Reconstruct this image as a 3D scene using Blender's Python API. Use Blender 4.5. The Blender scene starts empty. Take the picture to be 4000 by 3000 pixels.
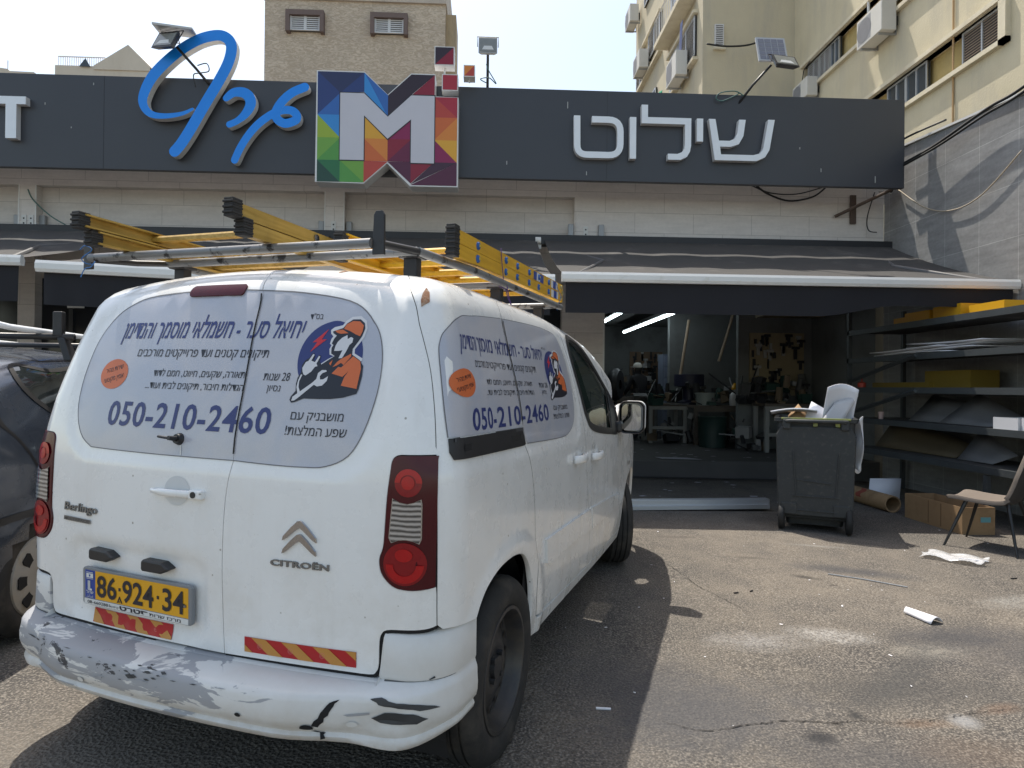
import bpy, bmesh, math, random
import numpy as np
from mathutils import Vector, Matrix
from mathutils.geometry import delaunay_2d_cdt
R = math.radians
SC = bpy.context.scene
C = SC.collection
random.seed(7)

# ---------------------------------------------------------------- camera, sky, sun, exposure
cam_d = bpy.data.cameras.new('camera')
cam_d.sensor_width = 36.0
cam_d.lens = 36.0 * 2450 / 4000
cam_d.clip_start = 0.05
cam_d.clip_end = 2000
cam = bpy.data.objects.new('camera', cam_d)
C.objects.link(cam)
def cam_axes(yaw, pitch, roll):
    f = Vector((math.sin(yaw)*math.cos(pitch), math.cos(yaw)*math.cos(pitch), math.sin(pitch)))
    r = Vector((math.cos(yaw), -math.sin(yaw), 0)); u = r.cross(f)
    c, s = math.cos(roll), math.sin(roll)
    return c*r+s*u, c*u-s*r, f
_r, _u, _f = cam_axes(R(2.5), R(.25), R(.55))
cam.matrix_world = Matrix(((_r.x, _u.x, -_f.x, 0), (_r.y, _u.y, -_f.y, 0), (_r.z, _u.z, -_f.z, 1.313), (0, 0, 0, 1)))
SC.camera = cam
SUN_DIR = Vector((-.19, .38, 1.0)).normalized()
SUN_EL = math.asin(SUN_DIR.z)
SUN_AZ = math.atan2(SUN_DIR.x, SUN_DIR.y)
w = bpy.data.worlds.new('World'); SC.world = w; w.use_nodes = True
nt = w.node_tree; nt.nodes.clear()
sky = nt.nodes.new('ShaderNodeTexSky'); sky.sky_type = 'NISHITA'; sky.sun_disc = False
sky.sun_elevation = SUN_EL; sky.sun_rotation = SUN_AZ
sky.air_density = 1.0; sky.dust_density = 1.6; sky.ozone_density = 1.0
bg = nt.nodes.new('ShaderNodeBackground'); bg.inputs[1].default_value = 0.15
out = nt.nodes.new('ShaderNodeOutputWorld')
tint = nt.nodes.new('ShaderNodeMixRGB'); tint.blend_type = 'MULTIPLY'; tint.inputs[0].default_value = 1; tint.inputs[2].default_value = (1, .90, .755, 1)   # warm tint that takes blue out of the sky light
nt.links.new(sky.outputs[0], tint.inputs[1]); nt.links.new(tint.outputs[0], bg.inputs[0]); nt.links.new(bg.outputs[0], out.inputs[0])
sun_d = bpy.data.lights.new('sun', 'SUN'); sun_d.energy = 2.6; sun_d.angle = R(.53); sun_d.color = (1, .94, .84)
sun = bpy.data.objects.new('sun', sun_d); C.objects.link(sun)
sun.rotation_euler = SUN_DIR.to_track_quat('Z', 'Y').to_euler()
SC.view_settings.view_transform = 'Standard'; SC.view_settings.look = 'None'
SC.view_settings.exposure = 1.12; SC.view_settings.gamma = 1

# ---------------------------------------------------------------- materials
MATS = {}
def lin(c):
    return tuple(c) + (1,) if len(c) == 3 else tuple(c)
class NT:
    def __init__(s, name):
        s.m = bpy.data.materials.new(name); s.m.use_nodes = True
        s.t = s.m.node_tree; s.b = s.t.nodes['Principled BSDF']
        s.tc = None
    def n(s, typ, **kw):
        x = s.t.nodes.new('ShaderNode'+typ)
        for k, v in kw.items(): setattr(x, k, v)
        return x
    def l(s, a, b): s.t.links.new(a, b)
    def co(s):
        if s.tc is None: s.tc = s.n('TexCoord')
        return s.tc.outputs['Object']
    def noise(s, scale, detail=4, rough=.6, vec=None, dist=0):
        x = s.n('TexNoise'); x.inputs['Scale'].default_value = scale; x.inputs['Detail'].default_value = detail
        x.inputs['Roughness'].default_value = rough; x.inputs['Distortion'].default_value = dist
        s.l(vec if vec is not None else s.co(), x.inputs['Vector']); return x.outputs['Fac']
    def ramp(s, fac, p0, p1, c0=(0, 0, 0), c1=(1, 1, 1), interp='LINEAR'):
        x = s.n('ValToRGB'); e = x.color_ramp.elements; x.color_ramp.interpolation = interp
        e[0].position = p0; e[1].position = p1; e[0].color = lin(c0); e[1].color = lin(c1)
        s.l(fac, x.inputs[0]); return x.outputs[0]
    def mix(s, fac, a, b, mode='MIX'):
        x = s.n('MixRGB', blend_type=mode)
        for i, v in ((0, fac), (1, a), (2, b)):
            if isinstance(v, (int, float)): x.inputs[i].default_value = v if i == 0 else (v, v, v, 1)
            elif isinstance(v, tuple): x.inputs[i].default_value = lin(v)
            else: s.l(v, x.inputs[i])
        return x.outputs[0]
    def math(s, op, a, b=0.0):
        x = s.n('Math', operation=op)
        for i, v in ((0, a), (1, b)):
            if isinstance(v, (int, float)): x.inputs[i].default_value = v
            else: s.l(v, x.inputs[i])
        return x.outputs[0]
    def bump(s, h, strength=.3, dist=.01):
        x = s.n('Bump'); x.inputs['Strength'].default_value = strength; x.inputs['Distance'].default_value = dist
        s.l(h, x.inputs['Height']); s.l(x.outputs[0], s.b.inputs['Normal'])
    def col(s, v):
        if isinstance(v, tuple): s.b.inputs['Base Color'].default_value = lin(v)
        else: s.l(v, s.b.inputs['Base Color'])
    def set(s, **kw):
        for k, v in kw.items():
            i = s.b.inputs[k.replace('_', ' ')]
            if isinstance(v, (int, float, tuple)): i.default_value = v
            else: s.l(v, i)
    def xyz(s):
        x = s.n('SeparateXYZ'); s.l(s.co(), x.inputs[0]); return x.outputs
def mat(name, color, rough=.6, metal=0, var=.12, scale=6, bump=0, bscale=60, dirt=None, dscale=3, dlo=.5, dhi=.7, **kw):
    if name in MATS: return MATS[name]
    t = NT(name)
    n = t.noise(scale, 5)
    c = t.mix(n, tuple(x*(1-var) for x in color), tuple(min(1, x*(1+var)) for x in color))
    if dirt:
        c = t.mix(t.ramp(t.noise(dscale, 6, .65), dlo, dhi), c, dirt)
    t.col(c)
    t.set(Roughness=rough, Metallic=metal, **kw)
    if bump: t.bump(t.noise(bscale, 4), bump, .004)
    MATS[name] = t.m
    return t.m

# ---------------------------------------------------------------- mesh building
class G:
    def __init__(s): s.v = []; s.f = []; s.m = []; s.cur = 0
    def add(s, vs, fs):
        o = len(s.v); s.v += [tuple(v) for v in vs]
        for f in fs: s.f.append(tuple(o+i for i in f)); s.m.append(s.cur)
        return s
    def box(s, x0, x1, y0, y1, z0, z1, M=None):
        v = [Vector((x, y, z)) for z in (z0, z1) for y in (y0, y1) for x in (x0, x1)]
        if M is not None: v = [M @ q for q in v]
        return s.add(v, [(0, 2, 3, 1), (4, 5, 7, 6), (0, 1, 5, 4), (2, 6, 7, 3), (0, 4, 6, 2), (1, 3, 7, 5)])
    def cyl(s, p0, p1, r, r1=None, n=14, cap=True):
        p0 = Vector(p0); p1 = Vector(p1); d = (p1-p0)
        if d.length < 1e-9: return s
        q = d.to_track_quat('Z', 'Y'); r1 = r if r1 is None else r1
        a = [p0+q @ Vector((math.cos(2*math.pi*i/n)*r, math.sin(2*math.pi*i/n)*r, 0)) for i in range(n)]
        b = [p1+q @ Vector((math.cos(2*math.pi*i/n)*r1, math.sin(2*math.pi*i/n)*r1, 0)) for i in range(n)]
        fs = [(i, (i+1) % n, n+(i+1) % n, n+i) for i in range(n)]
        if cap: fs += [tuple(range(n-1, -1, -1)), tuple(range(n, 2*n))]
        return s.add(a+b, fs)
    def tube(s, pts, r, n=8):
        P = [Vector(p) for p in pts]; rings = []; up = None
        for i, p in enumerate(P):
            d = (P[min(i+1, len(P)-1)]-P[max(i-1, 0)]).normalized()
            if up is None:
                up = Vector((0, 0, 1)) if abs(d.z) < .9 else Vector((1, 0, 0))
            e = up.cross(d).normalized(); up = d.cross(e).normalized()
            rings.append([p+e*math.cos(2*math.pi*k/n)*r+up*math.sin(2*math.pi*k/n)*r for k in range(n)])
        vs = [q for g in rings for q in g]; fs = []
        for i in range(len(P)-1):
            for k in range(n):
                fs.append((i*n+k, i*n+(k+1) % n, (i+1)*n+(k+1) % n, (i+1)*n+k))
        fs += [tuple(range(n-1, -1, -1)), tuple((len(P)-1)*n+k for k in range(n))]
        return s.add(vs, fs)
    def prism(s, poly, f, d0, d1):
        """extrude the 2-D polygon: f(u, v, w) gives the point"""
        n = len(poly)
        a = [f(u, v, d0) for u, v in poly]; b = [f(u, v, d1) for u, v in poly]
        fs = [tuple(range(n)), tuple(range(2*n-1, n-1, -1))]
        fs += [(i, n+i, n+(i+1) % n, (i+1) % n) for i in range(n)]
        return s.add(a+b, fs)
    def lathe(s, prof, axis, n=32, M=None, close=False):
        """prof: (r, h) pairs about local Z"""
        vs = []; fs = []; m = len(prof)
        for k in range(n):
            c, q = math.cos(2*math.pi*k/n), math.sin(2*math.pi*k/n)
            for r, h in prof:
                p = Vector((r*c, r*q, h)); vs.append(M @ p if M is not None else p)
        for k in range(n):
            for i in range(m-1):
                fs.append((k*m+i, ((k+1) % n)*m+i, ((k+1) % n)*m+i+1, k*m+i+1))
        return s.add(vs, fs)
    def grid(s, P):
        h = len(P); w_ = len(P[0])
        return s.add([p for row in P for p in row], [(i*w_+j, i*w_+j+1, (i+1)*w_+j+1, (i+1)*w_+j) for i in range(h-1) for j in range(w_-1)])
    def quad(s, *p): return s.add(p, [tuple(range(len(p)))])
def obj(name, g, m, parent=None, smooth=False, bevel=0, seg=2, auto=None, recalc=True):
    me = bpy.data.meshes.new(name); me.from_pydata([tuple(v) for v in g.v], [], g.f)
    ms = m if isinstance(m, (list, tuple)) else [m]
    for x in ms: me.materials.append(x)
    if len(ms) > 1: me.polygons.foreach_set('material_index', g.m)
    if recalc:
        b = bmesh.new(); b.from_mesh(me); bmesh.ops.recalc_face_normals(b, faces=b.faces); b.to_mesh(me); b.free()
    o = bpy.data.objects.new(name, me); C.objects.link(o)
    if parent is not None: o.parent = parent
    if smooth:
        me.polygons.foreach_set('use_smooth', [True]*len(me.polygons))
        if auto is not None:
            me.set_sharp_from_angle(angle=R(auto))
    if bevel:
        md = o.modifiers.new('bevel', 'BEVEL'); md.width = bevel; md.segments = seg; md.limit_method = 'ANGLE'; md.angle_limit = R(40)
    me.update()
    return o
def tag(o, label=None, cat=None, group=None, kind=None):
    if label: o['label'] = label
    if cat: o['category'] = cat
    if group: o['group'] = group
    if kind: o['kind'] = kind
    return o
def thing(name, label, cat, loc=(0, 0, 0), rotz=0, group=None):
    o = bpy.data.objects.new(name, None); C.objects.link(o); o.location = loc; o.rotation_euler = (0, 0, rotz)
    o.empty_display_size = .2
    return tag(o, label, cat, group)
def struct(o): o['kind'] = 'structure'; return o
def copy_tree(o, parent=None):
    c = o.copy(); C.objects.link(c)
    if parent is not None: c.parent = parent
    for ch in [x for x in list(C.objects) if x.parent == o]: copy_tree(ch, c)
    return c
def spline(pts, n=6, closed=False):
    P = [np.array(p, float) for p in pts]; N = len(P); o = []
    rng = range(N) if closed else range(N-1)
    for i in rng:
        if closed: a, b, c, d = P[i-1], P[i], P[(i+1) % N], P[(i+2) % N]
        else: a, b, c, d = P[max(i-1, 0)], P[i], P[i+1], P[min(i+2, N-1)]
        for k in range(n):
            t = k/n
            o.append(.5*((2*b)+(-a+c)*t+(2*a-5*b+4*c-d)*t*t+(-a+3*b-3*c+d)*t**3))
    if not closed: o.append(P[-1])
    return [tuple(float(x) for x in q) for q in o]
def text2d(s, off=0.0, space=1.0):
    cu = bpy.data.curves.new('t', 'FONT'); cu.body = s; cu.size = 1; cu.offset = off; cu.space_character = space; cu.resolution_u = 3
    o = bpy.data.objects.new('t', cu); C.objects.link(o)
    dg = bpy.context.evaluated_depsgraph_get(); me = bpy.data.meshes.new_from_object(o.evaluated_get(dg))
    b = bmesh.new(); b.from_mesh(me); bmesh.ops.triangulate(b, faces=b.faces, ngon_method='EAR_CLIP'); b.to_mesh(me); b.free()
    v = np.array([tuple(x.co)[:2] for x in me.vertices]); f = [tuple(p.vertices) for p in me.polygons]
    bpy.data.objects.remove(o); bpy.data.curves.remove(cu); bpy.data.meshes.remove(me)
    return v, f
def heb(s): return s[::-1]
def fit_text(s, x0, x1, z0, zc, off=0, slant=0, ref=.6, space=1.0):
    """2-D text between x0 and x1, baseline z0, letter top (ref of em) at zc"""
    v, f = text2d(s, off, space)
    u = (v[:, 0]-v[:, 0].min())/(v[:, 0].max()-v[:, 0].min()); h = v[:, 1]/ref
    z = z0+(zc-z0)*h
    return np.stack([x0+(x1-x0)*u+(z-z0)*slant, z], 1), f
# the car park slopes a little: the ground plane is the one the van stands on
VR = Matrix(((0.9309569789135975, 0.3647512557909783, 0.01660195202292865), (-0.3648038366036575, 0.9310843885099099, 0.0001492393341740103), (-0.015403383112786006, -0.006195391192751938, 0.9998621669593512)))
VT = Vector((-0.9865226280824263, 1.8546111256061162, 0.015922640294976143))
GN = VR.col[2].copy()
def gz(x, y): return VT.z-(GN.x*(x-VT.x)+GN.y*(y-VT.y))/GN.z
# ---------------------------------------------------------------- ground
t = NT('asphalt_yard'); co = t.co()
big = t.noise(.55, 6, .62); med = t.noise(3.2, 6, .65); fine = t.noise(95, 3, .6); vor = t.n('TexVoronoi'); vor.inputs['Scale'].default_value = 70; t.l(co, vor.inputs[0])
c = t.mix(t.ramp(big, .34, .62), (.066, .061, .056), (.158, .136, .110))
c = t.mix(t.ramp(med, .42, .68), c, t.mix(.55, c, (.040, .039, .040)))
stone = t.ramp(t.noise(105, 3, .6), .47, .66)
c = t.mix(t.math('MULTIPLY', stone, .80), c, (.30, .27, .23))
c = t.mix(t.math('MULTIPLY', t.ramp(vor.outputs['Distance'], .10, .42, (1, 1, 1), (0, 0, 0)), .62), c, (.020, .020, .022))
sp = t.n('TexVoronoi'); sp.inputs['Scale'].default_value = 22; t.l(co, sp.inputs[0])
c = t.mix(t.ramp(sp.outputs['Distance'], .03, .07, (1, 1, 1), (0, 0, 0)), c, (.40, .36, .31))
GRAIN = t.math('ADD', t.math('MULTIPLY', t.ramp(t.noise(75, 4, .7), .40, .60), .75), t.math('MULTIPLY', t.ramp(t.noise(14, 5, .7), .45, .6), .3))
def spot(c, x, y, rx, ry, rot, colr, amt, rag=.5):
    mp = t.n('Mapping'); mp.vector_type = 'TEXTURE'; mp.inputs['Location'].default_value = (x, y, gz(x, y)); mp.inputs['Rotation'].default_value = (0, 0, R(rot)); mp.inputs['Scale'].default_value = (rx, ry, 1)
    t.l(co, mp.inputs[0]); ln = t.n('VectorMath', operation='LENGTH'); t.l(mp.outputs[0], ln.inputs[0])
    d = t.math('ADD', ln.outputs['Value'], t.math('MULTIPLY', t.math('SUBTRACT', t.noise(9, 6, .75), .5), rag*2.2))
    f = t.math('MULTIPLY', t.ramp(d, .25, 1.0, (1, 1, 1), (0, 0, 0)), amt)
    if colr[0] > .3: f = t.math('MULTIPLY', f, GRAIN)
    return t.mix(f, c, colr)
for a in ((1.90, 3.36, .30, .14, -12, (.44, .43, .41), .75), (1.45, 3.27, .34, .16, 0, (.36, .35, .34), .55), (2.33, 3.17, .27, .12, 10, (.42, .39, .33), .65), (3.50, 3.95, .40, .14, 15, (.38, .38, .36), .5),
          (2.75, 4.6, .55, .16, -20, (.055, .055, .06), .75), (2.6, 3.35, .5, .2, 5, (.05, .05, .055), .7), (3.0, 3.1, .9, .5, 0, (.055, .055, .06), .6), (1.9, 2.75, .8, .22, 0, (.06, .058, .056), .6), (.9, 2.5, .7, .35, 20, (.075, .075, .08), .7), (1.4, 2.2, .6, .25, 0, (.055, .055, .06), .6), (2.0, 2.9, .9, .12, 40, (.055, .055, .055), .5), (.75, 2.75, .5, .5, 0, (.07, .07, .075), .6),
          (2.32, 4.43, .13, .055, -30, (.05, .045, .04), .85, .35), (2.42, 4.25, .05, .02, 0, (.06, .05, .045), .8, .3), (2.14, 4.93, .18, .05, -10, (.08, .07, .06), .7, .4), (1.75, 5.6, .25, .06, 0, (.07, .06, .055), .6), (1.30, 2.36, .085, .06, 0, (.03, .03, .032), .9, .4), (1.54, 2.52, .05, .05, 0, (.035, .035, .035), .9, .4), (1.42, 2.46, .03, .02, 0, (.04, .035, .03), .9),
          (1.78, 2.46, .17, .05, 0, (.16, .095, .055), .35), (2.2, 2.58, .16, .05, 15, (.17, .10, .06), .35), (1.97, 2.48, .085, .07, 20, (.25, .25, .25), .8, .25), (1.85, 2.25, .35, .16, 0, (.15, .10, .065), .25), (2.9, 5.35, .3, .05, -15, (.26, .25, .23), .5), (-1.4, 2.2, .8, .6, 0, (.17, .15, .125), .5)):
    c = spot(c, *a)
t.col(c); t.set(Roughness=.88, Specular_IOR_Level=.35)
hgt = t.math('ADD', t.math('MULTIPLY', fine, .6), t.math('MULTIPLY', vor.outputs['Distance'], .8)); t.bump(hgt, .8, .010)
g = G(); S_ = 400
g.add([(x, y, gz(x, y)) for x, y in ((-S_, -S_), (S_, -S_), (S_, S_), (-S_, S_))], [(0, 1, 2, 3)])
struct(obj('ground', g, t.m))
def crack(pts, w_, seed, m=None):
    rd_ = random.Random(seed); P = spline(pts, 14); L = []; Rr = []
    for i, p in enumerate(P):
        q = P[min(i+1, len(P)-1)] if i < len(P)-1 else P[i]; p0 = P[max(i-1, 0)]; d = Vector((q[0]-p0[0], q[1]-p0[1])).normalized(); n = Vector((-d.y, d.x))
        j = rd_.uniform(-.006, .006); h = w_*rd_.uniform(.15, 1)*math.sin(math.pi*(i+.5)/len(P))**.4
        for k, s in ((L, 1), (Rr, -1)): k.append((p[0]+n.x*(j+s*h), p[1]+n.y*(j+s*h), gz(p[0], p[1])+.0035))
    g = G(); g.grid([L, Rr]); return struct(obj('ground_crack', g, m or mat('crack_dark', (.022, .020, .018), .95)))
crack([(.72, 2.47), (.857, 2.40), (1.05, 2.44), (1.234, 2.475), (1.40, 2.462), (1.531, 2.476), (1.70, 2.46), (1.88, 2.492)], .0035, 3)
crack([(1.88, 2.492), (2.02, 2.53), (2.15, 2.56), (2.4, 2.60)], .0025, 4)
crack([(1.36, 4.85), (1.407, 4.66), (1.44, 4.40), (1.458, 4.178), (1.53, 3.95), (1.60, 3.68)], .003, 5)
# floor of the workshop
g = G(); g.add([(x, y, gz(x, y)+.012) for x, y in ((-3.2, 9.3), (6.12, 9.3), (6.12, 17.2), (-3.2, 17.2))], [(0, 1, 2, 3)])
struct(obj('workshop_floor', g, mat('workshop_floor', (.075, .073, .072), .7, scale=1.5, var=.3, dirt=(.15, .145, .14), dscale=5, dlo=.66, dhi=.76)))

# ---------------------------------------------------------------- the shop building
def tile_mat(name, c1, c2, mortar, w_, h_, off, axes='xz', msize=.004, rough=.6, var=.12):
    t = NT(name); X = t.xyz(); cb = t.n('CombineXYZ'); t.l(X[0 if axes[0] == 'x' else 1], cb.inputs[0]); t.l(X[2], cb.inputs[1])
    b = t.n('TexBrick'); b.offset = off; b.inputs['Scale'].default_value = 1; b.inputs['Brick Width'].default_value = w_; b.inputs['Row Height'].default_value = h_; b.inputs['Mortar Size'].default_value = msize; b.inputs['Mortar Smooth'].default_value = .1
    b.inputs['Color1'].default_value = lin(c1); b.inputs['Color2'].default_value = lin(c2); b.inputs['Mortar'].default_value = lin(mortar); t.l(cb.outputs[0], b.inputs[0])
    mp = t.n('Mapping'); mp.inputs['Scale'].default_value = (1, 1, 5); t.l(t.co(), mp.inputs[0])
    n = t.noise(2.5, 6, .65, mp.outputs[0]); n2 = t.noise(22, 4, .6)
    c = t.mix(n, b.outputs[0], (0, 0, 0)); x = t.n('HueSaturation'); t.l(b.outputs[0], x.inputs['Color']); v = t.n('MapRange'); t.l(t.math('ADD', t.math('MULTIPLY', n, .7), t.math('MULTIPLY', n2, .3)), v.inputs[0]); v.inputs[1].default_value = .3; v.inputs[2].default_value = .7; v.inputs[3].default_value = 1-var; v.inputs[4].default_value = 1+var; t.l(v.outputs[0], x.inputs['Value'])
    t.col(x.outputs[0]); t.set(Roughness=rough); return t.m
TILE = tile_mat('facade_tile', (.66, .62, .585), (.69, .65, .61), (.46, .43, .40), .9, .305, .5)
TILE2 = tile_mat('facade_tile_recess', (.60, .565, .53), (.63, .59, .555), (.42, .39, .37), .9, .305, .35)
SIDET = tile_mat('yard_wall_tile', (.245, .243, .240), (.265, .263, .26), (.40, .40, .39), .58, .622, .0, 'yz', .0035, .6, .28)
shop = thing('shop_building', 'low shop building clad in beige grey tiles with pilasters and an open dark workshop', 'building', (0, 9.4, 0))
def loc(o, root):
    o.parent = root; o.matrix_parent_inverse = root.matrix_basis.inverted() if root.matrix_world == Matrix.Identity(4) else root.matrix_world.inverted(); return o
def part(name, g, m, root, **kw):
    """geometry given in world space, parented without moving"""
    inv = Matrix.Translation(-Vector(root.location)) if root.rotation_euler.z == 0 else (Matrix.Translation(Vector(root.location)) @ Matrix.Rotation(root.rotation_euler.z, 4, 'Z')).inverted()
    g.v = [tuple(inv @ Vector(v)) for v in g.v]
    return obj(name, g, m, root, **kw)
DARKG = mat('shopfront_dark', (.022, .024, .028), .18, var=.3, scale=2)
g = G(); g.box(-13, 6.13, 9.4, 9.65, 4.18, 5.25); g.box(1.67, 6.125, 9.405, 9.65, 3.0, 4.18); part('upper_wall', g, TILE, shop)
for a, b in ((-13, -6.78), (-6.54, -2.39), (-2.11, 1.33)):
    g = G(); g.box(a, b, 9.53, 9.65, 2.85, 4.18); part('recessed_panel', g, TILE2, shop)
for a, b in ((-6.78, -6.54), (-2.39, -2.11), (1.33, 1.67)):
    g = G(); g.box(a, b, 9.398, 9.65, -.1 if b < 1 else 2.85, 4.18)
    part('pilaster', g, TILE, shop)
    if a < 1:
        for x in (a, b):
            g = G(); g.box(x-.008, x+.008, 9.392, 9.40, 3.45, 4.18); part('corner_trim', g, mat('trim_white', (.7, .7, .68), .4), shop)
g = G(); g.box(1.15, 1.79, 9.39, 9.66, -.1, 2.85); part('door_pillar', g, TILE, shop)
g = G(); g.box(1.775, 1.80, 9.382, 9.40, 0, 2.84); part('corner_trim', g, MATS['trim_white'], shop)
g = G(); g.box(-13, -2.39, 9.55, 9.66, -.1, 2.85); g.box(-2.11, 1.15, 9.55, 9.66, -.1, 2.85); part('shopfront', g, DARKG, shop)
for x in (-7.9, -7.2, -6.1, -5.2, -4.3, -3.4):
    g = G(); g.box(x-.03, x+.03, 9.51, 9.548, 0, 2.6); part('window_bar', g, mat('frame_dark', (.03, .032, .036), .4), shop)
g = G(); g.box(-13, 6.13, 9.2, 9.39, 3.42, 3.56); part('awning_cassette', g, mat('cassette_dark', (.02, .021, .024), .5), shop)
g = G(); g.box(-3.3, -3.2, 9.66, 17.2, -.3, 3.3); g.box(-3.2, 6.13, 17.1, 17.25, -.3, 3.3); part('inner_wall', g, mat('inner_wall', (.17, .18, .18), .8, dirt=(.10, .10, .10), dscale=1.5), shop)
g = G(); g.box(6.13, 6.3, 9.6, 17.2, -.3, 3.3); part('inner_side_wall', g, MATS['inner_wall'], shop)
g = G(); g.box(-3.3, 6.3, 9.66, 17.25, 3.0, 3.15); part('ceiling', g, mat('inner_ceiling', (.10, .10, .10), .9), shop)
g = G(); g.box(-13, 5.72, 8.98, 9.20, 4.95, 5.05); part('hidden_shade_slab', g, mat('shade_slab_pale', (.70, .70, .68), .9), shop)  # unseen slab added behind the sign band to shade the awning top
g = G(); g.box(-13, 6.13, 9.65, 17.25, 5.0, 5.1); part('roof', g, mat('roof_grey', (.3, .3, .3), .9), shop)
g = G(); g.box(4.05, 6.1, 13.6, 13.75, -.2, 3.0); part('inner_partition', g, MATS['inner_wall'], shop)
# black sign band on the front
band = thing('sign_fascia', 'long charcoal sign band with Hebrew letters and a colourful M emblem above the shop', 'sign', (0, 8.4, 4.1))
FAS = mat('fascia_charcoal', (.044, .046, .054), .42, var=.10, scale=1.2, bump=.03, bscale=8)
g = G(); g.box(-13, 5.76, 8.4, 8.47, 4.103, 5.325); part('band_panel', g, FAS, band, bevel=.006)
for a_, b_ in (((1.44, 9.38, 4.20), (1.64, 8.48, 4.75)), ((-6.62, 9.38, 4.33), (-7.3, 8.48, 4.62))):
    g = G(); g.cyl(a_, b_, .03, n=8); part('strut', g, BLK if 'BLK' in globals() else mat('strut_dark', (.03, .03, .03), .5), band)
for x in (-8.3, -5.0, 1.62):
    g = G(); g.box(x-.002, x+.002, 8.3985, 8.402, 4.11, 5.32); part('panel_joint', g, mat('joint_dark', (.015, .016, .018), .6), band)
for k in range(16):
    rd_ = random.Random(k+40); x, z = rd_.uniform(-6.2, 5.6), rd_.uniform(4.2, 5.28); h = rd_.choice((.02, .03, .05, .09))
    if -2.3 < x < -.3: continue
    g = G(); g.box(x-.005, x+.005, 8.3975, 8.399, z-h, z); part('bird_dropping', g, mat('dropping_pale', (.45, .45, .43), .8), band)
LET = mat('letter_silver', (.80, .84, .88), .35, 0, var=.05); LSIDE = mat('letter_side', (.62, .62, .62), .5)
def letter(poly_, depth=.085, y=8.40, face=None, side=None):
    g = G(); n = len(poly_); g.prism(poly_, lambda u, v, w_: (u, w_, v), y-depth, y-.004)
    g.m = [0]+[1]*(len(g.f)-1); return part('letter', g, [face or LET, side or LSIDE], band)
def fat(path, w_, n=5, round_=False):
    """outline of a stroke of width w_ along a path"""
    P = np.array(path, float); T = np.gradient(P, axis=0); T /= np.linalg.norm(T, axis=1, keepdims=True); Nn = np.stack([-T[:, 1], T[:, 0]], 1)
    ww = (np.array([w_(i/(len(P)-1)) for i in range(len(P))]) if callable(w_) else np.full(len(P), w_))[:, None]/2
    L = P+Nn*ww; Q = P-Nn*ww
    if round_:
        def cap(p, t_, r): 
            a0 = math.atan2(t_[1], t_[0]); return [tuple(p+r*np.array([math.cos(a0+math.pi/2-math.pi*k/6), math.sin(a0+math.pi/2-math.pi*k/6)])) for k in range(1, 6)]
        e = cap(P[-1], T[-1], ww[-1, 0]); s_ = cap(P[0], -T[0], ww[0, 0])
        return [tuple(x) for x in L]+e+[tuple(x) for x in Q[::-1]]+s_
    return [tuple(x) for x in L]+[tuple(x) for x in Q[::-1]]
def stroke(pts, r=.13, w_=.085):
    """polyline with rounded corners -> stroke outline"""
    o = [pts[0]]
    for i in range(1, len(pts)-1):
        a, b, c = (np.array(q, float) for q in pts[i-1:i+2]); d1 = (a-b)/np.linalg.norm(a-b); d2 = (c-b)/np.linalg.norm(c-b); rr_ = r if not isinstance(r, (list, tuple)) else r[i-1]
        if rr_ < .01:
            for q in ((b+d1*.001), (b+d2*.001)): o.append(tuple(q))
            continue
        for k in range(7):
            t_ = k/6; o.append(tuple((1-t_)**2*(b+d1*rr_)+2*t_*(1-t_)*b+t_*t_*(b+d2*rr_)))
    o.append(pts[-1]); return fat(o, w_)
letter(stroke([(1.20, 4.945), (1.205, 4.425), (1.785, 4.425), (1.785, 4.90), (1.40, 4.90)], [.13, .16, .16]))      # tet
letter(stroke([(1.955, 4.945), (1.955, 4.385)]))                                                                       # vav
letter([(2.07, 5.115), (2.155, 5.115), (2.155, 4.95), (2.745, 4.95), (2.745, 4.58), (2.73, 4.50), (2.69, 4.43), (2.60, 4.385), (2.43, 4.385), (2.43, 4.465), (2.56, 4.465), (2.62, 4.49), (2.655, 4.54), (2.66, 4.60), (2.66, 4.865), (2.07, 4.865)])   # lamed
letter(stroke([(2.865, 4.95), (2.865, 4.64)]))                                                                         # yod
letter([(2.985, 4.95), (3.075, 4.95), (3.125, 4.66), (3.27, 4.66), (3.34, 4.69), (3.375, 4.76), (3.40, 4.95), (3.49, 4.95), (3.46, 4.73), (3.40, 4.62), (3.29, 4.58), (3.14, 4.58), (3.155, 4.475), (3.60, 4.475), (3.69, 4.50), (3.735, 4.57), (3.80, 4.96), (3.89, 4.96), (3.82, 4.55), (3.76, 4.45), (3.64, 4.395), (3.07, 4.395)])   # shin
letter([(-6.55, 4.985), (-5.93, 4.985), (-5.93, 4.885), (-6.045, 4.885), (-6.045, 4.445), (-6.18, 4.445), (-6.18, 4.885), (-6.55, 4.885)])
BLUE = mat('letter_blue', (.008, .25, .84), .28, var=.05); BSIDE = mat('letter_side_white', (.66, .65, .63), .5)
_k = [0]
def script(pts, w_):
    _k[0] += 1; letter(fat(spline(pts, 6), w_, round_=True), .10, 8.37+.002*_k[0], BLUE, BSIDE)
script([(-3.81, 4.865), (-3.95, 4.80), (-4.17, 4.765), (-4.34, 4.79), (-4.43, 4.90), (-4.425, 5.05), (-4.30, 5.30), (-4.04, 5.57), (-3.77, 5.755), (-3.54, 5.83), (-3.40, 5.81), (-3.325, 5.70), (-3.36, 5.49), (-3.49, 5.22), (-3.61, 5.01), (-3.72, 4.81), (-3.84, 4.59), (-3.95, 4.41), (-4.03, 4.31)], lambda t_: .035+.105*min(1, t_*3.0))
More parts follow.
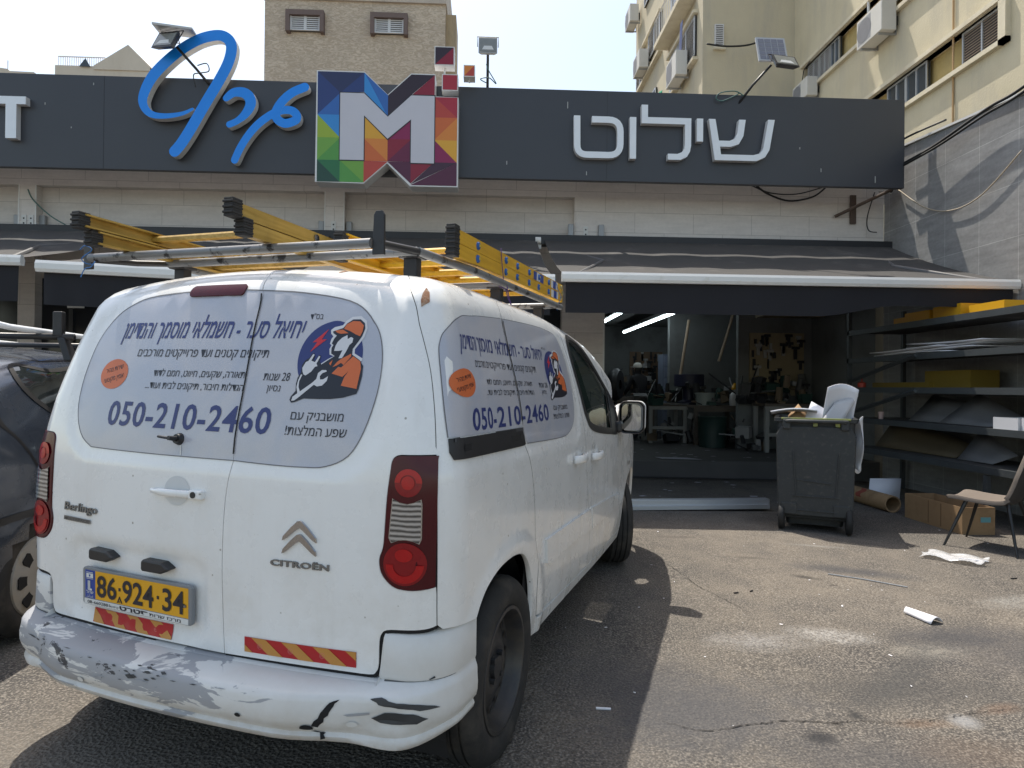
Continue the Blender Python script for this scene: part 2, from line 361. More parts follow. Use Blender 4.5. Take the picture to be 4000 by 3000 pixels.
script([(-3.385, 5.02), (-3.29, 5.095), (-3.17, 5.10), (-3.09, 5.04), (-3.075, 4.94), (-3.14, 4.82), (-3.24, 4.73), (-3.34, 4.68)], lambda t_: .085+.055*math.sin(math.pi*min(1, t_*1.2)))
script([(-2.38, 5.195), (-2.54, 5.12), (-2.67, 5.00), (-2.745, 4.87), (-2.735, 4.775), (-2.64, 4.715), (-2.54, 4.735)], lambda t_: .115)
script([(-2.56, 4.73), (-2.49, 4.765), (-2.485, 4.83), (-2.55, 4.885), (-2.67, 4.885), (-2.80, 4.83), (-2.96, 4.71), (-3.09, 4.56), (-3.20, 4.38), (-3.27, 4.22)], lambda t_: .115-.02*t_)
# the M emblem: a box sign with coloured triangles
g = G(); MO = [(-2.20, 5.37), (-1.59, 5.37), (-1.29, 5.08), (-.99, 5.365), (-.68, 5.365), (-.68, 5.075), (-.375, 5.07), (-.375, 3.90), (-.99, 3.90), (-1.29, 4.19), (-1.59, 3.92), (-2.21, 3.93)]
g.prism(MO, lambda u, v, w_: (u, w_, v), 8.17, 8.395); emb = part('emblem_box', g, mat('emblem_edge_white', (.72, .72, .71), .4), band)
COL = {'n': (.022, .030, .095), 'n2': (.022, .045, .17), 'b': (.03, .13, .42), 'b2': (.035, .25, .62), 'b3': (.03, .19, .52), 'lg': (.30, .42, .035), 'g': (.085, .30, .055), 'g2': (.16, .36, .05), 'dg': (.020, .15, .055), 'dg2': (.014, .060, .040), 'y': (.70, .36, .03), 'o': (.66, .22, .035), 'o2': (.58, .13, .03), 'r': (.46, .055, .035), 'r2': (.38, .022, .04), 'r3': (.24, .008, .028), 'm': (.24, .010, .075), 'm2': (.13, .008, .045), 'p': (.085, .010, .04), 'd': (.028, .012, .022), 'd2': (.05, .014, .035), 'w': (.56, .55, .60), 'k': (.016, .014, .018)}
def tri(pts, k, y=8.166):
    g = G(); g.prism(pts, lambda u, v, w_: (u, w_, v), y, y+.003); g.v = [tuple(Vector(v)-Vector(band.location)) for v in g.v]
    return obj('emblem_facet', g, mat('emblem_'+k, COL[k], .4, var=.04), emb)
xa, xb, xc, xd, xe, xf, xg = -2.185, -1.895, -1.59, -1.285, -.985, -.685, -.39
za, zb, zc, zd, ze, zf = 5.355, 5.085, 4.80, 4.505, 4.215, 3.935
for pts, k in (([(xa, za), (xc, za), (xb, zb)], 'n'), ([(xa, za), (xb+.0, zb), (xa, zb)], 'n2'), ([(xa, zb), (xb, zb), (xa, zc)], 'n2'), ([(xb, zb), (xb, zc), (xa, zc)], 'b'), ([(xa, zc), (xb, zc), (xb, zd)], 'b2'),
               ([(xa, zc), (xb, zd), (xa, zd)], 'lg'), ([(xa, zd), (xb, zd), (xa, ze)], 'g2'), ([(xb, zd), (xb, ze), (xa, ze)], 'g'), ([(xa, ze), (xb, ze), (xb, zf)], 'dg'), ([(xa, ze), (xb, zf), (xa, zf)], 'dg2'),
               ([(xb, ze), (xc, ze), (xc, zf)], 'g2'), ([(xb, ze), (xc, zf), (xb, zf)], 'g'), ([(xc, ze), (xd, ze-.005), (xc, zf)], 'r'), ([(xb, zb), (xc, za), (xc, zb+.02)], 'n2'),
               ([(xc, za), (xd, zb-.015), (xd, zc-.01)], 'b'), ([(xc, za), (xd, zc-.01), (xc, zb+.02)], 'b2'), ([(xd, zb-.015), (xe, za-.005), (xf, za-.005), (xe, zb), (xd, zc-.01)], 'd'), ([(xf, za-.005), (xf, zb-.01), (xe, zb-.01)], 'r3'),
               ([(xf, zb-.02), (xg, zb-.02), (xg, zc)], 'r2'), ([(xf, zb-.02), (xg, zc), (xf, zc)], 'r'), ([(xf, zc), (xg, zc), (xf, zd)], 'o2'), ([(xg, zc), (xg, zd), (xf, zd)], 'o'), ([(xf, zd), (xg, zd), (xg, ze)], 'y'), ([(xf, zd), (xg, ze), (xf, ze)], 'm'),
               ([(xf, ze), (xg, ze), (xe, zf-.01)], 'd2'), ([(xg, ze), (xg, zf-.02), (xe, zf-.02)], 'p'), ([(xe, ze), (xf, ze), (xe, zf)], 'r3'), ([(xd, ze-.005), (xe, ze), (xe, zf)], 'p'),
               ([(xc, zc), (xd, zd), (xc, zd)], 'y'), ([(xc, zd), (xd, zd), (xd, ze)], 'o'), ([(xc, zd), (xd, ze), (xc, ze)], 'o2'), ([(xe, zc), (xe, zd), (xd, zd)], 'm'), ([(xd, zd), (xe, zd), (xd, ze)], 'r3'), ([(xe, zd), (xe, ze), (xd, ze)], 'm2')):
    tri(pts, k)
MI = [(xb, zb), (xc, zb), (xd, 4.79), (xe, zb-.01), (xf, zb-.01), (xf, 4.20), (xe, 4.20), (xe, 4.765), (xd, 4.505), (xc, 4.80), (xc, 4.22), (xb, 4.22)]
tri([(x+.0, z) for x, z in [(xb-.012, zb+.012), (xc+.004, zb+.012), (xd, 4.805), (xe-.004, zb+.004), (xf+.012, zb+.004), (xf+.012, 4.188), (xe-.012, 4.188), (xe-.012, 4.74), (xd, 4.487), (xc+.012, 4.775), (xc+.012, 4.208), (xb-.012, 4.208)]], 'k', 8.163)
tri(MI, 'w', 8.160)
def cube(x0, x1, z0, z1, ka, kb, y=8.2, pole=None):
    g = G(); g.box(x0, x1, y, y+.16, z0, z1)
    if pole: g.cyl(((x0+x1)/2, y+.08, z0), ((x0+x1)/2, y+.08, pole), .012, n=8)
    cb = part('emblem_cube', g, MATS['emblem_edge_white'], band)
    e = .012
    for pts, k in (([(x0+e, z0+e), (x1-e, z1-e), (x0+e, z1-e)], ka), ([(x0+e, z0+e), (x1-e, z0+e), (x1-e, z1-e)], kb)):
        g = G(); g.prism(pts, lambda u, v, w_: (u, w_, v), y-.004, y-.001); g.v = [tuple(Vector(v)-Vector(band.location)) for v in g.v]; obj('emblem_facet', g, mat('emblem_'+k, COL[k], .4), cb)
cube(-.695, -.435, 5.50, 5.745, 'd', 'r3', pole=5.33); cube(-.595, -.385, 5.17, 5.385, 'r2', 'r2'); cube(-.315, -.165, 5.36, 5.515, 'o', 'r', pole=5.32)

band.location = (0, 8.702, 4.200); band.scale = (1.036, 1.036, 1.036)

# ---------------------------------------------------------------- awnings
AWN = mat('awning_charcoal', (.052, .050, .049), .85, var=.18, scale=3, dirt=(.14, .13, .12), dscale=2.5, dlo=.55, dhi=.85); VAL = mat('valance_black', (.012, .012, .016), .85); BAR = mat('awning_bar_white', (.74, .74, .72), .4, var=.06, scale=4, dirt=(.5, .47, .38), dscale=6, dlo=.6, dhi=.9)
def awning(label, x0, x1, yb, zb_, val=.33, seed=0, tilt=0.0):
    a = thing('awning', label, 'awning', ((x0+x1)/2, 9.3, 3.5), group='black awnings along the shop front')
    rd_ = random.Random(seed); rows = []; n = 22
    for i in range(13):
        f = i/12; rows.append([(x0+(x1-x0)*j/n, 9.3+(yb-9.3)*f, 3.52+(zb_+.03-3.52)*f-.09*math.sin(math.pi*f)*(1-.25*abs(math.sin(j*.9+seed)))+tilt*(j/n-.5)*f) for j in range(n+1)])
    g = G(); g.grid(rows); part('awning_fabric', g, AWN, a, smooth=True, recalc=False)
    pr = [(0, .055), (-.03, .05), (-.045, .02), (-.045, -.03), (-.03, -.06), (.02, -.06), (.03, .0)]
    g = G(); g.prism(pr, lambda u, v, w_: (w_, yb+u, zb_+v+tilt*((w_-x0)/(x1-x0)-.5)), x0-.02, x1+.02); part('front_bar', g, BAR, a)
    g = G(); vr = []
    for i in range(5):
        vr.append([(x0+.03+(x1-x0-.06)*j/30, yb+.01+.012*math.sin(j*1.3+seed)*i/4, zb_-.055-(val-(.13*min(1, max(0, (x0+(x1-x0)*j/30-3.9)/.7)) if x1 > 5 else 0))*i/4+tilt*(j/30-.5)) for j in range(31)])
    g.grid(vr); part('valance', g, VAL, a, smooth=True, recalc=False)
    for x in (x0+.12, x1-.12):
        g = G(); mx = x+(.55 if x < (x0+x1)/2 else -.55); g.tube([(x, 9.3, 3.38), (mx, (9.3+yb)/2, (3.38+zb_)/2), (x, yb+.02, zb_)], .028, 8); part('folding_arm', g, mat('arm_grey', (.10, .10, .105), .5), a)
    return a
awning('wide charcoal awning with white front bar over the open workshop door', .863, 6.10, 6.95, 2.547, .345, 1)
awning('charcoal awning half hidden behind the yellow ladder on the van', -2.05, .748, 6.95, 2.515, .345, 2)
awning('low charcoal awning whose white bar ends above the van roof', -4.20, -2.26, 6.10, 2.377, .31, 3, -.07)
awning('charcoal awning cut by the left photo edge above the grey car', -9.0, -4.91, 6.85, 2.622, .38, 4, -.04)
for x, y_, s_ in ((.765, 9.2, 3.47),):
    g = G(); g.cyl((x-.04, y_, s_), (x+.04, y_, s_), .05, n=14); g.box(x-.05, x+.05, y_+.02, y_+.1, s_-.12, s_-.02); tag(obj('awning_bracket', g, MATS['awning_bar_white']), 'white roller bracket in the gap between two awnings', 'bracket')

# grey tiled yard wall on the right
g = G(); g.add([(6.13, 9.40, -.3), (6.13, .3, -.3), (6.13, .3, 4.10), (6.13, 6.9, 4.71), (6.13, 9.40, 4.93), (6.38, 9.40, -.3), (6.38, .3, -.3), (6.38, .3, 4.10), (6.38, 6.9, 4.71), (6.38, 9.40, 4.93)], [(0, 1, 2, 3, 4), (9, 8, 7, 6, 5), (0, 5, 6, 1), (1, 6, 7, 2), (2, 7, 8, 3), (3, 8, 9, 4), (4, 9, 5, 0)])
yw = tag(obj('yard_wall', g, SIDET), 'tall grey tiled side wall right of the workshop awning', 'wall')
g = G(); g.add([(6.10, .3, 4.105), (6.10, 6.9, 4.715), (6.10, 9.4, 4.935), (6.40, 9.4, 4.935), (6.40, 6.9, 4.715), (6.40, .3, 4.105), (6.10, .3, 4.135), (6.10, 6.9, 4.745), (6.10, 9.4, 4.965), (6.40, 9.4, 4.965), (6.40, 6.9, 4.745), (6.40, .3, 4.135)], [(0, 1, 4, 5), (1, 2, 3, 4), (6, 11, 10, 7), (7, 10, 9, 8), (0, 6, 7, 1), (1, 7, 8, 2), (5, 4, 10, 11), (4, 3, 9, 10), (0, 5, 11, 6), (2, 8, 9, 3)])
obj('coping', g, mat('coping_white', (.62, .62, .60), .5), yw)

# ---------------------------------------------------------------- buildings behind
def plaster(name, c1, c2, stain, sc=1.2, bump=.3):
    t = NT(name); mp = t.n('Mapping'); mp.inputs['Scale'].default_value = (1, 1, .22); t.l(t.co(), mp.inputs[0])
    c = t.mix(t.ramp(t.noise(sc, 6, .6), .3, .7), c1, c2); c = t.mix(t.math('MULTIPLY', t.ramp(t.noise(1.6, 7, .7, mp.outputs[0]), .48, .72), .7), c, stain); c = t.mix(t.math('MULTIPLY', t.noise(30, 4), .25), c, tuple(x*.8 for x in c1))
    t.col(c); t.set(Roughness=.9); t.bump(t.noise(26, 5), bump, .02); return t.m
YEL = plaster('plaster_yellow', (.54, .475, .33), (.61, .545, .39), (.42, .385, .31)); YELD = plaster('plaster_ochre', (.42, .31, .12), (.52, .40, .17), (.30, .25, .14)); SILLM = plaster('sill_plaster', (.62, .55, .40), (.68, .62, .48), (.40, .33, .24), 4)
SHUT = mat('shutter_white', (.60, .60, .60), .5, var=.08); SHUTB = mat('shutter_brown', (.26, .20, .15), .6, var=.15); ALU = mat('frame_alu', (.50, .52, .54), .35, .6, var=.08); WGL = mat('window_dark', (.05, .06, .07), .08, var=.2)
apt = thing('apartment_block', 'tall weathered yellow apartment block with window bands and air conditioners', 'building', (9, 18, 0))
AX = 9.0
g = G(); g.box(AX+.02, 20, 4.0, 17.99, -.5, 9.30)
# facade cut in bands so that window strips are recessed
part('ground_wall', G().box(AX, 20, 2.0, 18.0, -.5, 7.45), YEL, apt)
g = G(); g.box(AX, 20, 2.0, 10.55, 7.45, 8.14); g.box(AX, 20, 14.4, 18.0, 7.45, 8.14); g.box(AX, 20, 2, 18, 8.14, 9.70); g.box(AX, 20, 2, 11.2, 9.70, 10.45); g.box(AX, 20, 17.45, 18.0, 9.70, 10.45); g.box(AX, 20, 2, 18, 10.45, 12.0); g.box(AX, 20, 2, 12, 12.0, 12.75); g.box(AX, 20, 16.0, 18, 12.0, 12.75); g.box(AX, 20, 2, 18, 12.75, 16)
part('facade', g, YEL, apt)
g = G(); g.box(AX+.18, 19, 10.55, 14.4, 7.45, 8.14); g.box(AX+.18, 19, 11.2, 17.45, 9.70, 10.45); g.box(AX+.18, 19, 12, 16, 12.0, 12.75); part('window_band', g, YELD, apt)
def ledge(y0, y1, z, h=.09, d=.10):
    g = G(); g.box(AX-d, AX+.15, y0, y1, z-h, z); return part('ledge', g, SILLM, apt)
ledge(10.4, 14.5, 7.45); ledge(10.4, 14.5, 8.23); ledge(11.1, 17.5, 9.70); ledge(11.1, 17.5, 10.54); ledge(11.9, 16.1, 12.0); ledge(11.9, 16.1, 12.84)
g = G(); g.box(AX-.10, AX+.15, 10.40, 10.56, 7.36, 8.23); part('window_surround', g, SILLM, apt)
def awin(y0, y1, z0, z1, kind, x=AX+.06, root=apt, frame=ALU, ax_='x', fr=.035):
    w_ = G(); w_.box(x, x+.05, y0, y1, z0, z1); wo = part('window', w_, WGL if kind == 'glass' else (mat('shutter_gap', (.05, .05, .05), .8)), root)
    def pt(name, g, m): g.v = [tuple(Vector(v)-Vector(root.location)) for v in g.v]; return obj(name, g, m, wo)
    g = G(); g.box(x-.03, x+.02, y0, y0+fr, z0, z1); g.box(x-.03, x+.02, y1-fr, y1, z0, z1); g.box(x-.03, x+.02, y0+fr, y1-fr, z1-fr, z1); g.box(x-.03, x+.02, y0+fr, y1-fr, z0, z0+fr); g.box(x-.03, x+.02, (y0+y1)/2-fr/2, (y0+y1)/2+fr/2, z0+fr, z1-fr); pt('window_frame', g, frame)
    if kind != 'glass':
        g = G(); z = z0+.05
        while z < z1-.05:
            Mx = Matrix.Translation((x-.005, 0, z)) @ Matrix.Rotation(R(35), 4, 'Y'); g.box(-.004, .004, y0+fr, (y0+y1)/2-fr/2, -.018, .030, Mx); g.box(-.004, .004, (y0+y1)/2+fr/2, y1-fr, -.018, .030, Mx); z += .052
        pt('shutter_slats', g, SHUTB if kind == 'brown' else SHUT)
    return wo
awin(10.60, 11.55, 7.50, 8.12, 'brown'); awin(12.5, 13.15, 7.48, 8.12, 'glass'); awin(13.15, 13.78, 7.48, 8.12, 'glass')
awin(16.18, 16.70, 9.74, 10.43, 'white'); awin(16.72, 17.3, 9.74, 10.43, 'white'); awin(15.72, 16.14, 9.74, 10.43, 'ochre' if 0 else 'glass'); awin(12.6, 13.8, 9.95, 10.44, 'glass'); awin(13.1, 14.4, 12.05, 12.7, 'white')
g = G(); g.tube([(AX-.03, 11.7, 16), (AX-.03, 11.7, 12), (AX-.03, 11.69, 4.5)], .018, 6); part('rain_pipe', g, mat('pipe_rust', (.42, .27, .13), .7), apt)
g = G(); g.tube([(AX-.05, 13.95, 11.6), (AX-.08, 14.1, 11.0), (AX-.06, 14.35, 10.45), (AX-.05, 14.35, 10.0)], .03, 8); part('hose', g, SHUT, apt)
g = G(); g.tube([(AX-.03, 16.9, 10.5), (AX-.06, 17.35, 10.35), (AX-.06, 17.45, 10.0), (AX-.05, 17.4, 9.75)], .014, 6); part('cable', g, mat('cable_black', (.015, .015, .015), .6), apt)
# rear wing, set back
g = G(); g.box(6.26, 9.3, 18.002, 26.2, -.5, 18.5); part('rear_wing', g, plaster('plaster_yellow_shade', (.53, .47, .34), (.58, .52, .38), (.41, .38, .32)), apt)
g = G(); g.box(6.60, 6.87, 17.95, 17.999, 11.25, 11.94); lv = part('louvre_window', g, SHUT, apt)
g = G(); g.box(6.635, 6.835, 17.945, 17.949, 11.29, 11.90); g.v = [tuple(Vector(v)-Vector(apt.location)) for v in g.v]; obj('louvre_gap', g, MATS['shutter_gap'], lv)
g = G()
for k in range(11): g.box(6.635, 6.835, 17.93, 17.944, 11.305+k*.054, 11.33+k*.054)
g.v = [tuple(Vector(v)-Vector(apt.location)) for v in g.v]; obj('louvre_slats', g, SHUT, lv)
g = G(); g.box(6.56, 6.91, 17.90, 17.999, 11.19, 11.25); part('ledge', g, SILLM, apt)
def bwin(y0, y1, z0, z1, kind):
    return awin(y0, y1, z0, z1, kind, 6.20, apt, ALU, 'x', .05)
bwin(18.5, 20.1, 11.3, 12.5, 'white'); bwin(20.15, 21.0, 11.3, 12.5, 'white'); bwin(22.3, 23.9, 13.9, 14.9, 'white'); bwin(24.6, 25.8, 13.6, 14.8, 'white'); bwin(18.7, 20.9, 14.0, 15.2, 'glass'); bwin(22.8, 24.2, 11.4, 12.4, 'glass'); bwin(22.4, 24.6, 16.4, 17.5, 'white')
for y0, y1, z in ((18.4, 21.2, 11.22), (22.2, 25.9, 13.5), (18.6, 21.0, 13.25), (22.2, 25.9, 14.95), (18.4, 21.2, 12.62)):
    g = G(); g.box(6.10, 6.259, y0, y1, z-.09, z); part('ledge', g, SILLM, apt)
g = G(); g.box(5.75, 6.259, 18.6, 21.5, 13.05, 13.2)
bal = part('balcony', g, SILLM, apt); g = G()
for k in range(15): g.cyl((5.78, 18.65+k*.2, 13.2), (5.78, 18.65+k*.2, 14.0), .012, n=6)
g.cyl((5.78, 18.6, 14.0), (5.78, 21.5, 14.0), .022, n=6); g.v = [tuple(Vector(v)-Vector(apt.location)) for v in g.v]; obj('railing', g, SHUT, bal)
# stone tower block
t = NT('tower_render'); mp = t.n('Mapping'); mp.inputs['Scale'].default_value = (1, 1, 2.6); t.l(t.co(), mp.inputs[0]); n = t.noise(3.2, 5, .6, mp.outputs[0], 1.8)
X = t.xyz(); c = t.mix(t.ramp(n, .44, .60), (.48, .385, .285), (.66, .55, .43)); c = t.mix(t.math('MULTIPLY', t.ramp(t.noise(.5, 5), .4, .7), .3), c, (.40, .33, .26)); c = t.mix(t.math('MULTIPLY', t.ramp(X[2], 17.4, 18.4), t.math('MULTIPLY', t.noise(1.3, 6), .75)), c, (.24, .21, .18)); t.col(c); t.set(Roughness=.95); t.bump(n, .5, .12); TOW = t.m
tower = thing('stone_tower', 'beige rough rendered block with two small shuttered windows behind the sign', 'building', (-6, 28, 0))
g = G(); g.box(-9.83, -1.91, 28, 36, -1, 18.3); part('tower_wall', g, TOW, tower)
g = G(); g.box(-9.9, -1.86, 27.9, 36.1, 18.3, 20.5); part('tower_parapet', g, plaster('tower_cap', (.47, .40, .33), (.52, .45, .37), (.33, .28, .23)), tower)
g = G(); g.box(-1.909, -1.44, 28.3, 30, -1, 18.05); part('side_shaft', g, plaster('shaft_brown', (.40, .30, .18), (.46, .36, .23), (.16, .14, .13), 2), tower)
for x0, x1 in ((-8.85, -7.2), (-5.18, -3.55)):
    g = G(); z0, z1 = 16.88, 17.72
    for b in ((x0, x0+.17, z0-.1, z1), (x1-.17, x1, z0-.1, z1), (x0+.17, x1-.17, z1-.22, z1)): g.box(b[0], b[1], 27.72, 27.999, b[2], b[3])
    fr_ = part('window_surround', g, mat('surround_brown', (.16, .115, .10), .8), tower)
    g = G(); g.box(x0+.17, x1-.17, 27.90, 27.999, z0, z1-.22); wn = part('window', g, MATS['shutter_gap'], tower)
    g = G(); xm = (x0+x1)/2
    for a, b in ((x0+.17, x0+.25), (xm-.06, xm+.06), (x1-.25, x1-.17)): g.box(a, b, 27.84, 27.899, z0, z1-.22)
    g.box(x0+.25, xm-.06, 27.84, 27.899, z0, z0+.06); g.box(xm+.06, x1-.25, 27.84, 27.899, z0, z0+.06)
    for k in range(6): g.box(x0+.25, xm-.06, 27.85, 27.89, z0+.10+k*.09, z0+.145+k*.09); g.box(xm+.06, x1-.25, 27.85, 27.89, z0+.10+k*.09, z0+.145+k*.09)
    g.v = [tuple(Vector(v)-Vector(tower.location)) for v in g.v]; obj('shutter', g, SHUT, wn)
# far left houses
CRM = plaster('cream_wall', (.62, .54, .43), (.66, .58, .47), (.56, .48, .38), 1, .1)
hs = thing('gabled_house', 'pale cream house with a pointed gable and a roof railing at the skyline', 'house', (-18, 30, 0))
g = G(); g.box(-20.1, -15.77, 30, 36, -1, 16.07); part('house_wall', g, CRM, hs)
g = G(); g.prism([(-18.33, 16.07), (-16.77, 17.10), (-15.77, 16.12), (-15.77, 15.9), (-18.33, 15.9)], lambda u, v, w_: (u, w_, v), 29.95, 34); part('gable', g, CRM, hs)
g = G(); g.prism([(-18.95, 16.0), (-18.45, 16.0), (-18.67, 16.38)], lambda u, v, w_: (u, w_, v), 29.9, 29.94); part('attic_window', g, WGL, hs)
g = G()
for k in range(22): g.cyl((-20.0+k*.10, 30.1, 16.05), (-20.0+k*.10, 30.1, 16.52), .014, n=5)
g.box(-20.02, -17.88, 30.08, 30.12, 16.50, 16.54); part('railing', g, mat('rail_pale', (.62, .58, .55), .6), hs)
h2 = thing('cream_house', 'sliver of cream flat roofed house at the left edge of the skyline', 'house', (-22.5, 30.5, 0))
g = G(); g.prism([(-24.5, 0), (-21.05, 0), (-21.05, 15.72), (-21.4, 15.95), (-22.5, 15.97), (-22.62, 16.07), (-24.5, 16.3)], lambda u, v, w_: (u, w_, v), 30.5, 36); part('house_wall', g, CRM, h2)
g = G(); g.cyl((-22.66, 30.6, 16.0), (-22.66, 30.6, 16.5), .02, n=6); part('mast', g, MATS['rail_pale'], h2)
# ---------------------------------------------------------------- the van: one body field, panels are cut from it
def cr(xs, ys):
    xs = np.array(xs, float); ys = np.array(ys, float); h = np.diff(xs); dl = np.diff(ys)/h
    m = np.zeros_like(ys); m[0] = dl[0]; m[-1] = dl[-1]
    for i in range(1, len(xs)-1):
        m[i] = 0 if dl[i-1]*dl[i] <= 0 else (h[i-1]+h[i])/(h[i-1]/dl[i]+h[i]/dl[i-1])
    def f(q):
        q = np.clip(q, xs[0], xs[-1]); i = np.clip(np.searchsorted(xs, q)-1, 0, len(xs)-2); t = (q-xs[i])/h[i]
        return ((1+2*t)*(1-t)**2)*ys[i]+t*(1-t)**2*h[i]*m[i]+t*t*(3-2*t)*ys[i+1]+t*t*(t-1)*h[i]*m[i+1]
    return f
def sst(a, b, x):
    t = np.clip((x-a)/(b-a), 0, 1); return t*t*(3-2*t)
def rbox(u, v, cu, cv, hu, hv, r):
    a = np.abs(u-cu)-hu+r; b = np.abs(v-cv)-hv+r
    return np.hypot(np.maximum(a, 0), np.maximum(b, 0))+np.minimum(np.maximum(a, b), 0)-r
def rmax(a, b, r):
    u = np.maximum(a+r, 0); v = np.maximum(b+r, 0)
    return np.sqrt(u*u+v*v)-r+np.minimum(np.maximum(a, b)+r, 0)
HW = cr([.12, .25, .40, .60, .80, .95, 1.05, 1.2, 1.4, 1.6, 1.8], [.79, .835, .862, .872, .876, .874, .870, .850, .806, .750, .685])
PR = cr([.2, .45, .6, .8, 1.0, 1.1, 1.2, 1.4, 1.6, 1.8], [.19, .165, .158, .153, .158, .168, .185, .235, .30, .38])
ZT = cr([.2, .8, 1.5, 2.1, 2.45, 2.65, 3.4, 3.55, 4.0, 4.3], [1.692, 1.722, 1.728, 1.695, 1.655, 1.60, 1.13, 1.07, .95, .80])
ZP = cr([2.2, 2.5, 2.7, 3.4, 3.6, 4.1], [1.5, 1.42, 1.33, .90, .84, .66])
def Fvan(p, detail=True):
    x = np.abs(p[:, 0]); y = p[:, 1]; z = p[:, 2]
    hw = HW(z)-.03*np.clip((1.0-y)/.85, 0, None)**2-.14*np.clip((y-3.3)/.95, 0, None)**2
    q = np.clip((y-1.1)/1.9, 0, 1); hw = hw+.028*q*q*(3-2*q)*np.clip((1.6-z)/.3, 0, 1)
    pr = PR(z)
    if detail:
        pr = pr+.007*sst(.040, -.015, rbox(p[:, 0], z, .01, 1.318, .608, .262, .13))
        pr = pr+.013*sst(.035, -.025, rbox(p[:, 0], z, -.24, .625, .305, .125, .06))
        hw = hw-.006*sst(.04, -.015, rbox(y, z, .98, 1.345, .80, .265, .13))
        hw = hw+.010*sst(.07, .0, np.abs(np.hypot(y-.735, z-.33)-.41))*(z < .8)*(y > .3)
        for hy, hz in ((1.70, .97), (2.08, .955)):
            hw = hw-.012*sst(.055, .0, np.hypot(y-hy, (z-hz)*1.0))
    ds = (x-hw)*.97
    dr = pr+.10*x*x-y
    zr = ZT(y)-.045*(x/.65)**2*np.clip(3.6-y, .3, 1)
    dt = (z-zr)*np.where((y > 2.6) & (y < 3.5), .8, 1)
    df = y-(4.32-.3*x*x-.12*np.clip((z-.55)/.4, 0, 1)**2)
    a = rmax(ds, dt, .085); a = rmax(a, dr, .12); a = rmax(a, df, .12)
    return np.maximum(a, .2-z)
Y0 = .62; A90 = .6+.42*math.pi/2
def frame_ab(a, b):
    s = np.sign(a); s[s == 0] = 1; u = np.abs(a)
    th = np.clip((u-.6)/.42, 0, math.pi/2); y = np.where(u > A90, Y0+u-A90, Y0)
    zp = ZP(y); ph = np.clip((b-zp)/.2, 0, math.pi/2)
    piv = np.stack([s*np.minimum(u, .6), y, np.minimum(b, zp)], 1)
    d = np.stack([s*np.sin(th)*np.cos(ph), -np.cos(th)*np.cos(ph), np.sin(ph)], 1)
    return piv, d
def march(piv, d, F):
    n = len(piv); ts = np.linspace(0, .75, 26); lo = np.zeros(n); hi = np.full(n, .75); done = np.zeros(n, bool)
    for k in range(1, 26):
        v = F(piv+d*ts[k]); mk = (~done) & (v > 0); lo[mk] = ts[k-1]; hi[mk] = ts[k]; done |= mk
    for _ in range(24):
        m = (lo+hi)/2; i = F(piv+d*m[:, None]) > 0
        hi = np.where(i, m, hi); lo = np.where(i, lo, m)
    return piv+d*((lo+hi)/2)[:, None]
def grad(P, F, e=.0015):
    g = np.stack([F(P+np.eye(3)[i]*e)-F(P-np.eye(3)[i]*e) for i in range(3)], 1)
    return g/np.linalg.norm(g, axis=1, keepdims=True)
def M_ab(ab, off=0.0, F=Fvan):
    ab = np.asarray(ab, float); piv, d = frame_ab(ab[:, 0].copy(), ab[:, 1].copy())
    P = march(piv, d, F); N = grad(P, F)
    return P+N*off, N
def M_roof(xy, off=0.0, F=Fvan):
    xy = np.asarray(xy, float); zb = ZT(xy[:, 1])-.3
    piv = np.stack([xy[:, 0], xy[:, 1], zb], 1); d = np.tile([0, 0, 1.0], (len(xy), 1))
    P = march(piv, d, F); N = grad(P, F); return P+N*off, N
def densify(poly, h):
    o = []
    for i in range(len(poly)):
        a = np.array(poly[i]); b = np.array(poly[(i+1) % len(poly)]); k = max(1, int(np.linalg.norm(b-a)/h))
        o += [tuple(a+(b-a)*j/k) for j in range(k)]
    return o
def inset_poly(poly, d):
    P = np.array(poly); ar = .5*np.sum(P[:, 0]*np.roll(P[:, 1], -1)-np.roll(P[:, 0], -1)*P[:, 1]); sg = 1 if ar > 0 else -1
    o = []
    for i in range(len(P)):
        a = P[i]-P[i-1]; b = P[(i+1) % len(P)]-P[i]
        na = np.array([-a[1], a[0]])/(np.linalg.norm(a)+1e-9); nb = np.array([-b[1], b[0]])/(np.linalg.norm(b)+1e-9)
        n = na+nb; l = n@n
        n = n*2/max(l, .8) if l > 1e-6 else na
        o.append(tuple(P[i]+sg*n*d*.5*1.0))
    return o
def cdt(poly, h, holes=()):
    polys = [poly]+list(holes); V = []; E = []; base = 0
    for pl in polys:
        n = len(pl); V += [Vector(p) for p in pl]; E += [(base+i, base+(i+1) % n) for i in range(n)]; base += n
    P = np.array(poly); lo = P.min(0); hi = P.max(0); B = np.array([tuple(v) for v in V])
    def inside(pt, pl):
        c = False; n = len(pl); j = n-1
        for i in range(n):
            if (pl[i][1] > pt[1]) != (pl[j][1] > pt[1]) and pt[0] < (pl[j][0]-pl[i][0])*(pt[1]-pl[i][1])/(pl[j][1]-pl[i][1])+pl[i][0]: c = not c
            j = i
        return c
    if h:
        for i, gx in enumerate(np.arange(lo[0]+h/2, hi[0], h)):
            for gy in np.arange(lo[1]+(h/2 if i % 2 else h*.25), hi[1], h):
                pt = (gx, gy)
                if inside(pt, poly) and not any(inside(pt, q) for q in holes) and np.min((B[:, 0]-gx)**2+(B[:, 1]-gy)**2) > (.45*h)**2: V.append(Vector(pt))
    r = delaunay_2d_cdt(V, E, [], 2, 1e-7)
    vs = [tuple(v) for v in r[0]]; fs = []
    for f in r[2]:
        c_ = (sum(vs[i][0] for i in f)/len(f), sum(vs[i][1] for i in f)/len(f))
        if holes and any(inside(c_, q) for q in holes): continue
        fs.append(tuple(f))
    return vs, fs
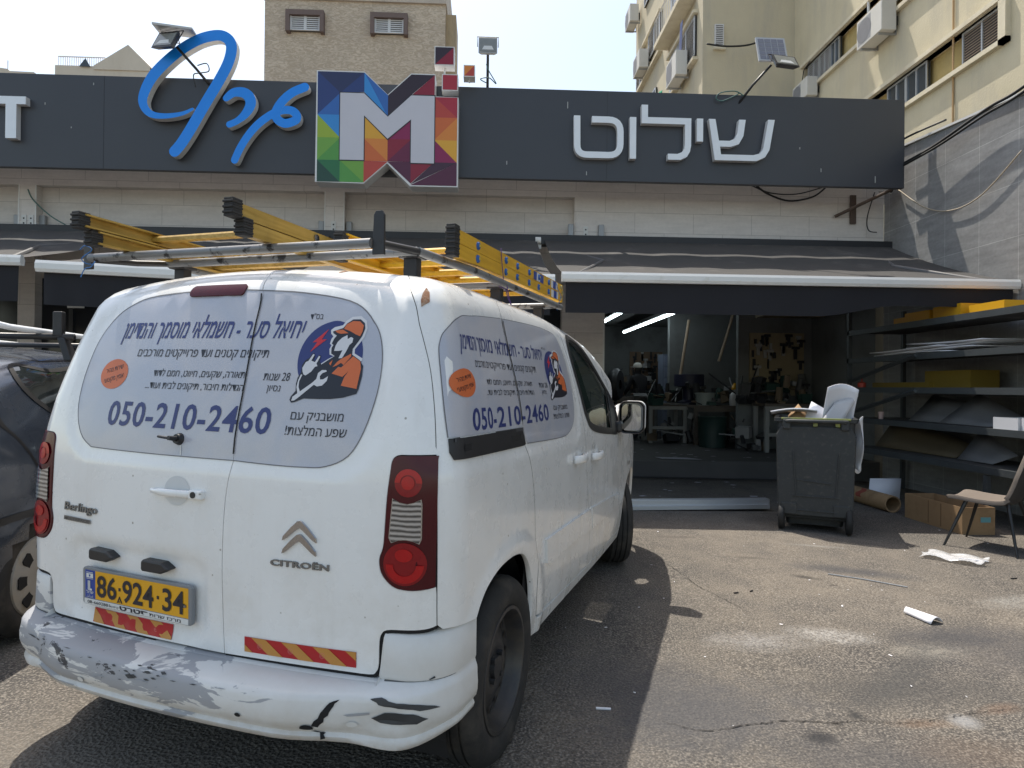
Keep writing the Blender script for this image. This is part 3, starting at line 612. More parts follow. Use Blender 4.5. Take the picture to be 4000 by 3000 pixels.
def skin(name, V, N, Fc, m, parent, skirt=None):
    """mesh with its own normals; skirt = (loop point ids, depth)"""
    V = [tuple(v) for v in V]; N = [tuple(n) for n in N]; Fc = list(Fc)
    if skirt:
        third = {}
        for f in Fc:
            for k in range(len(f)):
                i, j = f[k], f[(k+1) % len(f)]; third[(min(i, j), max(i, j))] = f[(k+2) % len(f)]
        for loop, dep in skirt:
            n = len(loop)
            for k in range(n):
                i, j = loop[k], loop[(k+1) % n]
                if i == j: continue
                a, b = Vector(V[i]), Vector(V[j]); na, nb = Vector(N[i]), Vector(N[j]); e = (b-a).cross(na)
                e = e.normalized() if e.length > 1e-9 else na
                q = third.get((min(i, j), max(i, j)))
                if q is not None and e.dot(Vector(V[q])-a) > 0: e = -e
                o = len(V); V += [tuple(a), tuple(b), tuple(b-nb*dep), tuple(a-na*dep)]
                # the edge is rounded: its top takes the panel's normal
                N += [tuple((e*.5+na*.5).normalized()), tuple((e*.5+nb*.5).normalized()), tuple(e), tuple(e)]
                f = (o, o+1, o+2, o+3)
                if (b-a).cross(-nb).dot(e) < 0: f = f[::-1]
                Fc.append(f)
    me = bpy.data.meshes.new(name); me.from_pydata(V, [], Fc)
    for x in (m if isinstance(m, (list, tuple)) else [m]): me.materials.append(x)
    me.polygons.foreach_set('use_smooth', [True]*len(me.polygons)); me.update()
    me.normals_split_custom_set_from_vertices(N)
    o = bpy.data.objects.new(name, me); C.objects.link(o); o.parent = parent
    return o
def flip(Fc, V, N):
    o = []
    for f in Fc:
        a, b, c = (Vector(V[f[0]]), Vector(V[f[1]]), Vector(V[f[2]])); n = (b-a).cross(c-a)
        o.append(tuple(f) if n.dot(Vector(N[f[0]])) >= 0 else tuple(reversed(f)))
    return o
def panel(name, poly, m, parent, off=0.0, h=.05, gap=.0036, depth=.005, holes=(), mp=M_ab, side=1, dh=.03):
    poly = densify(poly, dh); 
    if gap: poly = inset_poly(poly, gap)
    holes = [densify(q, dh) for q in holes]
    V2, Fc = cdt(poly, h, holes); V2 = np.array(V2)
    q = V2*np.array([side, 1]) if mp is M_ab else V2
    P, N = mp(q, off); Fc = flip(Fc, P, N)
    sk = []
    if depth:
        base = 0
        for pl in [poly]+list(holes):
            ids = []
            for p in pl:
                ids.append(int(np.argmin(((V2-np.array(p))**2).sum(1))))
            sk.append((ids, depth))
    return skin(name, P, N, Fc, m, parent, sk)
def decal(name, v2, fc, m, parent, off=.004, tf=None, mp=M_ab):
    v2 = np.asarray(v2, float)
    if tf is not None: v2 = tf(v2)
    P, N = mp(v2, off); return skin(name, P, N, flip(fc, P, N), m, parent)
def merge2(items):
    V = []; Fc = []
    for v, f in items:
        o = len(V); V += [tuple(x) for x in v]; Fc += [tuple(o+i for i in q) for q in f]
    return np.array(V), Fc
def strip2(path, w):
    P = np.array(path, float); T = np.gradient(P, axis=0); T /= np.linalg.norm(T, axis=1, keepdims=True)+1e-9
    Nn = np.stack([-T[:, 1], T[:, 0]], 1)*w/2; n = len(P)
    return np.concatenate([P+Nn, P-Nn]), [(i, i+1, n+i+1, n+i) for i in range(n-1)]
def disc2(cx, cy, rx, ry=None, n=28, a0=0, a1=360, r0=0):
    ry = rx if ry is None else ry
    A = [R(a0+(a1-a0)*i/n) for i in range(n+1)]
    o = [(cx+rx*math.cos(t), cy+ry*math.sin(t)) for t in A]
    if r0:
        i_ = [(cx+rx*r0*math.cos(t), cy+ry*r0*math.sin(t)) for t in A]
        return o+i_, [(k, k+1, n+2+k, n+1+k) for k in range(n)]
    return o+[(cx, cy)], [(k, k+1, n+1) for k in range(n)]

# paint: white, a little grimy low down
t = NT('van_white'); X = t.xyz()
grime = t.math('MULTIPLY', t.ramp(X[2], .25, .95, (1, 1, 1), (.25, .25, .25)), t.ramp(t.noise(5, 7, .7), .46, .75))
c = t.mix(t.math('MULTIPLY', grime, .6), (.80, .80, .785), (.52, .47, .39))
mpg = t.n('Mapping'); mpg.inputs['Scale'].default_value = (14, 14, 1.3); t.l(t.co(), mpg.inputs[0])
c = t.mix(t.math('MULTIPLY', t.ramp(t.noise(1, 5, .6, mpg.outputs[0]), .56, .78), .22), c, (.52, .48, .42))
spk = t.n('TexVoronoi'); spk.inputs['Scale'].default_value = 13; t.l(t.co(), spk.inputs[0])
c = t.mix(t.ramp(spk.outputs['Distance'], .035, .06, (.8, .8, .8), (0, 0, 0)), c, (.22, .19, .15))
fine = t.ramp(t.noise(140, 2, .5), .70, .78)
c = t.mix(t.math('MULTIPLY', fine, .3), c, (.4, .36, .3))
t.col(c); t.set(Roughness=t.ramp(t.noise(7, 5), .3, .7, (.20, .20, .20), (.38, .38, .38)), Coat_Weight=.6, Coat_Roughness=.06)
t.bump(t.noise(2.2, 2, .4), .05, .02)
WHITE = t.m
# bumper: white over grey primer and black plastic where it has been scraped
t = NT('bumper_scraped_white'); X = t.xyz()
mp_ = t.n('Mapping'); mp_.inputs['Scale'].default_value = (5, 5, 26); t.l(t.co(), mp_.inputs[0])
mp2 = t.n('Mapping'); mp2.inputs['Scale'].default_value = (9, 9, 16); t.l(t.co(), mp2.inputs[0])
zone = t.math('MULTIPLY', t.ramp(X[0], 0.0, .5, (1, 1, 1), (.0, .0, .0)), 1.0)
xr = t.n('MapRange'); t.l(X[0], xr.inputs[0]); xr.inputs[1].default_value = .05; xr.inputs[2].default_value = .60; xr.inputs[3].default_value = .19; xr.inputs[4].default_value = -.16
zr_ = t.n('MapRange'); t.l(X[2], zr_.inputs[0]); zr_.inputs[1].default_value = .345; zr_.inputs[2].default_value = .40; zr_.inputs[3].default_value = -.12; zr_.inputs[4].default_value = .03
zr2 = t.n('MapRange'); t.l(X[2], zr2.inputs[0]); zr2.inputs[1].default_value = .455; zr2.inputs[2].default_value = .49; zr2.inputs[3].default_value = 0; zr2.inputs[4].default_value = -.09
bias = t.math('ADD', t.math('ADD', xr.outputs[0], zr_.outputs[0]), zr2.outputs[0])
n1 = t.math('ADD', t.noise(1, 6, .62, mp_.outputs[0], .6), bias)
n2 = t.math('ADD', t.noise(1, 7, .7, mp2.outputs[0], 1.0), t.math('MULTIPLY', bias, .8))
dirtb = t.math('MULTIPLY', t.ramp(t.noise(8, 6, .7), .4, .75), t.ramp(X[2], .28, .42, (1, 1, 1), (.25, .25, .25)))
c = t.mix(t.math('MULTIPLY', dirtb, .75), (.66, .655, .635), (.38, .31, .22))
c = t.mix(t.ramp(n1, .635, .65), c, (.33, .335, .35))
c = t.mix(t.ramp(n2, .76, .775), c, (.05, .05, .055))
t.col(c); t.set(Roughness=t.ramp(n1, .6, .66, (.42, .42, .42), (.65, .65, .65))); t.bump(t.noise(9, 3), .12, .01)
BUMPER = t.m
BLK = mat('black_plastic', (.018, .018, .02), .45, var=.3, scale=20, bump=.1, bscale=300)
RUB = mat('tyre_rubber', (.022, .021, .02), .8, var=.3, scale=30, dirt=(.07, .06, .05), dscale=9, dlo=.5, dhi=.8, bump=.2, bscale=120)
GASK = mat('gap_dark', (.006, .006, .007), .8)
LINER = mat('inside_dark', (.012, .012, .013), .9)
REDD = mat('lamp_red_dark', (.060, .002, .006), .22, var=.3, scale=15, Specular_IOR_Level=.35)
REDL = mat('lamp_red', (.38, .006, .008), .22, var=.2, scale=40, Specular_IOR_Level=.4)
REDM = mat('lamp_red_mid', (.22, .004, .008), .25, var=.2, scale=60, Specular_IOR_Level=.4)
t = NT('lamp_clear'); X = t.xyz(); wv = t.n('TexWave', wave_type='BANDS', bands_direction='Z'); wv.inputs['Scale'].default_value = 22; wv.inputs['Distortion'].default_value = 1.5; t.l(t.co(), wv.inputs[0])
t.col(t.mix(wv.outputs['Fac'], (.05, .05, .05), (.50, .49, .48))); t.set(Roughness=.15, Metallic=.5, Coat_Weight=1.0); LCLR = t.m
CHROME = mat('chrome', (.42, .42, .43), .12, 1, var=.05)
GREYM = mat('badge_grey', (.22, .22, .22), .3, .7, var=.1)
STEEL = mat('wheel_steel', (.045, .045, .048), .5, .4, var=.3, scale=12, dirt=(.10, .085, .065), dscale=7, dlo=.45, dhi=.8)
t = NT('window_sticker'); vr = t.n('TexVoronoi'); vr.inputs['Scale'].default_value = 420; t.l(t.co(), vr.inputs[0])
ban = t.noise(3.2, 3, .5, None, 1.6)
c = t.mix(t.ramp(ban, .35, .65), (.44, .462, .53), (.525, .515, .54))
c = t.mix(t.math('MULTIPLY', t.ramp(vr.outputs['Distance'], .25, .5), .22), c, (.30, .30, .33)); t.col(c); t.set(Roughness=.3, Coat_Weight=.5, Coat_Roughness=.08); STICK = t.m
NAVY = mat('ink_navy', (.022, .035, .155), .4, var=.06); INK = mat('ink_black', (.012, .013, .022), .4, var=.05)
ORNG = mat('ink_orange', (.60, .135, .035), .4, var=.05); REDI = mat('ink_red', (.55, .02, .03), .4, var=.05); LOGOW = mat('ink_white', (.62, .62, .64), .4, var=.04)
PLATEY = mat('plate_yellow', (.72, .36, .008), .35, var=.06, scale=12); PLATEB = mat('plate_blue', (.012, .05, .30), .35, var=.05); FRAME = mat('plate_frame_grey', (.20, .21, .22), .45, var=.1); WPL = mat('plate_white', (.66, .66, .64), .5, var=.06)
RFR = mat('reflector_red', (.42, .010, .014), .35, var=.05); RFA = mat('reflector_amber', (.52, .24, .05), .35, var=.05)
t = NT('car_glass'); t.col((.012, .024, .021)); t.set(Roughness=.03, Alpha=.90, Specular_IOR_Level=.8); GLASS = t.m

van = thing('delivery_van', 'white panel van seen from behind with sign-written windows, scraped bumper and a ladder rack', 'van')
van.matrix_world = VR.to_4x4(); van.location = VT
SEAM = [(.060, 1.70), (.085, 1.655), (.108, 1.592), (.129, 1.547), (.135, 1.464), (.146, 1.3), (.146, 1.148), (.148, 1.064), (.135, .945), (.132, .761), (.137, .597), (.142, .476)]
SEAM_S = spline(SEAM, 4)
OUTER = spline([(.82, .628), (.817, .72), (.813, .881), (.808, 1.025), (.803, 1.169), (.795, 1.265), (.78, 1.357), (.754, 1.435), (.718, 1.515), (.69, 1.554), (.626, 1.61), (.58, 1.66), (.555, 1.70)], 4)
LIGHT_IN = spline([(.815, 1.1125), (.731, 1.111), (.701, 1.11), (.686, 1.104), (.678, 1.091), (.675, 1.062), (.669, .992), (.666, .905), (.664, .859), (.661, .842), (.655, .824), (.653, .806), (.659, .778), (.676, .755), (.701, .738), (.737, .733), (.777, .735), (.815, .7415)], 3)
BOT_R = spline([(.142, .477), (.513, .479), (.625, .479), (.648, .489), (.656, .514), (.657, .575), (.663, .600), (.679, .613), (.722, .617), (.773, .619), (.80, .622), (.82, .628)], 3)
out_lo = [p for p in OUTER if p[1] < .738]; out_hi = [p for p in OUTER if p[1] > 1.118]
cap_r = [(.45, 1.705), (.3, 1.708), (.15, 1.705)]
rd = panel('rear_door', SEAM_S+BOT_R[1:]+out_lo[1:]+LIGHT_IN[::-1]+out_hi+cap_r, WHITE, van, h=.024, dh=.02)
bot_l = [(x if x > .142 else -.142, z) for x, z in BOT_R]
ld = panel('rear_door', [(-x, z) for x, z in SEAM_S]+[(.0, .477)]+BOT_R[1:]+out_lo[1:]+LIGHT_IN[::-1]+out_hi+[(.45, 1.705), (.2, 1.708), (.05, 1.707)], WHITE, van, h=.024, dh=.02, side=-1)
# quarter panels, roof
ARCH = spline([(.985, .600), (1.02, .640), (1.08, .678), (1.18, .706), (1.30, .718), (1.40, .714), (1.49, .690), (1.575, .625), (1.63, .535), (1.652, .45), (1.652, .40), (1.640, .31)], 4)
SLIDE = spline([(1.60, 1.70), (1.555, 1.66), (1.522, 1.58), (1.509, 1.451), (1.515, 1.361), (1.517, 1.256), (1.514, 1.163), (1.525, 1.1), (1.546, 1.06), (1.584, .985), (1.616, .875), (1.641, .723), (1.671, .606), (1.701, .486), (1.724, .385)], 4)
BSEAM = spline([(2.40, 1.70), (2.413, 1.626), (2.442, 1.496), (2.452, 1.353), (2.473, 1.209), (2.505, 1.064), (2.555, .80), (2.60, .68), (2.655, .59), (2.67, .514), (2.665, .34)], 4)
FSEAM = spline([(3.40, 1.10), (3.50, 1.07), (3.559, 1.0), (3.63, .86), (3.66, .72), (3.67, .34)], 4)
BUMS = [(.823, .628), (.837, .614), (.879, .611), (.939, .604), (.985, .600)]
quarter = OUTER[::-1]+BUMS[1:]+ARCH+[(1.75, .305), (1.735, .372)]+SLIDE[::-1]+[(1.60, 1.79), (1.2, 1.814), (.9, 1.814), (.60, 1.814), (.585, 1.76)]
V = []; N = []; Fc = []; SK = []
def acc(poly, side, mp=M_ab, h=.05, off=0, holes=()):
    poly = inset_poly(densify(poly, .03), .004) if mp is M_ab else densify(poly, .06)
    v2, f = cdt(poly, h, holes); v2 = np.array(v2); P, n = mp(v2*np.array([side, 1]) if mp is M_ab else v2, off); f = flip(f, P, n); o = len(V)
    V.extend(P.tolist()); N.extend(n.tolist()); Fc.extend([tuple(o+i for i in q) for q in f])
    if mp is M_ab: SK.append(([o+int(np.argmin(((v2-np.array(p))**2).sum(1))) for p in poly], .02))
SILL = [(1.735, .372), (1.75, .305), (2.2, .295), (2.9, .285), (3.67, .285), (3.67, .338), (2.66, .338), (2.2, .352)]
fender = FSEAM+[(3.67, .285), (3.70, .40)]+spline([(3.72, .46), (3.76, .56), (3.86, .66), (3.98, .71), (4.10, .728), (4.22, .71), (4.34, .65), (4.43, .55), (4.48, .42)], 3)+[(4.52, .30), (4.8, .30), (4.86, .62), (4.7, .98), (4.2, 1.10), (3.9, 1.14), (3.6, 1.20)]
top_strip = [(1.60, 1.70), (2.0, 1.705), (2.40, 1.70), (2.55, 1.695), (2.75, 1.665), (3.0, 1.555), (3.2, 1.40), (3.36, 1.26), (3.55, 1.40), (3.4, 1.575), (3.2, 1.695), (2.9, 1.785), (2.6, 1.805), (2.4, 1.811), (2.0, 1.812), (1.60, 1.79)]
for s in (1, -1):
    acc(top_strip, s, h=.05); acc(quarter, s, h=.03); acc(SILL, s); acc(fender, s)
roof = [(-.6, .62), (.6, .62), (.6, 2.56), (.3, 2.62), (0, 2.64), (-.3, 2.62), (-.6, 2.56)]
acc(roof, 1, M_roof, .07)
acc([(-.62, 3.44), (.62, 3.44), (.62, 4.0), (.5, 4.2), (-.5, 4.2), (-.62, 4.0)], 1, M_roof, .08)
# the roof's rear lip, between the doors and the roof
acc([(-.60, 1.814), (.60, 1.814), (.585, 1.76), (.555, 1.708), (.45, 1.712), (.3, 1.714), (.15, 1.712), (0, 1.714), (-.15, 1.712), (-.3, 1.714), (-.45, 1.712), (-.555, 1.708), (-.585, 1.76)], 1)
skin('body', V, N, Fc, WHITE, van, SK)
# sliding doors and front doors with their windows
for s in (1, -1):
    sd = panel('sliding_door', SLIDE+[(2.2, .356), (2.663, .342)]+BSEAM[::-1]+[(2.0, 1.705)], WHITE, van, h=.035, side=s, gap=.006)
    WIN = spline([(2.50, 1.47), (2.515, 1.56), (2.56, 1.605), (2.66, 1.612), (2.80, 1.578), (2.98, 1.475), (3.21, 1.318), (3.40, 1.185), (3.44, 1.10), (3.40, 1.045), (3.15, 1.058), (2.83, 1.085), (2.68, 1.108), (2.61, 1.14), (2.545, 1.22), (2.51, 1.36)], 4, True)
    fd = panel('front_door', BSEAM+[(2.8, .340), (3.3, .340), (3.665, .342)]+FSEAM[::-1]+[(3.36, 1.26), (3.2, 1.40), (3.0, 1.555), (2.75, 1.665), (2.55, 1.695)], WHITE, van, h=.055, side=s, holes=[WIN])
    panel('window', WIN, GLASS, fd, off=-.012, h=.08, gap=0, depth=0, side=s)
    v2, f2 = strip2(WIN+WIN[:1], .040); decal('window_seal', v2*[s, 1], f2, BLK, fd, .003)
    v2, f2 = strip2([(3.19, 1.325), (3.21, 1.05)], .03); decal('window_seal', v2*[s, 1], f2, BLK, fd, .002)
    panel('mirror_sail', [(3.235, 1.30), (3.40, 1.185), (3.44, 1.10), (3.40, 1.045), (3.22, 1.055)], BLK, fd, off=.004, h=.05, gap=0, depth=.006, side=s)
    v2, f2 = strip2(spline([(2.50, 1.40), (2.515, 1.54), (2.56, 1.590), (2.66, 1.597), (2.80, 1.562), (2.98, 1.460), (3.22, 1.300)], 4), .035); decal('window_seal', v2*[s, 1], f2, BLK, fd, -.002)
    # moulded rub strips and door handles
    for par, q in ((sd, [(1.785, .684), (2.2, .676), (2.622, .667), (2.655, .60), (2.672, .55), (2.2, .566), (1.86, .566), (1.815, .578)]), (fd, [(2.652, .667), (3.1, .648), (3.50, .622), (3.56, .605), (3.585, .545), (3.1, .546), (2.69, .548), (2.672, .60)])):
        panel('rub_strip', q, WHITE, par, off=.011, h=.06, gap=0, depth=.012, side=s)
    for par, y0, y1, z in ((sd, 1.60, 1.80, .968), (fd, 1.985, 2.185, .948)):
        P, n = M_ab([(s*(y+.64), z) for y in np.linspace(y0, y1, 9)], 0, lambda p: Fvan(p, False))
        g = G(); pts = [Vector(P[i])+Vector(n[i])*(.010+.028*math.sin(math.pi*i/8)**.5) for i in range(9)]
        rings = [[p+Vector((0, 0, math.sin(a)*.021))+Vector(n[i])*math.cos(a)*.011 for a in np.linspace(0, 2*math.pi, 11)[:-1]] for i, p in enumerate(pts)]
        g.add([q for r_ in rings for q in r_], [(i*10+k, i*10+(k+1) % 10, (i+1)*10+(k+1) % 10, (i+1)*10+k) for i in range(8) for k in range(10)]+[tuple(range(10)), tuple(80+k for k in range(10))])
        obj('handle', g, WHITE, par, True)
    v2, f2 = disc2(s*3.86, .79, .022, .018); decal('side_repeater', v2, f2, LCLR, van, .012)
# rail of the sliding door
for s in (1, -1):
    rl = panel('door_rail', [(.842, 1.158), (1.5, 1.161), (1.522, 1.10), (1.5, 1.096), (.862, 1.096), (.846, 1.118)], BLK, van, off=.006, h=.07, gap=0, depth=.014, side=s)
    v2, f2 = strip2([(.90, 1.128), (1.47, 1.130)], .020); decal('rail_slot', v2*[s, 1], f2, GASK, rl, .0075)
    v2, f2 = strip2([(.86, 1.153), (1.5, 1.157)], .012); decal('rail_lip', v2*[s, 1], f2, mat('black_plastic_worn', (.06, .06, .065), .3), rl, .009)
# dark inner shell behind the gaps, wheel wells
F0 = lambda p: Fvan(p, False)
g = G()
aa = np.concatenate([np.linspace(-2.36, -.6, 30), np.linspace(-.58, .58, 16), np.linspace(.6, 2.36, 30)])
for b0, b1 in ((.72, 1.70),):
    bb = np.linspace(b0, b1, 16); Q = np.array([(a, b) for b in bb for a in aa]); P, n = M_ab(Q, -.028, F0); P = P.reshape(len(bb), len(aa), 3)
    g.grid(P)
aa2 = np.linspace(-.94, .94, 40); bb = np.linspace(.34, .74, 6); P, n = M_ab(np.array([(a, b) for b in bb for a in aa2]), -.03, F0); g.grid(P.reshape(6, 40, 3))
for s in (1, -1):
    for a0, a1, b0, b1 in ((1.60, 3.66, .31, .76), (2.40, 3.70, .72, 1.02), (3.6, 4.85, .74, .92)):
        bb = np.linspace(b0, b1, 6); ac = np.linspace(a0, a1, 24); P, n = M_ab(np.array([(s*a, b) for b in bb for a in ac]), -.03, F0); g.grid(P.reshape(6, 24, 3))
P, n = M_roof(np.array([(x, y) for y in np.linspace(.6, 2.56, 20) for x in np.linspace(-.62, .62, 8)]), -.03, F0); g.grid(P.reshape(20, 8, 3))
g.box(-.70, .70, .45, 3.9, .28, .33); g.box(-.60, .60, 1.80, 1.83, .3, 1.55)
for s in (1, -1):
    for cy in (.735, 3.463):
        A = [math.radians(k) for k in range(-25, 206, 10)]
        ring = [[(s*x, cy+.385*math.cos(q), .34+.385*math.sin(q)) for q in A] for x in (.55, .80)]
        g.grid(ring); g.prism([(math.cos(q)*.385, math.sin(q)*.385) for q in A], lambda u, v, w, s=s, cy=cy: (s*w, cy+u, .34+v), .54, .55)
obj('inner_shell', g, LINER, van, recalc=False)
# windscreen
panel('windscreen', [(-.6, 2.60), (0, 2.66), (.6, 2.60), (.62, 3.36), (0, 3.42), (-.62, 3.36)], GLASS, van, off=-.004, h=.12, gap=0, depth=0, mp=M_roof)
g = G(); g.box(-.70, .70, 2.75, 3.3, .70, 1.02); obj('dashboard', g, mat('dash_green_grey', (.06, .085, .08), .4), van, bevel=.06)
seat_m = mat('seat_cloth', (.05, .06, .06), .8)
for sx in (-.38, .38):
    g = G(); g.box(sx-.24, sx+.24, 1.86, 2.02, .55, 1.22); g.box(sx-.13, sx+.13, 1.88, 1.98, 1.24, 1.42); g.box(sx-.25, sx+.25, 1.95, 2.45, .48, .64); obj('seat', g, seat_m, van, bevel=.05)
g = G(); Mx = Matrix.Translation((-.36, 2.62, .98)) @ Matrix.Rotation(R(-62), 4, 'X')
for k in range(28):
    a, b = 2*math.pi*k/28, 2*math.pi*(k+1)/28
    g.cyl(Mx @ Vector((.18*math.cos(a), .18*math.sin(a), 0)), Mx @ Vector((.18*math.cos(b), .18*math.sin(b), 0)), .014, n=6, cap=False)
obj('steering_wheel', g, BLK, van, True)
# door mirrors
for s in (1, -1):
    mr = G()
    P0, n0 = M_ab([(s*3.36, 1.09)], 0, F0); p0 = Vector(P0[0])
    cxm, cym, czm = .985, 2.80, 1.135
    def rr(hx, hz, rad, n=6):
        o = []
        for qx, qz, a0 in ((1, 1, 0), (-1, 1, 90), (-1, -1, 180), (1, -1, 270)):
            for k in range(n+1):
                a = R(a0+90*k/n); o.append((qx*(hx-rad)+rad*math.cos(a), qz*(hz-rad)+rad*math.sin(a)))
        return o
    m0 = rr(.083, .108, .045)
    rings = []
    for yy, sc in ((-.005, .9), (-.012, .97), (0, 1.0), (.05, 1.0), (.085, .85), (.105, .55)):
        rings.append([(s*(cxm+u*sc), cym+yy, czm+v*sc) for u, v in m0])
    n_ = len(m0)
    mr.add([p for r_ in rings for p in r_], [(i*n_+k, i*n_+(k+1) % n_, (i+1)*n_+(k+1) % n_, (i+1)*n_+k) for i in range(5) for k in range(n_)]+[tuple((5*n_+k) for k in range(n_))])
    mo = obj('door_mirror', mr, BLK, van, True, auto=50)
    g = G(); g.prism([(u*.96+.007, v*.96+.006) for u, v in m0], lambda u, v, w, s=s: (s*(cxm+u), cym+w, czm+v), .035, .07); obj('mirror_cap', g, WHITE, mo, bevel=.012)
    g = G(); g.prism([(u*.76, v*.80) for u, v in m0], lambda u, v, w, s=s: (s*(cxm+u), cym+w, czm+v), -.012, -.008); obj('mirror_glass', g, mat('mirror_silver', (.42, .43, .45), .03, 1, var=0), mo)
    g = G(); g.box(*sorted((s*.84, s*.93)), 2.74, 2.86, 1.03, 1.11); obj('mirror_arm', g, BLK, mo, bevel=.02)
# ---------------------------------------------------------------- van: bumper, lamps, signs, wheels, rack
def bump_top(a):
    return .474+.138*sst(.656, .672, a)
g = G(); A_ = np.concatenate([np.linspace(0, .6, 13)[:-1], np.linspace(.6, .65, 4)[:-1], np.linspace(.65, .68, 13)[:-1], np.linspace(.68, .76, 7)[:-1], np.linspace(.76, 1.0, 13)]); A_ = np.concatenate([-A_[::-1], A_[1:]])
def prot(a):
    a = np.abs(a); return .124-.056*sst(.40, .70, a)-.050*sst(.66, .90, a)
rows = []
for a in A_:
    u = abs(a); E = float(prot(a)); zt = float(bump_top(u)); dr = .022*math.exp(-((u-.72)/.10)**2); dent = .012*math.exp(-((a-.70)/.05)**2)
    zl = .030-.028*math.exp(-((u-.70)/.12)**2); zs = max(.30, .30+.12*float(sst(.84, 1.0, u)))
    pr_ = [(-.03, zt-.002), (-.006, zt-.004), (.005, zt-.014 if u > .66 else zt-.007), (.008, .484 if u > .66 else zt-.008), (.008 if u < .66 else .003, .474 if u > .66 else zt-.009),
           (E*.45, .466), (E*.84, .457), (E*.965, .449), (E, .434), (E+.004-dent, .41), (E+.003-dent*2, .385), (E-.004-dent, .364), (E-.014, .354-dr*.4), (E-.020, .346-dr*.6), (E-.012, .337-dr*.8), (E-.018, .322-dr), (E-.05, .312-dr), (E-.15, .306-dr)]
    piv, d = frame_ab(np.array([a]), np.array([.5])); q = march(piv, d, lambda p: Fvan(p, False))[0]
    rows.append([(q[0]+d[0][0]*o, q[1]+d[0][1]*o, z) for o, z in pr_])
# side edge follows the wheel arch
for sgn in (0, -1):
    r_ = rows[sgn]
g.grid(rows); bumper = obj('bumper', g, BUMPER, van, True, auto=55)
bumper_rows = np.array(rows)
def on_bumper(a, k):
    """point on the bumper skin at unrolled position a and profile row k (fractional)"""
    i = int(np.clip(np.searchsorted(A_, a)-1, 0, len(A_)-2)); t_ = (a-A_[i])/(A_[i+1]-A_[i]); j = int(k); f = k-j
    p = bumper_rows[i]*(1-t_)+bumper_rows[i+1]*t_
    return p[j]*(1-f)+p[min(j+1, len(p)-1)]*f
def bump_decal(name, poly, m, off=.0025):
    V2, f2 = cdt(poly, .02); P = np.array([on_bumper(a, k) for a, k in V2]); e = .004
    N = []
    for a, k in V2:
        t1 = on_bumper(a+e, k)-on_bumper(a-e, k); t2 = on_bumper(a, k+.05)-on_bumper(a, k-.05); n = np.cross(t1, t2); n /= np.linalg.norm(n)+1e-9
        if n[1] > 0 and abs(n[1]) > .2: n = -n
        N.append(n)
    N = np.array(N); return skin(name, P+N*off, N, flip(f2, P, N), m, bumper)
def jag(poly, amp, seed):
    rd_ = random.Random(seed); o = []
    P = densify([(a, k*.06) for a, k in poly], .018)
    return [(a+rd_.uniform(-amp, amp), k/.06+rd_.uniform(-amp, amp)/.06) for a, k in P]
DARKP = mat('bare_plastic', (.045, .047, .05), .6, var=.2, scale=30); PRIM = mat('bare_primer', (.34, .345, .36), .55, var=.08)
bump_decal('scrape', jag([(.665, 9.6), (.70, 8.9), (.76, 9.1), (.80, 9.9), (.77, 10.4), (.71, 10.5), (.68, 10.3)], .005, 3), DARKP)
bump_decal('scrape', jag([(.66, 7.0), (.685, 6.6), (.72, 7.6), (.80, 8.4), (.83, 9.1), (.80, 9.0), (.73, 8.3), (.68, 7.9)], .004, 5), DARKP)
bump_decal('scrape', jag([(.60, 9.2), (.66, 8.9), (.66, 9.15), (.61, 9.4)], .002, 6), PRIM)
bump_decal('crack', jag([(.520, 10.6), (.545, 9.0), (.575, 7.6), (.59, 7.4), (.572, 8.6), (.55, 10.0), (.535, 10.8)], .003, 8), GASK)
bump_decal('crack', jag([(.525, 12.0), (.545, 13.0), (.548, 14.3), (.537, 14.6), (.535, 13.2), (.512, 12.2)], .003, 9), GASK)
for a, k, r_ in ((.505, 11.0, .018), (.305, 10.2, .0095), (-.80, 10.0, .014)):
    bump_decal('sensor_hole', [(a+r_*math.cos(q), k+r_/.034*math.sin(q)) for q in np.linspace(0, 2*math.pi, 17)[:-1]], GASK, .003)
for a, k in ((.62, 10.3), (-.30, 10.5)):
    bump_decal('parking_sensor', [(a+.013*math.cos(q), k+.38*math.sin(q)) for q in np.linspace(0, 2*math.pi, 17)[:-1]], WPL, .004)
rdc = random.Random(31)
for k in range(16):
    a, kk = rdc.gauss(-.03, .05), rdc.uniform(5.6, 8.6); l_, h_ = rdc.uniform(.006, .022), rdc.uniform(.08, .28)
    bump_decal('scratch', [(a-l_, kk-h_*.2), (a, kk-h_), (a+l_, kk+h_*.3), (a-.2*l_, kk+h_)], DARKP, .002)
for k in range(26):
    a, kk = rdc.uniform(-.72, .25), rdc.uniform(6.8, 10.4); l_, h_ = rdc.uniform(.008, .035), rdc.uniform(.04, .14)
    bump_decal('scratch', [(a-l_, kk+h_*.6), (a, kk-h_), (a+l_, kk-h_*.5), (a+.2*l_, kk+h_)], PRIM if k % 3 else DARKP, .002)
for s in (1, -1):
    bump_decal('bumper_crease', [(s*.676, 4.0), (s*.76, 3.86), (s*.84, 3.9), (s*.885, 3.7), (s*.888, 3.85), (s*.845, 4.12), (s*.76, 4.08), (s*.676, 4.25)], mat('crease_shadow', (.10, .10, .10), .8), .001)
# chips on the horn pad
bump_decal('scrape', jag([(.80, 3.3), (.815, 3.0), (.822, 3.1), (.805, 3.5)], .003, 12), DARKP)

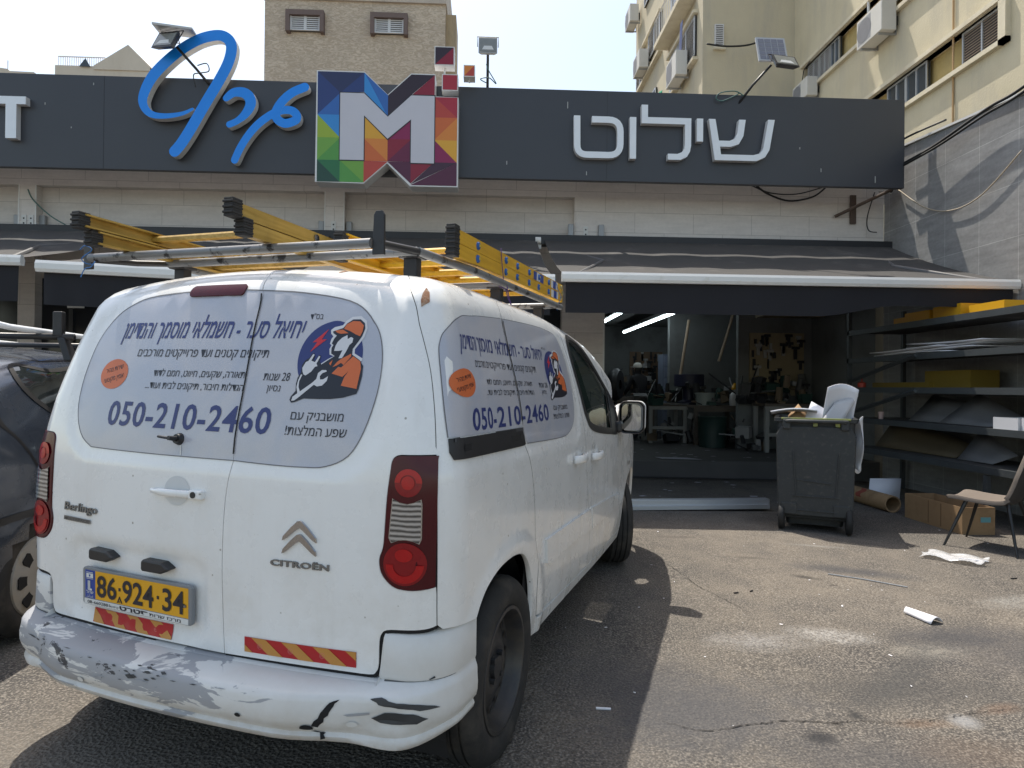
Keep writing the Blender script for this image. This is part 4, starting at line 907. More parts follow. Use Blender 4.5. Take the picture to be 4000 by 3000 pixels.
# black sealing strips down in the panel gaps
for pth, sds in ((SEAM_S, (1,)), (OUTER, (1, -1)), (SLIDE, (1, -1)), (BSEAM, (1, -1)), (FSEAM, (1, -1))):
    for s in sds:
        fl = pth in (SLIDE, BSEAM, FSEAM); v2, f2 = strip2(pth, .011 if fl else .022); decal('door_seal', v2*[s, 1], f2, GASK, van, -.0004 if fl else -.0045)
for s in (1, -1):
    v2, f2 = strip2([(x, z) for x, z in LIGHT_IN], .022); decal('door_seal', v2*[s, 1], f2, GASK, van, -.0045)
    q = BOT_R; v2, f2 = strip2(q, .02); decal('door_seal', v2*[s, 1], f2, GASK, van, -.0045)
# tail lamps
for s in (1, -1):
    lp = panel('tail_light', [(.812, .742)]+[(.812, z) for z in np.linspace(.76, 1.10, 12)]+LIGHT_IN[0:1]+LIGHT_IN[1:-1], REDD, van, off=.004, h=.03, gap=.003, depth=.02, side=s)
    def dl(name, item, m, off): return decal(name, np.array(item[0])*[s, 1], item[1], m, lp, off)
    dl('lamp_lens', disc2(.7295, 1.034, .038, .039), REDM, .007); dl('lamp_ring', disc2(.7295, 1.034, .038, .039, 18, 0, 180, .58), REDL, .0085); dl('lamp_core', disc2(.7295, 1.034, .018, .019), REDL, .0085)
    rv = [(.686, .990), (.708, .979), (.73, .976), (.747, .980), (.767, .990), (.770, .976), (.771, .879), (.765, .864), (.747, .872), (.729, .875), (.708, .873), (.687, .864), (.679, .878), (.683, .944)]
    v2, f2 = cdt(densify(rv, .01), .02); dl('lamp_frame', (np.array(v2), f2), CHROME, .006)
    cx_, cy_ = .725, .926; v3 = [(cx_+(x-cx_)*.93, cy_+(z-cy_)*.965) for x, z in rv]; v2, f2 = cdt(densify(v3, .01), .02); dl('reversing_lens', (np.array(v2), f2), LCLR, .0075)
    dl('lamp_lens', disc2(.7265, .807, .060, .060), REDM, .007); dl('lamp_ring', disc2(.7265, .805, .052, .051, 18, 180, 360, .60), REDL, .009); dl('lamp_core', disc2(.724, .832, .024, .018), REDL, .009)
v2, f2 = cdt(densify([(x-.063, z) for x, z in [(math.copysign(.105, math.cos(q))+.0125*math.cos(q), 1.570+.0125*math.sin(q)) for q in np.linspace(-math.pi/2, 1.5*math.pi, 25)[:-1]]], .02), .02)
panel('brake_light', [(x-.063, z) for x, z in [(math.copysign(.105, math.cos(q+1e-6))+.0135*math.cos(q), 1.571+.0135*math.sin(q)) for q in np.linspace(-math.pi/2, 1.5*math.pi, 25)[:-1]]], REDD, ld, off=.006, h=.02, gap=0, depth=.01)

# window stickers with all their writing
WR = spline([(.149, 1.066), (.28, 1.061), (.391, 1.060), (.467, 1.066), (.536, 1.100), (.577, 1.175), (.601, 1.285), (.600, 1.381), (.577, 1.463), (.535, 1.512), (.454, 1.545), (.287, 1.562), (.1285, 1.568)], 4)
WL = spline([(.1285, 1.568), (-.05, 1.572), (-.335, 1.566), (-.45, 1.548), (-.53, 1.510), (-.570, 1.45), (-.588, 1.38), (-.595, 1.29), (-.585, 1.19), (-.545, 1.115), (-.49, 1.078), (-.44, 1.071), (-.145, 1.067), (.149, 1.066)], 4)
mid = [p for p in SEAM_S if 1.075 < p[1] < 1.56]
stR = panel('window_sticker', WR+mid[:], STICK, rd, off=.0015, h=.04, gap=.0015, depth=0)
stL = panel('window_sticker', WL+mid[::-1][:], STICK, ld, off=.0015, h=.04, gap=.0015, depth=0)
for pth, par in ((WR, rd), (WL, ld)):
    v2, f2 = strip2(pth, .003); decal('window_seal', v2, f2, mat('seal_grey', (.16, .16, .17), .6), par, .002)
ART = {'navy': [], 'ink': [], 'orange': [], 'red': [], 'white': [], 'ink2': [], 'white2': [], 'orange2': [], 'navy0': [], 'ink3': []}
def put(k, vf): ART[k].append(vf)
put('navy', fit_text(heb('יחיאל סער - חשמלאי מוסמך והנדימן'), -.452, .314, 1.449, 1.502, .012, .14, .60))
put('ink', fit_text(heb('תיקונים קטנים ועד פרוייקטים מורכבים'), -.345, .208, 1.385, 1.410, 0, .08))
put('ink', fit_text(heb('תאורה, שקעים, חיווט, חמם לדוד'), -.245, .137, 1.319, 1.339, 0, .08))
put('ink', fit_text(heb('הגדלות חיבור, תיקונים לבית ועוד...'), -.267, .142, 1.278, 1.298, 0, .08))
put('navy', fit_text('050-210-2460', -.418, .262, 1.152, 1.231, .016, .06, .70, 1.08))
put('ink', fit_text(heb('שנות')+' 28', .209, .303, 1.314, 1.336, 0, .08))
put('ink', fit_text(heb('נסיון'), .229, .277, 1.281, 1.299, 0, .08))
put('ink', fit_text(heb('בס"ד'), .329, .375, 1.506, 1.516))
put('ink', fit_text(heb('מושבניק עם'), .331, .506, 1.198, 1.221, 0, .05))
put('ink', fit_text(heb('שפע המלצות!'), .319, .522, 1.152, 1.176, 0, .05))
put('orange', cdt([(-.437+.0685*math.cos(q), 1.323+.052*math.sin(q)) for q in np.linspace(0, 2*math.pi, 49)[:-1]], .010))
def rot2(vf, cx, cy, a, sx=1.0):
    v, f = vf; v = np.asarray(v)-[cx, cy]; c_, s_ = math.cos(a), math.sin(a)
    return np.stack([cx+v[:, 0]*c_-v[:, 1]*s_, cy+v[:, 0]*s_+v[:, 1]*c_], 1), f
put('ink3', rot2(fit_text(heb('שירות מהיר'), -.478, -.394, 1.333, 1.348, 0), -.437, 1.323, R(14)))
put('ink3', rot2(fit_text(heb('אמין מקצועי'), -.484, -.390, 1.300, 1.315, 0), -.437, 1.323, R(14)))
# the electrician emblem, drawn on a 680 x 850 sheet
def lg(pts, h=.0): 
    P = np.array(pts, float)
    return np.stack([.319+(P[:, 0]-282)*.000327, 1.506-(P[:, 1]-168)*.000292+(P[:, 0]-600)*.000030], 1)
def poly(k, pts, sm=0):
    q = [tuple(x) for x in lg(spline(pts, 4, True) if sm else pts)]
    put(k, cdt(densify(q, .02), .025))
put('navy0', cdt([(.4265+.108*math.cos(q), 1.388+.115*math.sin(q)) for q in np.linspace(0, 2*math.pi, 61)[:-1]], .02))
poly('white', [(540, 640), (525, 635), (600, 585), (650, 560), (605, 540), (592, 480), (605, 440), (585, 420), (590, 370), (605, 345), (575, 310), (566, 272), (600, 243), (680, 230), (705, 192), (760, 168), (850, 172), (915, 212), (938, 290), (924, 380), (892, 440), (852, 505), (857, 550), (945, 610), (940, 640), (830, 600), (700, 700)])
poly('ink2', [(590, 290), (690, 262), (720, 215), (775, 188), (850, 195), (900, 230), (915, 290), (900, 370), (870, 430), (830, 500), (835, 560), (920, 625), (965, 690), (972, 800), (960, 930), (945, 975), (820, 1005), (700, 1010), (560, 1000), (420, 985), (340, 1015), (300, 1020), (278, 990), (285, 955), (325, 900), (315, 820), (320, 760), (345, 710), (340, 630), (365, 580), (400, 560), (425, 515), (442, 510), (457, 540), (450, 590), (470, 592), (498, 535), (520, 545), (515, 600), (540, 640), (600, 600), (660, 560), (620, 530), (612, 470), (625, 440), (605, 420), (620, 370), (640, 340), (600, 310)])
poly('white2', [(665, 410), (700, 370), (750, 345), (760, 390), (790, 370), (815, 385), (815, 430), (790, 455), (770, 520), (740, 590), (705, 590), (730, 505), (690, 510), (645, 505), (650, 450)])
poly('orange2', [(700, 272), (720, 225), (780, 200), (850, 210), (895, 255), (895, 320), (880, 370), (830, 345), (770, 305)])
poly('orange2', [(610, 283), (690, 280), (755, 325), (680, 325), (640, 310)])
poly('orange2', [(660, 680), (700, 625), (730, 600), (825, 550), (830, 580), (770, 665), (740, 640), (700, 665)])
poly('orange2', [(618, 635), (650, 600), (640, 660)])
poly('orange2', [(665, 745), (720, 680), (750, 690), (850, 580), (930, 640), (950, 720), (940, 925), (780, 880), (800, 790), (830, 735), (780, 790)])
poly('white2', [(350, 660), (375, 600), (400, 590), (435, 520), (452, 528), (430, 590), (470, 610), (500, 545), (515, 555), (490, 625), (505, 655), (480, 660), (450, 710), (400, 745), (375, 730), (360, 700)])
poly('white2', [(365, 735), (345, 800), (350, 860), (375, 915), (352, 932), (328, 860), (333, 790), (350, 728)])
poly('white2', [(305, 960), (480, 830), (520, 790), (525, 730), (560, 700), (605, 705), (612, 720), (570, 735), (550, 765), (560, 800), (590, 800), (635, 770), (630, 820), (590, 865), (540, 870), (505, 850), (370, 970), (330, 1000), (300, 1000)])
poly('red', [(545, 258), (400, 390), (450, 392), (395, 495), (545, 370), (490, 368)])
LAYER = [('navy0', NAVY, .0022, 'emblem'), ('white', LOGOW, .0026, 'emblem'), ('navy', NAVY, .0030, 'lettering'), ('ink', INK, .0030, 'lettering'), ('orange', ORNG, .0024, 'round_badge'), ('ink2', INK, .0031, 'emblem'), ('ink3', INK, .0031, 'lettering'), ('red', REDI, .0030, 'emblem'), ('white2', LOGOW, .0037, 'emblem'), ('orange2', ORNG, .0037, 'emblem')]
def artwork(par, tf):
    for k, m, off, nm in LAYER:
        for v2, f2 in (ART[k] if nm == 'lettering' and k != 'ink2' else [merge2(ART[k])]): decal(nm, v2, f2, m, par, off, tf)
artwork(stL, None)
sv2, sf2 = strip2([p for p in SEAM_S if 1.068 < p[1] < 1.566], .005); decal('door_gap', sv2, sf2, GASK, rd, .0052)
SW_L = spline([(.842, 1.161), (.830, 1.244), (.817, 1.353), (.810, 1.414), (.813, 1.443), (.829, 1.473), (.876, 1.505), (.943, 1.530), (1.034, 1.549), (1.304, 1.572), (1.512, 1.589)], 4)
SW_R = spline([(1.524, 1.589), (1.725, 1.600), (2.003, 1.611), (2.186, 1.607), (2.279, 1.598), (2.324, 1.569), (2.370, 1.482), (2.381, 1.361), (2.362, 1.249), (2.334, 1.175), (2.278, 1.132), (2.193, 1.103), (2.087, 1.092), (1.85, 1.094), (1.552, 1.102)], 4)
s1 = spline([(1.512, 1.589), (1.505, 1.451), (1.509, 1.361), (1.512, 1.256), (1.509, 1.170), (1.505, 1.1635)], 4); s2 = spline([(1.552, 1.102), (1.528, 1.13), (1.521, 1.20), (1.523, 1.26), (1.521, 1.361), (1.515, 1.451), (1.524, 1.589)], 4)
for s in (1, -1):
    q1 = panel('window_sticker', SW_L+s1[1:], STICK, van, off=.002, h=.05, gap=.001, depth=0, side=s)
    q2 = panel('window_sticker', SW_R+s2[1:-1], STICK, van, off=.002, h=.05, gap=.001, depth=0, side=s)
    v2, f2 = strip2(SW_L, .006); decal('window_seal', v2*[s, 1], f2, MATS['seal_grey'], q1, .0015)
    v2, f2 = strip2(SW_R, .006); decal('window_seal', v2*[s, 1], f2, MATS['seal_grey'], q2, .0015)
    if s == 1:
        artwork(q1, lambda v: np.stack([.97+(v[:, 0]+.415)*1.36, 1.176+(v[:, 1]-1.152)*.86+.02*np.clip(v[:, 0], 0, 1)*(v[:, 1] > 1.4)], 1))
        gp = [p for p in SLIDE if 1.17 < p[1] < 1.59]; v2, f2 = strip2(gp, .007); decal('door_gap', v2, f2, GASK, q1, .0058)
# wiper stub, handle, plate and plate lamps, reflectors, badges
def Mp(a, b, off=0): P, n = M_ab([(a, b)], off); return Vector(P[0]), Vector(n[0])
p, n = Mp(-.072, 1.120); g = G(); g.cyl(p-n*.002, p+n*.016, .021, .015, 14); g.cyl(p+n*.012, p+n*.045, .009, .007, 10); g.tube([p+n*.040, p+n*.043+Vector((-.02, 0, .001)), p+n*.040+Vector((-.046, 0, .003))], .0045); obj('wiper_spindle', g, BLK, ld, True, auto=40)
v2, f2 = strip2([(-.062, 1.10), (-.058, 1.07)], .005); decal('sealant_drip', v2, f2, WPL, ld, .003)
hz_ = .955
for q in ((-.055, .012),):
    P, n_ = M_ab([(x, hz_) for x in np.linspace(-.152, .052, 9)], 0); g = G(); rings = []
    for i in range(9):
        h_ = .012 if i > 1 else .008; o_ = .008+.016*math.sin(math.pi*min(1, i/7))**.6
        rings.append([Vector(P[i])+Vector(n_[i])*(o_+.008*math.cos(a))+Vector((0, 0, h_*math.sin(a))) for a in np.linspace(0, 2*math.pi, 13)[:-1]])
    g.add([x for r_ in rings for x in r_], [(i*12+k, i*12+(k+1) % 12, (i+1)*12+(k+1) % 12, (i+1)*12+k) for i in range(8) for k in range(12)]+[tuple(range(12)), tuple(96+k for k in range(12))])
    hd = obj('handle', g, WHITE, ld, True, auto=50)
    p, n = Mp(.030, hz_); g = G(); g.box(-.022, .028, -.02, .014, -.014, .014, Matrix.Translation(p) @ n.to_track_quat('-Y', 'Z').to_matrix().to_4x4()); obj('lock', g, WHITE, hd, bevel=.005)
    g = G(); g.cyl(p+n*.014, p+n*.0225, .010, n=14); obj('keyhole', g, BLK, hd)
v2, f2 = disc2(-.055, hz_+.005, .052, .046, 30, 0, 360); decal('handle_dish', v2, f2, mat('van_white_dish', (.60, .61, .61), .4, var=.05), ld, .0012)
# number plate
PZ0, PZ1, PX0, PX1 = .545, .672, -.466, .030
p, n = Mp(-.218, .61, 0)
fr = Matrix.Translation(p+n*.012) @ n.to_track_quat('-Y', 'Z').to_matrix().to_4x4()
pw, ph_ = .247, .063
def rrect(hx, hz, r, n=5):
    o = []
    for qx, qz, a0 in ((1, 1, 0), (-1, 1, 90), (-1, -1, 180), (1, -1, 270)):
        for k in range(n+1):
            a = R(a0+90*k/n); o.append((qx*(hx-r)+r*math.cos(a), qz*(hz-r)+r*math.sin(a)))
    return o
def pf(u, v, w_): return fr @ Vector((u, -w_, v))
g = G(); g.prism(rrect(pw, ph_, .012), pf, -.008, .006); plate = obj('number_plate', g, FRAME, ld, bevel=.003)
def plate_poly(name, poly, m, w0=.0065): 
    g = G(); g.prism(poly, pf, w0-.002, w0); return obj(name, g, m, plate)
def plate_text(name, vf, m, w0=.0082):
    v, f = vf; g = G(); g.add([pf(u, q, w0) for u, q in v], f); return obj(name, g, m, plate, recalc=False)
X0, X1 = -.233, .233; Zb, Zt = -.040, .054
plate_poly('plate_face', [(X0+.048, Zb), (X1, Zb), (X1, Zt), (X0+.048, Zt)], PLATEY); plate_poly('plate_band', [(X0, Zb), (X0+.048, Zb), (X0+.048, Zt), (X0, Zt)], PLATEB, .0067); plate_poly('plate_strip', [(X0-.004, -.060), (X1, -.060), (X1, -.0425), (X0-.004, -.0425)], WPL, .0072)
for tx, a, b in (('86', X0+.057, X0+.150), ('924', X0+.178, X0+.318), ('34', X0+.357, X0+.452)):
    plate_text('plate_number', fit_text(tx, a, b, Zb+.012, Zt-.012, .018, 0, .70, 1.0), INK)
for u in (X0+.164, X0+.337): plate_poly('plate_dot', [(u-.004, .003), (u+.004, .003), (u+.004, .013), (u-.004, .013)], INK, .0082)
plate_poly('plate_triangle', [(X0+.152, -.036), (X0+.164, -.014), (X0+.176, -.036), (X0+.172, -.036), (X0+.164, -.021), (X0+.156, -.036)], INK, .0082)
plate_text('plate_small_text', fit_text('R', X0+.160, X0+.168, -.036, -.029, 0, 0, .7), INK)
g = G(); g.add([pf(u, v, .0085) for u, v in rrect(.0165, .0115, .001)] , [tuple(range(24))]); o = obj('plate_flag', g, WPL, plate, recalc=False); o.location = Vector(o.location)
for v in o.data.vertices: v.co = v.co+(pf(X0+.024, .037, 0)-pf(0, 0, 0))
for zz in (.0455, .0285): plate_poly('flag_stripe', [(X0+.0085, zz-.001), (X0+.0395, zz-.001), (X0+.0395, zz+.001), (X0+.0085, zz+.001)], PLATEB, .0092)
for rt in (0, 180):
    plate_poly('flag_star', [(X0+.024+.0045*math.sin(R(rt+k)), .037+.0045*math.cos(R(rt+k))) for k in (0, 120, 240)], PLATEB, .0092+rt*1e-6)
plate_text('plate_country', fit_text('IL', X0+.014, X0+.034, -.012, .020, .03, 0, .72), WPL)
plate_text('plate_country', fit_text(heb('ישראל'), X0+.007, X0+.041, -.024, -.0155, .01), WPL)
plate_text('plate_country', fit_text('ﻞﻴﺋاﺮﺳإ', X0+.008, X0+.040, -.036, -.029, 0), WPL)
plate_text('plate_dealer_text', fit_text('08-6602881', X0+.012, X0+.118, -.0565, -.0465, .006, 0, .7), INK)
plate_text('plate_dealer_text', fit_text(heb('קרית גת'), X0+.121, X0+.160, -.0565, -.0505), INK)
plate_text('plate_dealer_text', fit_text(heb('סטרט'), X0+.165, X0+.296, -.0575, -.0455, .035), INK)
plate_text('plate_dealer_text', fit_text(heb('מרכז שרות'), X0+.300, X0+.436, -.0565, -.0475, .008), INK)
g = G(); g.cyl(pf(X1-.012, -.002, .006), pf(X1-.012, -.002, .010), .0045); obj('plate_screw', g, GREYM, plate)
for cx_, cz_ in ((-.365, .722), (-.118, .716)):
    p, n = Mp(cx_, cz_); Mx = Matrix.Translation(p) @ n.to_track_quat('-Y', 'Z').to_matrix().to_4x4()
    g = G(); g.prism([(-.058, -.020), (.020, -.020), (.060, -.002), (.026, .017), (-.056, .019), (-.062, .010), (-.062, -.012)], lambda u, v, w_, Mx=Mx: Mx @ Vector((u, -w_, v)), -.004, .030); obj('plate_lamp', g, BLK, ld, bevel=.006)
# red and amber marker strips
for x0, x1, par in ((-.433, -.070, ld), (.217, .587, rd)):
    zb, zt = (.485, .532) if x0 < 0 else (.496, .5415); rp = []; st = .086; first = True
    v2, f2 = cdt(densify([(x0, zb), (x1, zb), (x1, zt), (x0, zt)], .02), .03); base = decal('marker_strip', v2, f2, RFR, par, .002)
    xs = x0-.075+.03*(x0 < 0)
    while xs < x1:
        q = [(xs+.055, zb), (xs+.105, zb), (xs+.045, zt), (xs-.005, zt)]
        # clip to the strip
        def clip(P, ax_, lim, keep_less):
            o = []
            for i in range(len(P)):
                a, b = P[i], P[(i+1) % len(P)]; ia = (a[ax_] <= lim) == keep_less or a[ax_] == lim; ib = (b[ax_] <= lim) == keep_less or b[ax_] == lim
                if ia: o.append(a)
                if ia != ib: t_ = (lim-a[ax_])/(b[ax_]-a[ax_]); o.append((a[0]+(b[0]-a[0])*t_, a[1]+(b[1]-a[1])*t_))
            return o
        q = clip(q, 0, x0+.0005, False); q = clip(q, 0, x1-.0005, True) if len(q) > 2 else q
        if len(q) > 2:
            v2, f2 = cdt(densify(q, .03), 0); decal('marker_band', v2, f2, RFA, base, .003)
        v, f = fit_text('IL', xs+.125, xs+.135, zb+.018, zb+.026, 0, 0, .72)
        if x0+.01 < xs+.12 and xs+.14 < x1-.005:
            decal('marker_stamp', v, f, mat('marker_pale', (.62, .16, .14), .4), base, .0032)
            v, f = disc2(xs+.13, zb+.022, .0085, .0085, 20, 0, 360, .86); decal('marker_stamp', v, f, MATS['marker_pale'], base, .0032)
        xs += .104
# badges: double chevron, maker's lettering, model lettering
for dz in (0, -.0385):
    q = [(.346, .8445+dz), (.349, .858+dz), (.375, .886+dz), (.394, .903+dz), (.402, .906+dz), (.410, .903+dz), (.430, .886+dz), (.456, .859+dz), (.458, .8455+dz), (.445, .853+dz), (.415, .877+dz), (.402, .886+dz), (.389, .877+dz), (.36, .853+dz)]
    panel('maker_emblem', q, CHROME, rd, off=.007, h=.02, gap=0, depth=.008)
def raised(vf, m, par, name, off=.005):
    v2, f2 = vf; P, N = M_ab(v2, off); P0, _ = M_ab(v2, .0005); g = G(); n_ = len(v2)
    g.add(P.tolist()+P0.tolist(), [tuple(f) for f in flip(f2, P, N)])
    ed = {}
    for f in f2:
        for i in range(len(f)):
            a, b = f[i], f[(i+1) % len(f)]; ed.setdefault((min(a, b), max(a, b)), []).append((a, b))
    for e, l in ed.items():
        if len(l) == 1: a, b = l[0]; g.f.append((a, b, n_+b, n_+a)); g.m.append(0)
    return obj(name, g, m, par, recalc=False)
raised(fit_text('CITROËN', .307, .500, .768, .7855, .025, 0, .70, 1.05), GREYM, rd, 'maker_lettering')
raised(fit_text('Berlingo', -.583, -.410, .851, .879, .010, .1, .70), GREYM, ld, 'model_lettering')
v2, f2 = cdt(densify([(-.585, .8165), (-.442, .8145), (-.440, .828), (-.583, .831)], .02), .02); mb = decal('model_badge', v2, f2, GREYM, ld, .004)
v2, f2 = fit_text('MULTISPACE', -.578, -.447, .8185, .827, .004, 0, .70); decal('model_badge_text', v2, f2, mat('badge_dark', (.07, .07, .07), .4), mb, .006)
# rust and dirt marks of their own shape
for a, b, ra, rb, sd in ((.742, 1.565, .022, .028, 4), (.35, 1.655, .010, .018, 5)):
    q = jag([(a+ra*math.cos(x), b+rb*math.sin(x)) for x in np.linspace(0, 2*math.pi, 10)[:-1]], .0, sd); rdm = random.Random(sd)
    q = [(x+rdm.uniform(-.006, .006), z+rdm.uniform(-.006, .006)) for x, z in q]
    v2, f2 = cdt(q, .01); decal('rust_patch', v2, f2, mat('rust', (.26, .12, .06), .8, var=.4, scale=60, dirt=(.45, .36, .27), dscale=50), van, .0015)
# wheels
def wheel(cx, cy, cz, side, steer=0, hub=STEEL, parent=van, Rr=.316, wd=.185, rim=.207, cover=False):
    wt = bpy.data.objects.new('wheel', None); C.objects.link(wt); wt.parent = parent; wt.location = (cx, cy, cz); wt.rotation_euler = (0, R(90) if side > 0 else R(-90), 0)
    if steer: wt.rotation_euler = (Matrix.Rotation(steer, 3, 'Z') @ Matrix.Rotation(R(90) if side > 0 else R(-90), 3, 'Y')).to_euler()
    h = wd/2; k = Rr/.316
    prof = [(rim-.02, h-.05), (rim+.004, h-.010), (rim+.012, h-.002), (rim+.03*k, h+.006), (.262*k, h+.010), (.292*k, h+.002), (.305*k, h-.012)]
    tr = [(.3125*k, h-.026)]
    for x in (h-.045, h-.080, h-.115, h-.150):
        tr += [(Rr, x+.008), (Rr, x+.0045), (Rr-.008, x+.0035), (Rr-.008, x-.0035), (Rr, x-.0045)]
    prof += tr+[(.3125*k, -h+.024), (.300*k, -h+.008), (.262*k, -h-.006), (rim, -h)]
    g = G(); g.lathe(prof, 'Z', 64); obj('tyre', g, RUB, wt, True, auto=35)
    g = G()
    g.lathe([(rim+.008, h-.006), (rim+.006, h+.000), (rim-.006, h+.001), (rim-.012, h-.006), (rim-.020, h-.035), (rim-.028, h-.060), (rim-.05, h-.066), (.115, h-.050), (.095, h-.040), (.070, h-.038), (.055, h-.046), (.040, h-.046), (.038, h-.030), (.0, h-.028)] if not cover else
            [(rim+.008, h-.004), (rim+.004, h+.004), (rim-.01, h+.006), (rim-.03, h+.010), (.12, h+.016), (.06, h+.018), (.045, h+.014), (.0, h+.014)], 'Z', 48)
    rm = obj('rim', g, hub, wt, True, auto=35)
    g = G()
    if not cover:
        for i in range(16):
            a = 2*math.pi*i/16; c_, s_ = math.cos(a), math.sin(a)
            g.add([Vector((c_*(.155+u)-s_*v, s_*(.155+u)+c_*v, h-.0575+u*-.23+.0035)) for u, v in [(.016*math.cos(q), .011*math.sin(q)) for q in np.linspace(0, 2*math.pi, 11)[:-1]]], [tuple(range(10))])
        obj('rim_hole', g, GASK, wt)
        g = G()
        for i in range(4):
            a = R(45+90*i); g.cyl((.052*math.cos(a), .052*math.sin(a), h-.05), (.052*math.cos(a), .052*math.sin(a), h-.026), .011, n=6)
        obj('wheel_bolt', g, STEEL, wt)
    else:
        for i in range(8):
            a = 2*math.pi*i/8; c_, s_ = math.cos(a), math.sin(a)
            g.prism([(.095, -.020), (.150, -.032), (.165, -.024), (.165, .024), (.150, .032), (.095, .020)], lambda u, v, w_, c_=c_, s_=s_: Vector((c_*u-s_*v, s_*u+c_*v, w_)), h+.0105, h+.0165)
        obj('cover_slot', g, GASK, wt)
        g = G(); g.lathe([(.034, h+.014), (.032, h+.019), (.0, h+.020)], 'Z', 24); obj('hub_cap', g, hub, wt, True)
    return wt
for s in (1, -1):
    wheel(s*.765, .735, .316, s)
    wheel(s*.765, 3.463, .316, s, R(21))
# aerial stub on the roof edge behind the mirror, roof rack
g = G(); p = Vector((.55, 2.55, 1.66)); g.tube([(.60, 3.3, 1.18), (.60, 3.32, 1.30)], .004, 6); obj('aerial', g, BLK, van)
PIPE = mat('rack_pipe_worn', (.20, .205, .21), .45, .3, var=.2, scale=9, dirt=(.02, .02, .022), dscale=14, dlo=.56, dhi=.62)
t = MATS['rack_pipe_worn']
def rack(name, fn, m=None, bevel=0, smooth=True):
    g = G(); fn(g); return obj(name, g, m or PIPE, van, smooth, bevel, auto=40)
rz = 1.782
rack('rack_bar', lambda g: g.cyl((-.775, .395, 1.772), (.475, .395, 1.768), .0165, n=16))
rack('rack_bar', lambda g: g.cyl((-.60, .60, rz), (.535, .60, rz), .0165, n=16))
rack('rack_bar', lambda g: g.cyl((-.60, 1.32, rz-.004), (.60, 1.32, rz-.004), .0165, n=16))
rack('rack_bar', lambda g: g.cyl((-.60, 2.02, rz-.006), (.655, 2.02, rz-.006), .0165, n=16))
rack('rack_rail', lambda g: g.tube([(.535, .60, rz), (.59, .98, rz), (.625, 1.5, rz-.002), (.665, 2.10, rz-.004)], .0165, 14))
rack('rack_rail', lambda g: g.tube([(-.60, .60, rz), (-.63, .98, rz), (-.645, 1.5, rz-.002), (-.66, 2.10, rz-.004)], .0165, 14))
for s, x in ((1, .50), (-1, -.79)):
    rack('rack_stop', lambda g: g.prism([(-.022, -.055), (.022, -.055), (.019, .075), (.011, .089), (-.011, .089), (-.019, .075)], lambda u, v, w_: Vector((x+u, .40+w_, 1.785+v)), -.006, .006), BLK, .002, False)
rack('rack_link', lambda g: g.tube([(.50, .395, 1.766), (.51, .50, 1.776), (.535, .60, rz)], .014, 10), BLK)
rack('rack_link', lambda g: g.tube([(-.775, .395, 1.766), (-.68, .52, 1.772), (-.60, .60, rz)], .012, 10), BLK)
for x, y, hh in ((.50, .63, 1.69), (-.56, .63, 1.68), (.56, 1.34, 1.70), (-.58, 1.34, 1.70), (.56, 2.02, 1.66), (-.58, 2.02, 1.66)):
    rack('rack_foot', lambda g: (g.box(x-.026, x+.026, y-.02, y+.02, hh-.02, rz-.012), g.box(x-.04, x+.04, y-.035, y+.035, rz-.02, rz-.008)), BLK, .003, False)
# ---------------------------------------------------------------- ladders on the rack
VANM = VR.to_4x4(); VANM.translation = VT
def on_van(name, label, cat, p, group=None):
    o = thing(name, label, cat, group=group); M = VANM @ Matrix.Translation(Vector(p)); o.matrix_world = M
    o['_base'] = 0; del o['_base']; return o
def woodmat(name, c1, c2, sc=(38, 2.5, 38)):
    t = NT(name); mp = t.n('Mapping'); mp.inputs['Scale'].default_value = sc; t.l(t.co(), mp.inputs[0]); n = t.noise(1, 4, .6, mp.outputs[0], .6)
    c = t.mix(t.ramp(n, .38, .62), c1, c2); c = t.mix(t.math('MULTIPLY', t.ramp(t.noise(7, 5, .7), .5, .75), .35), c, tuple(x*.55 for x in c1)); t.col(c); t.set(Roughness=.45); MATS[name] = t.m; return t.m
OLDY = woodmat('ladder_old_yellow', (.36, .215, .035), (.50, .32, .075)); NEWY = woodmat('ladder_bright_yellow', (.62, .33, .012), (.74, .42, .022))
RUBF = mat('ladder_rubber', (.028, .027, .027), .75, var=.3, scale=40)
def ladder(name, label, base, secs, x0, x1, L, dep, m, foot, rise=0.0):
    ro = on_van(name, label, 'ladder', base, 'yellow extension ladders on the van rack')
    def P(x, y, z): return Vector((x, y, z+rise*y))
    for (y0, z0) in secs:
        for x in (x0, x1):
            s = 1 if x == x1 else -1; g = G()
            # C channel: web and two flanges
            for a, b, c_, d_ in ((x-.004, x+.004, z0, z0+dep), (min(x, x-s*.028), max(x, x-s*.028), z0, z0+.006), (min(x, x-s*.028), max(x, x-s*.028), z0+dep-.006, z0+dep)):
                g.add([P(u, y, w_) for w_ in (c_, d_) for y in (y0, y0+L) for u in (a, b)], [(0, 2, 3, 1), (4, 5, 7, 6), (0, 1, 5, 4), (2, 6, 7, 3), (0, 4, 6, 2), (1, 3, 7, 5)])
            obj('stile', g, m, ro)
            g = G(); h = dep+.014
            for k in range(7):
                zz = z0-.007+h*k/7; g.box(x-.019-(k % 2)*.002, x+.019+(k % 2)*.002, y0-.022-(k % 2)*.004, y0+.022, zz, zz+h/7)
            obj('foot', g, RUBF, ro, bevel=.003)
        y = y0+.30
        while y < y0+L-.1:
            g = G(); zc = z0+dep*.5; g.prism([(-.017, -.010), (.017, -.010), (.017, .004), (.010, .012), (-.010, .012), (-.017, .004)], lambda u, v, w_, y=y, zc=zc: P(w_, y+u, zc+v), x0+.004, x1-.004); obj('rung', g, m, ro)
            y += .265
    return ro
lad1 = ladder('extension_ladder', 'older dull yellow extension ladder with worn black rubber feet on the rack, left of two', (0, .22, 0), ((.05, 1.788), (0.0, 1.838)), -.595, .075, 2.45, .046, OLDY, None)
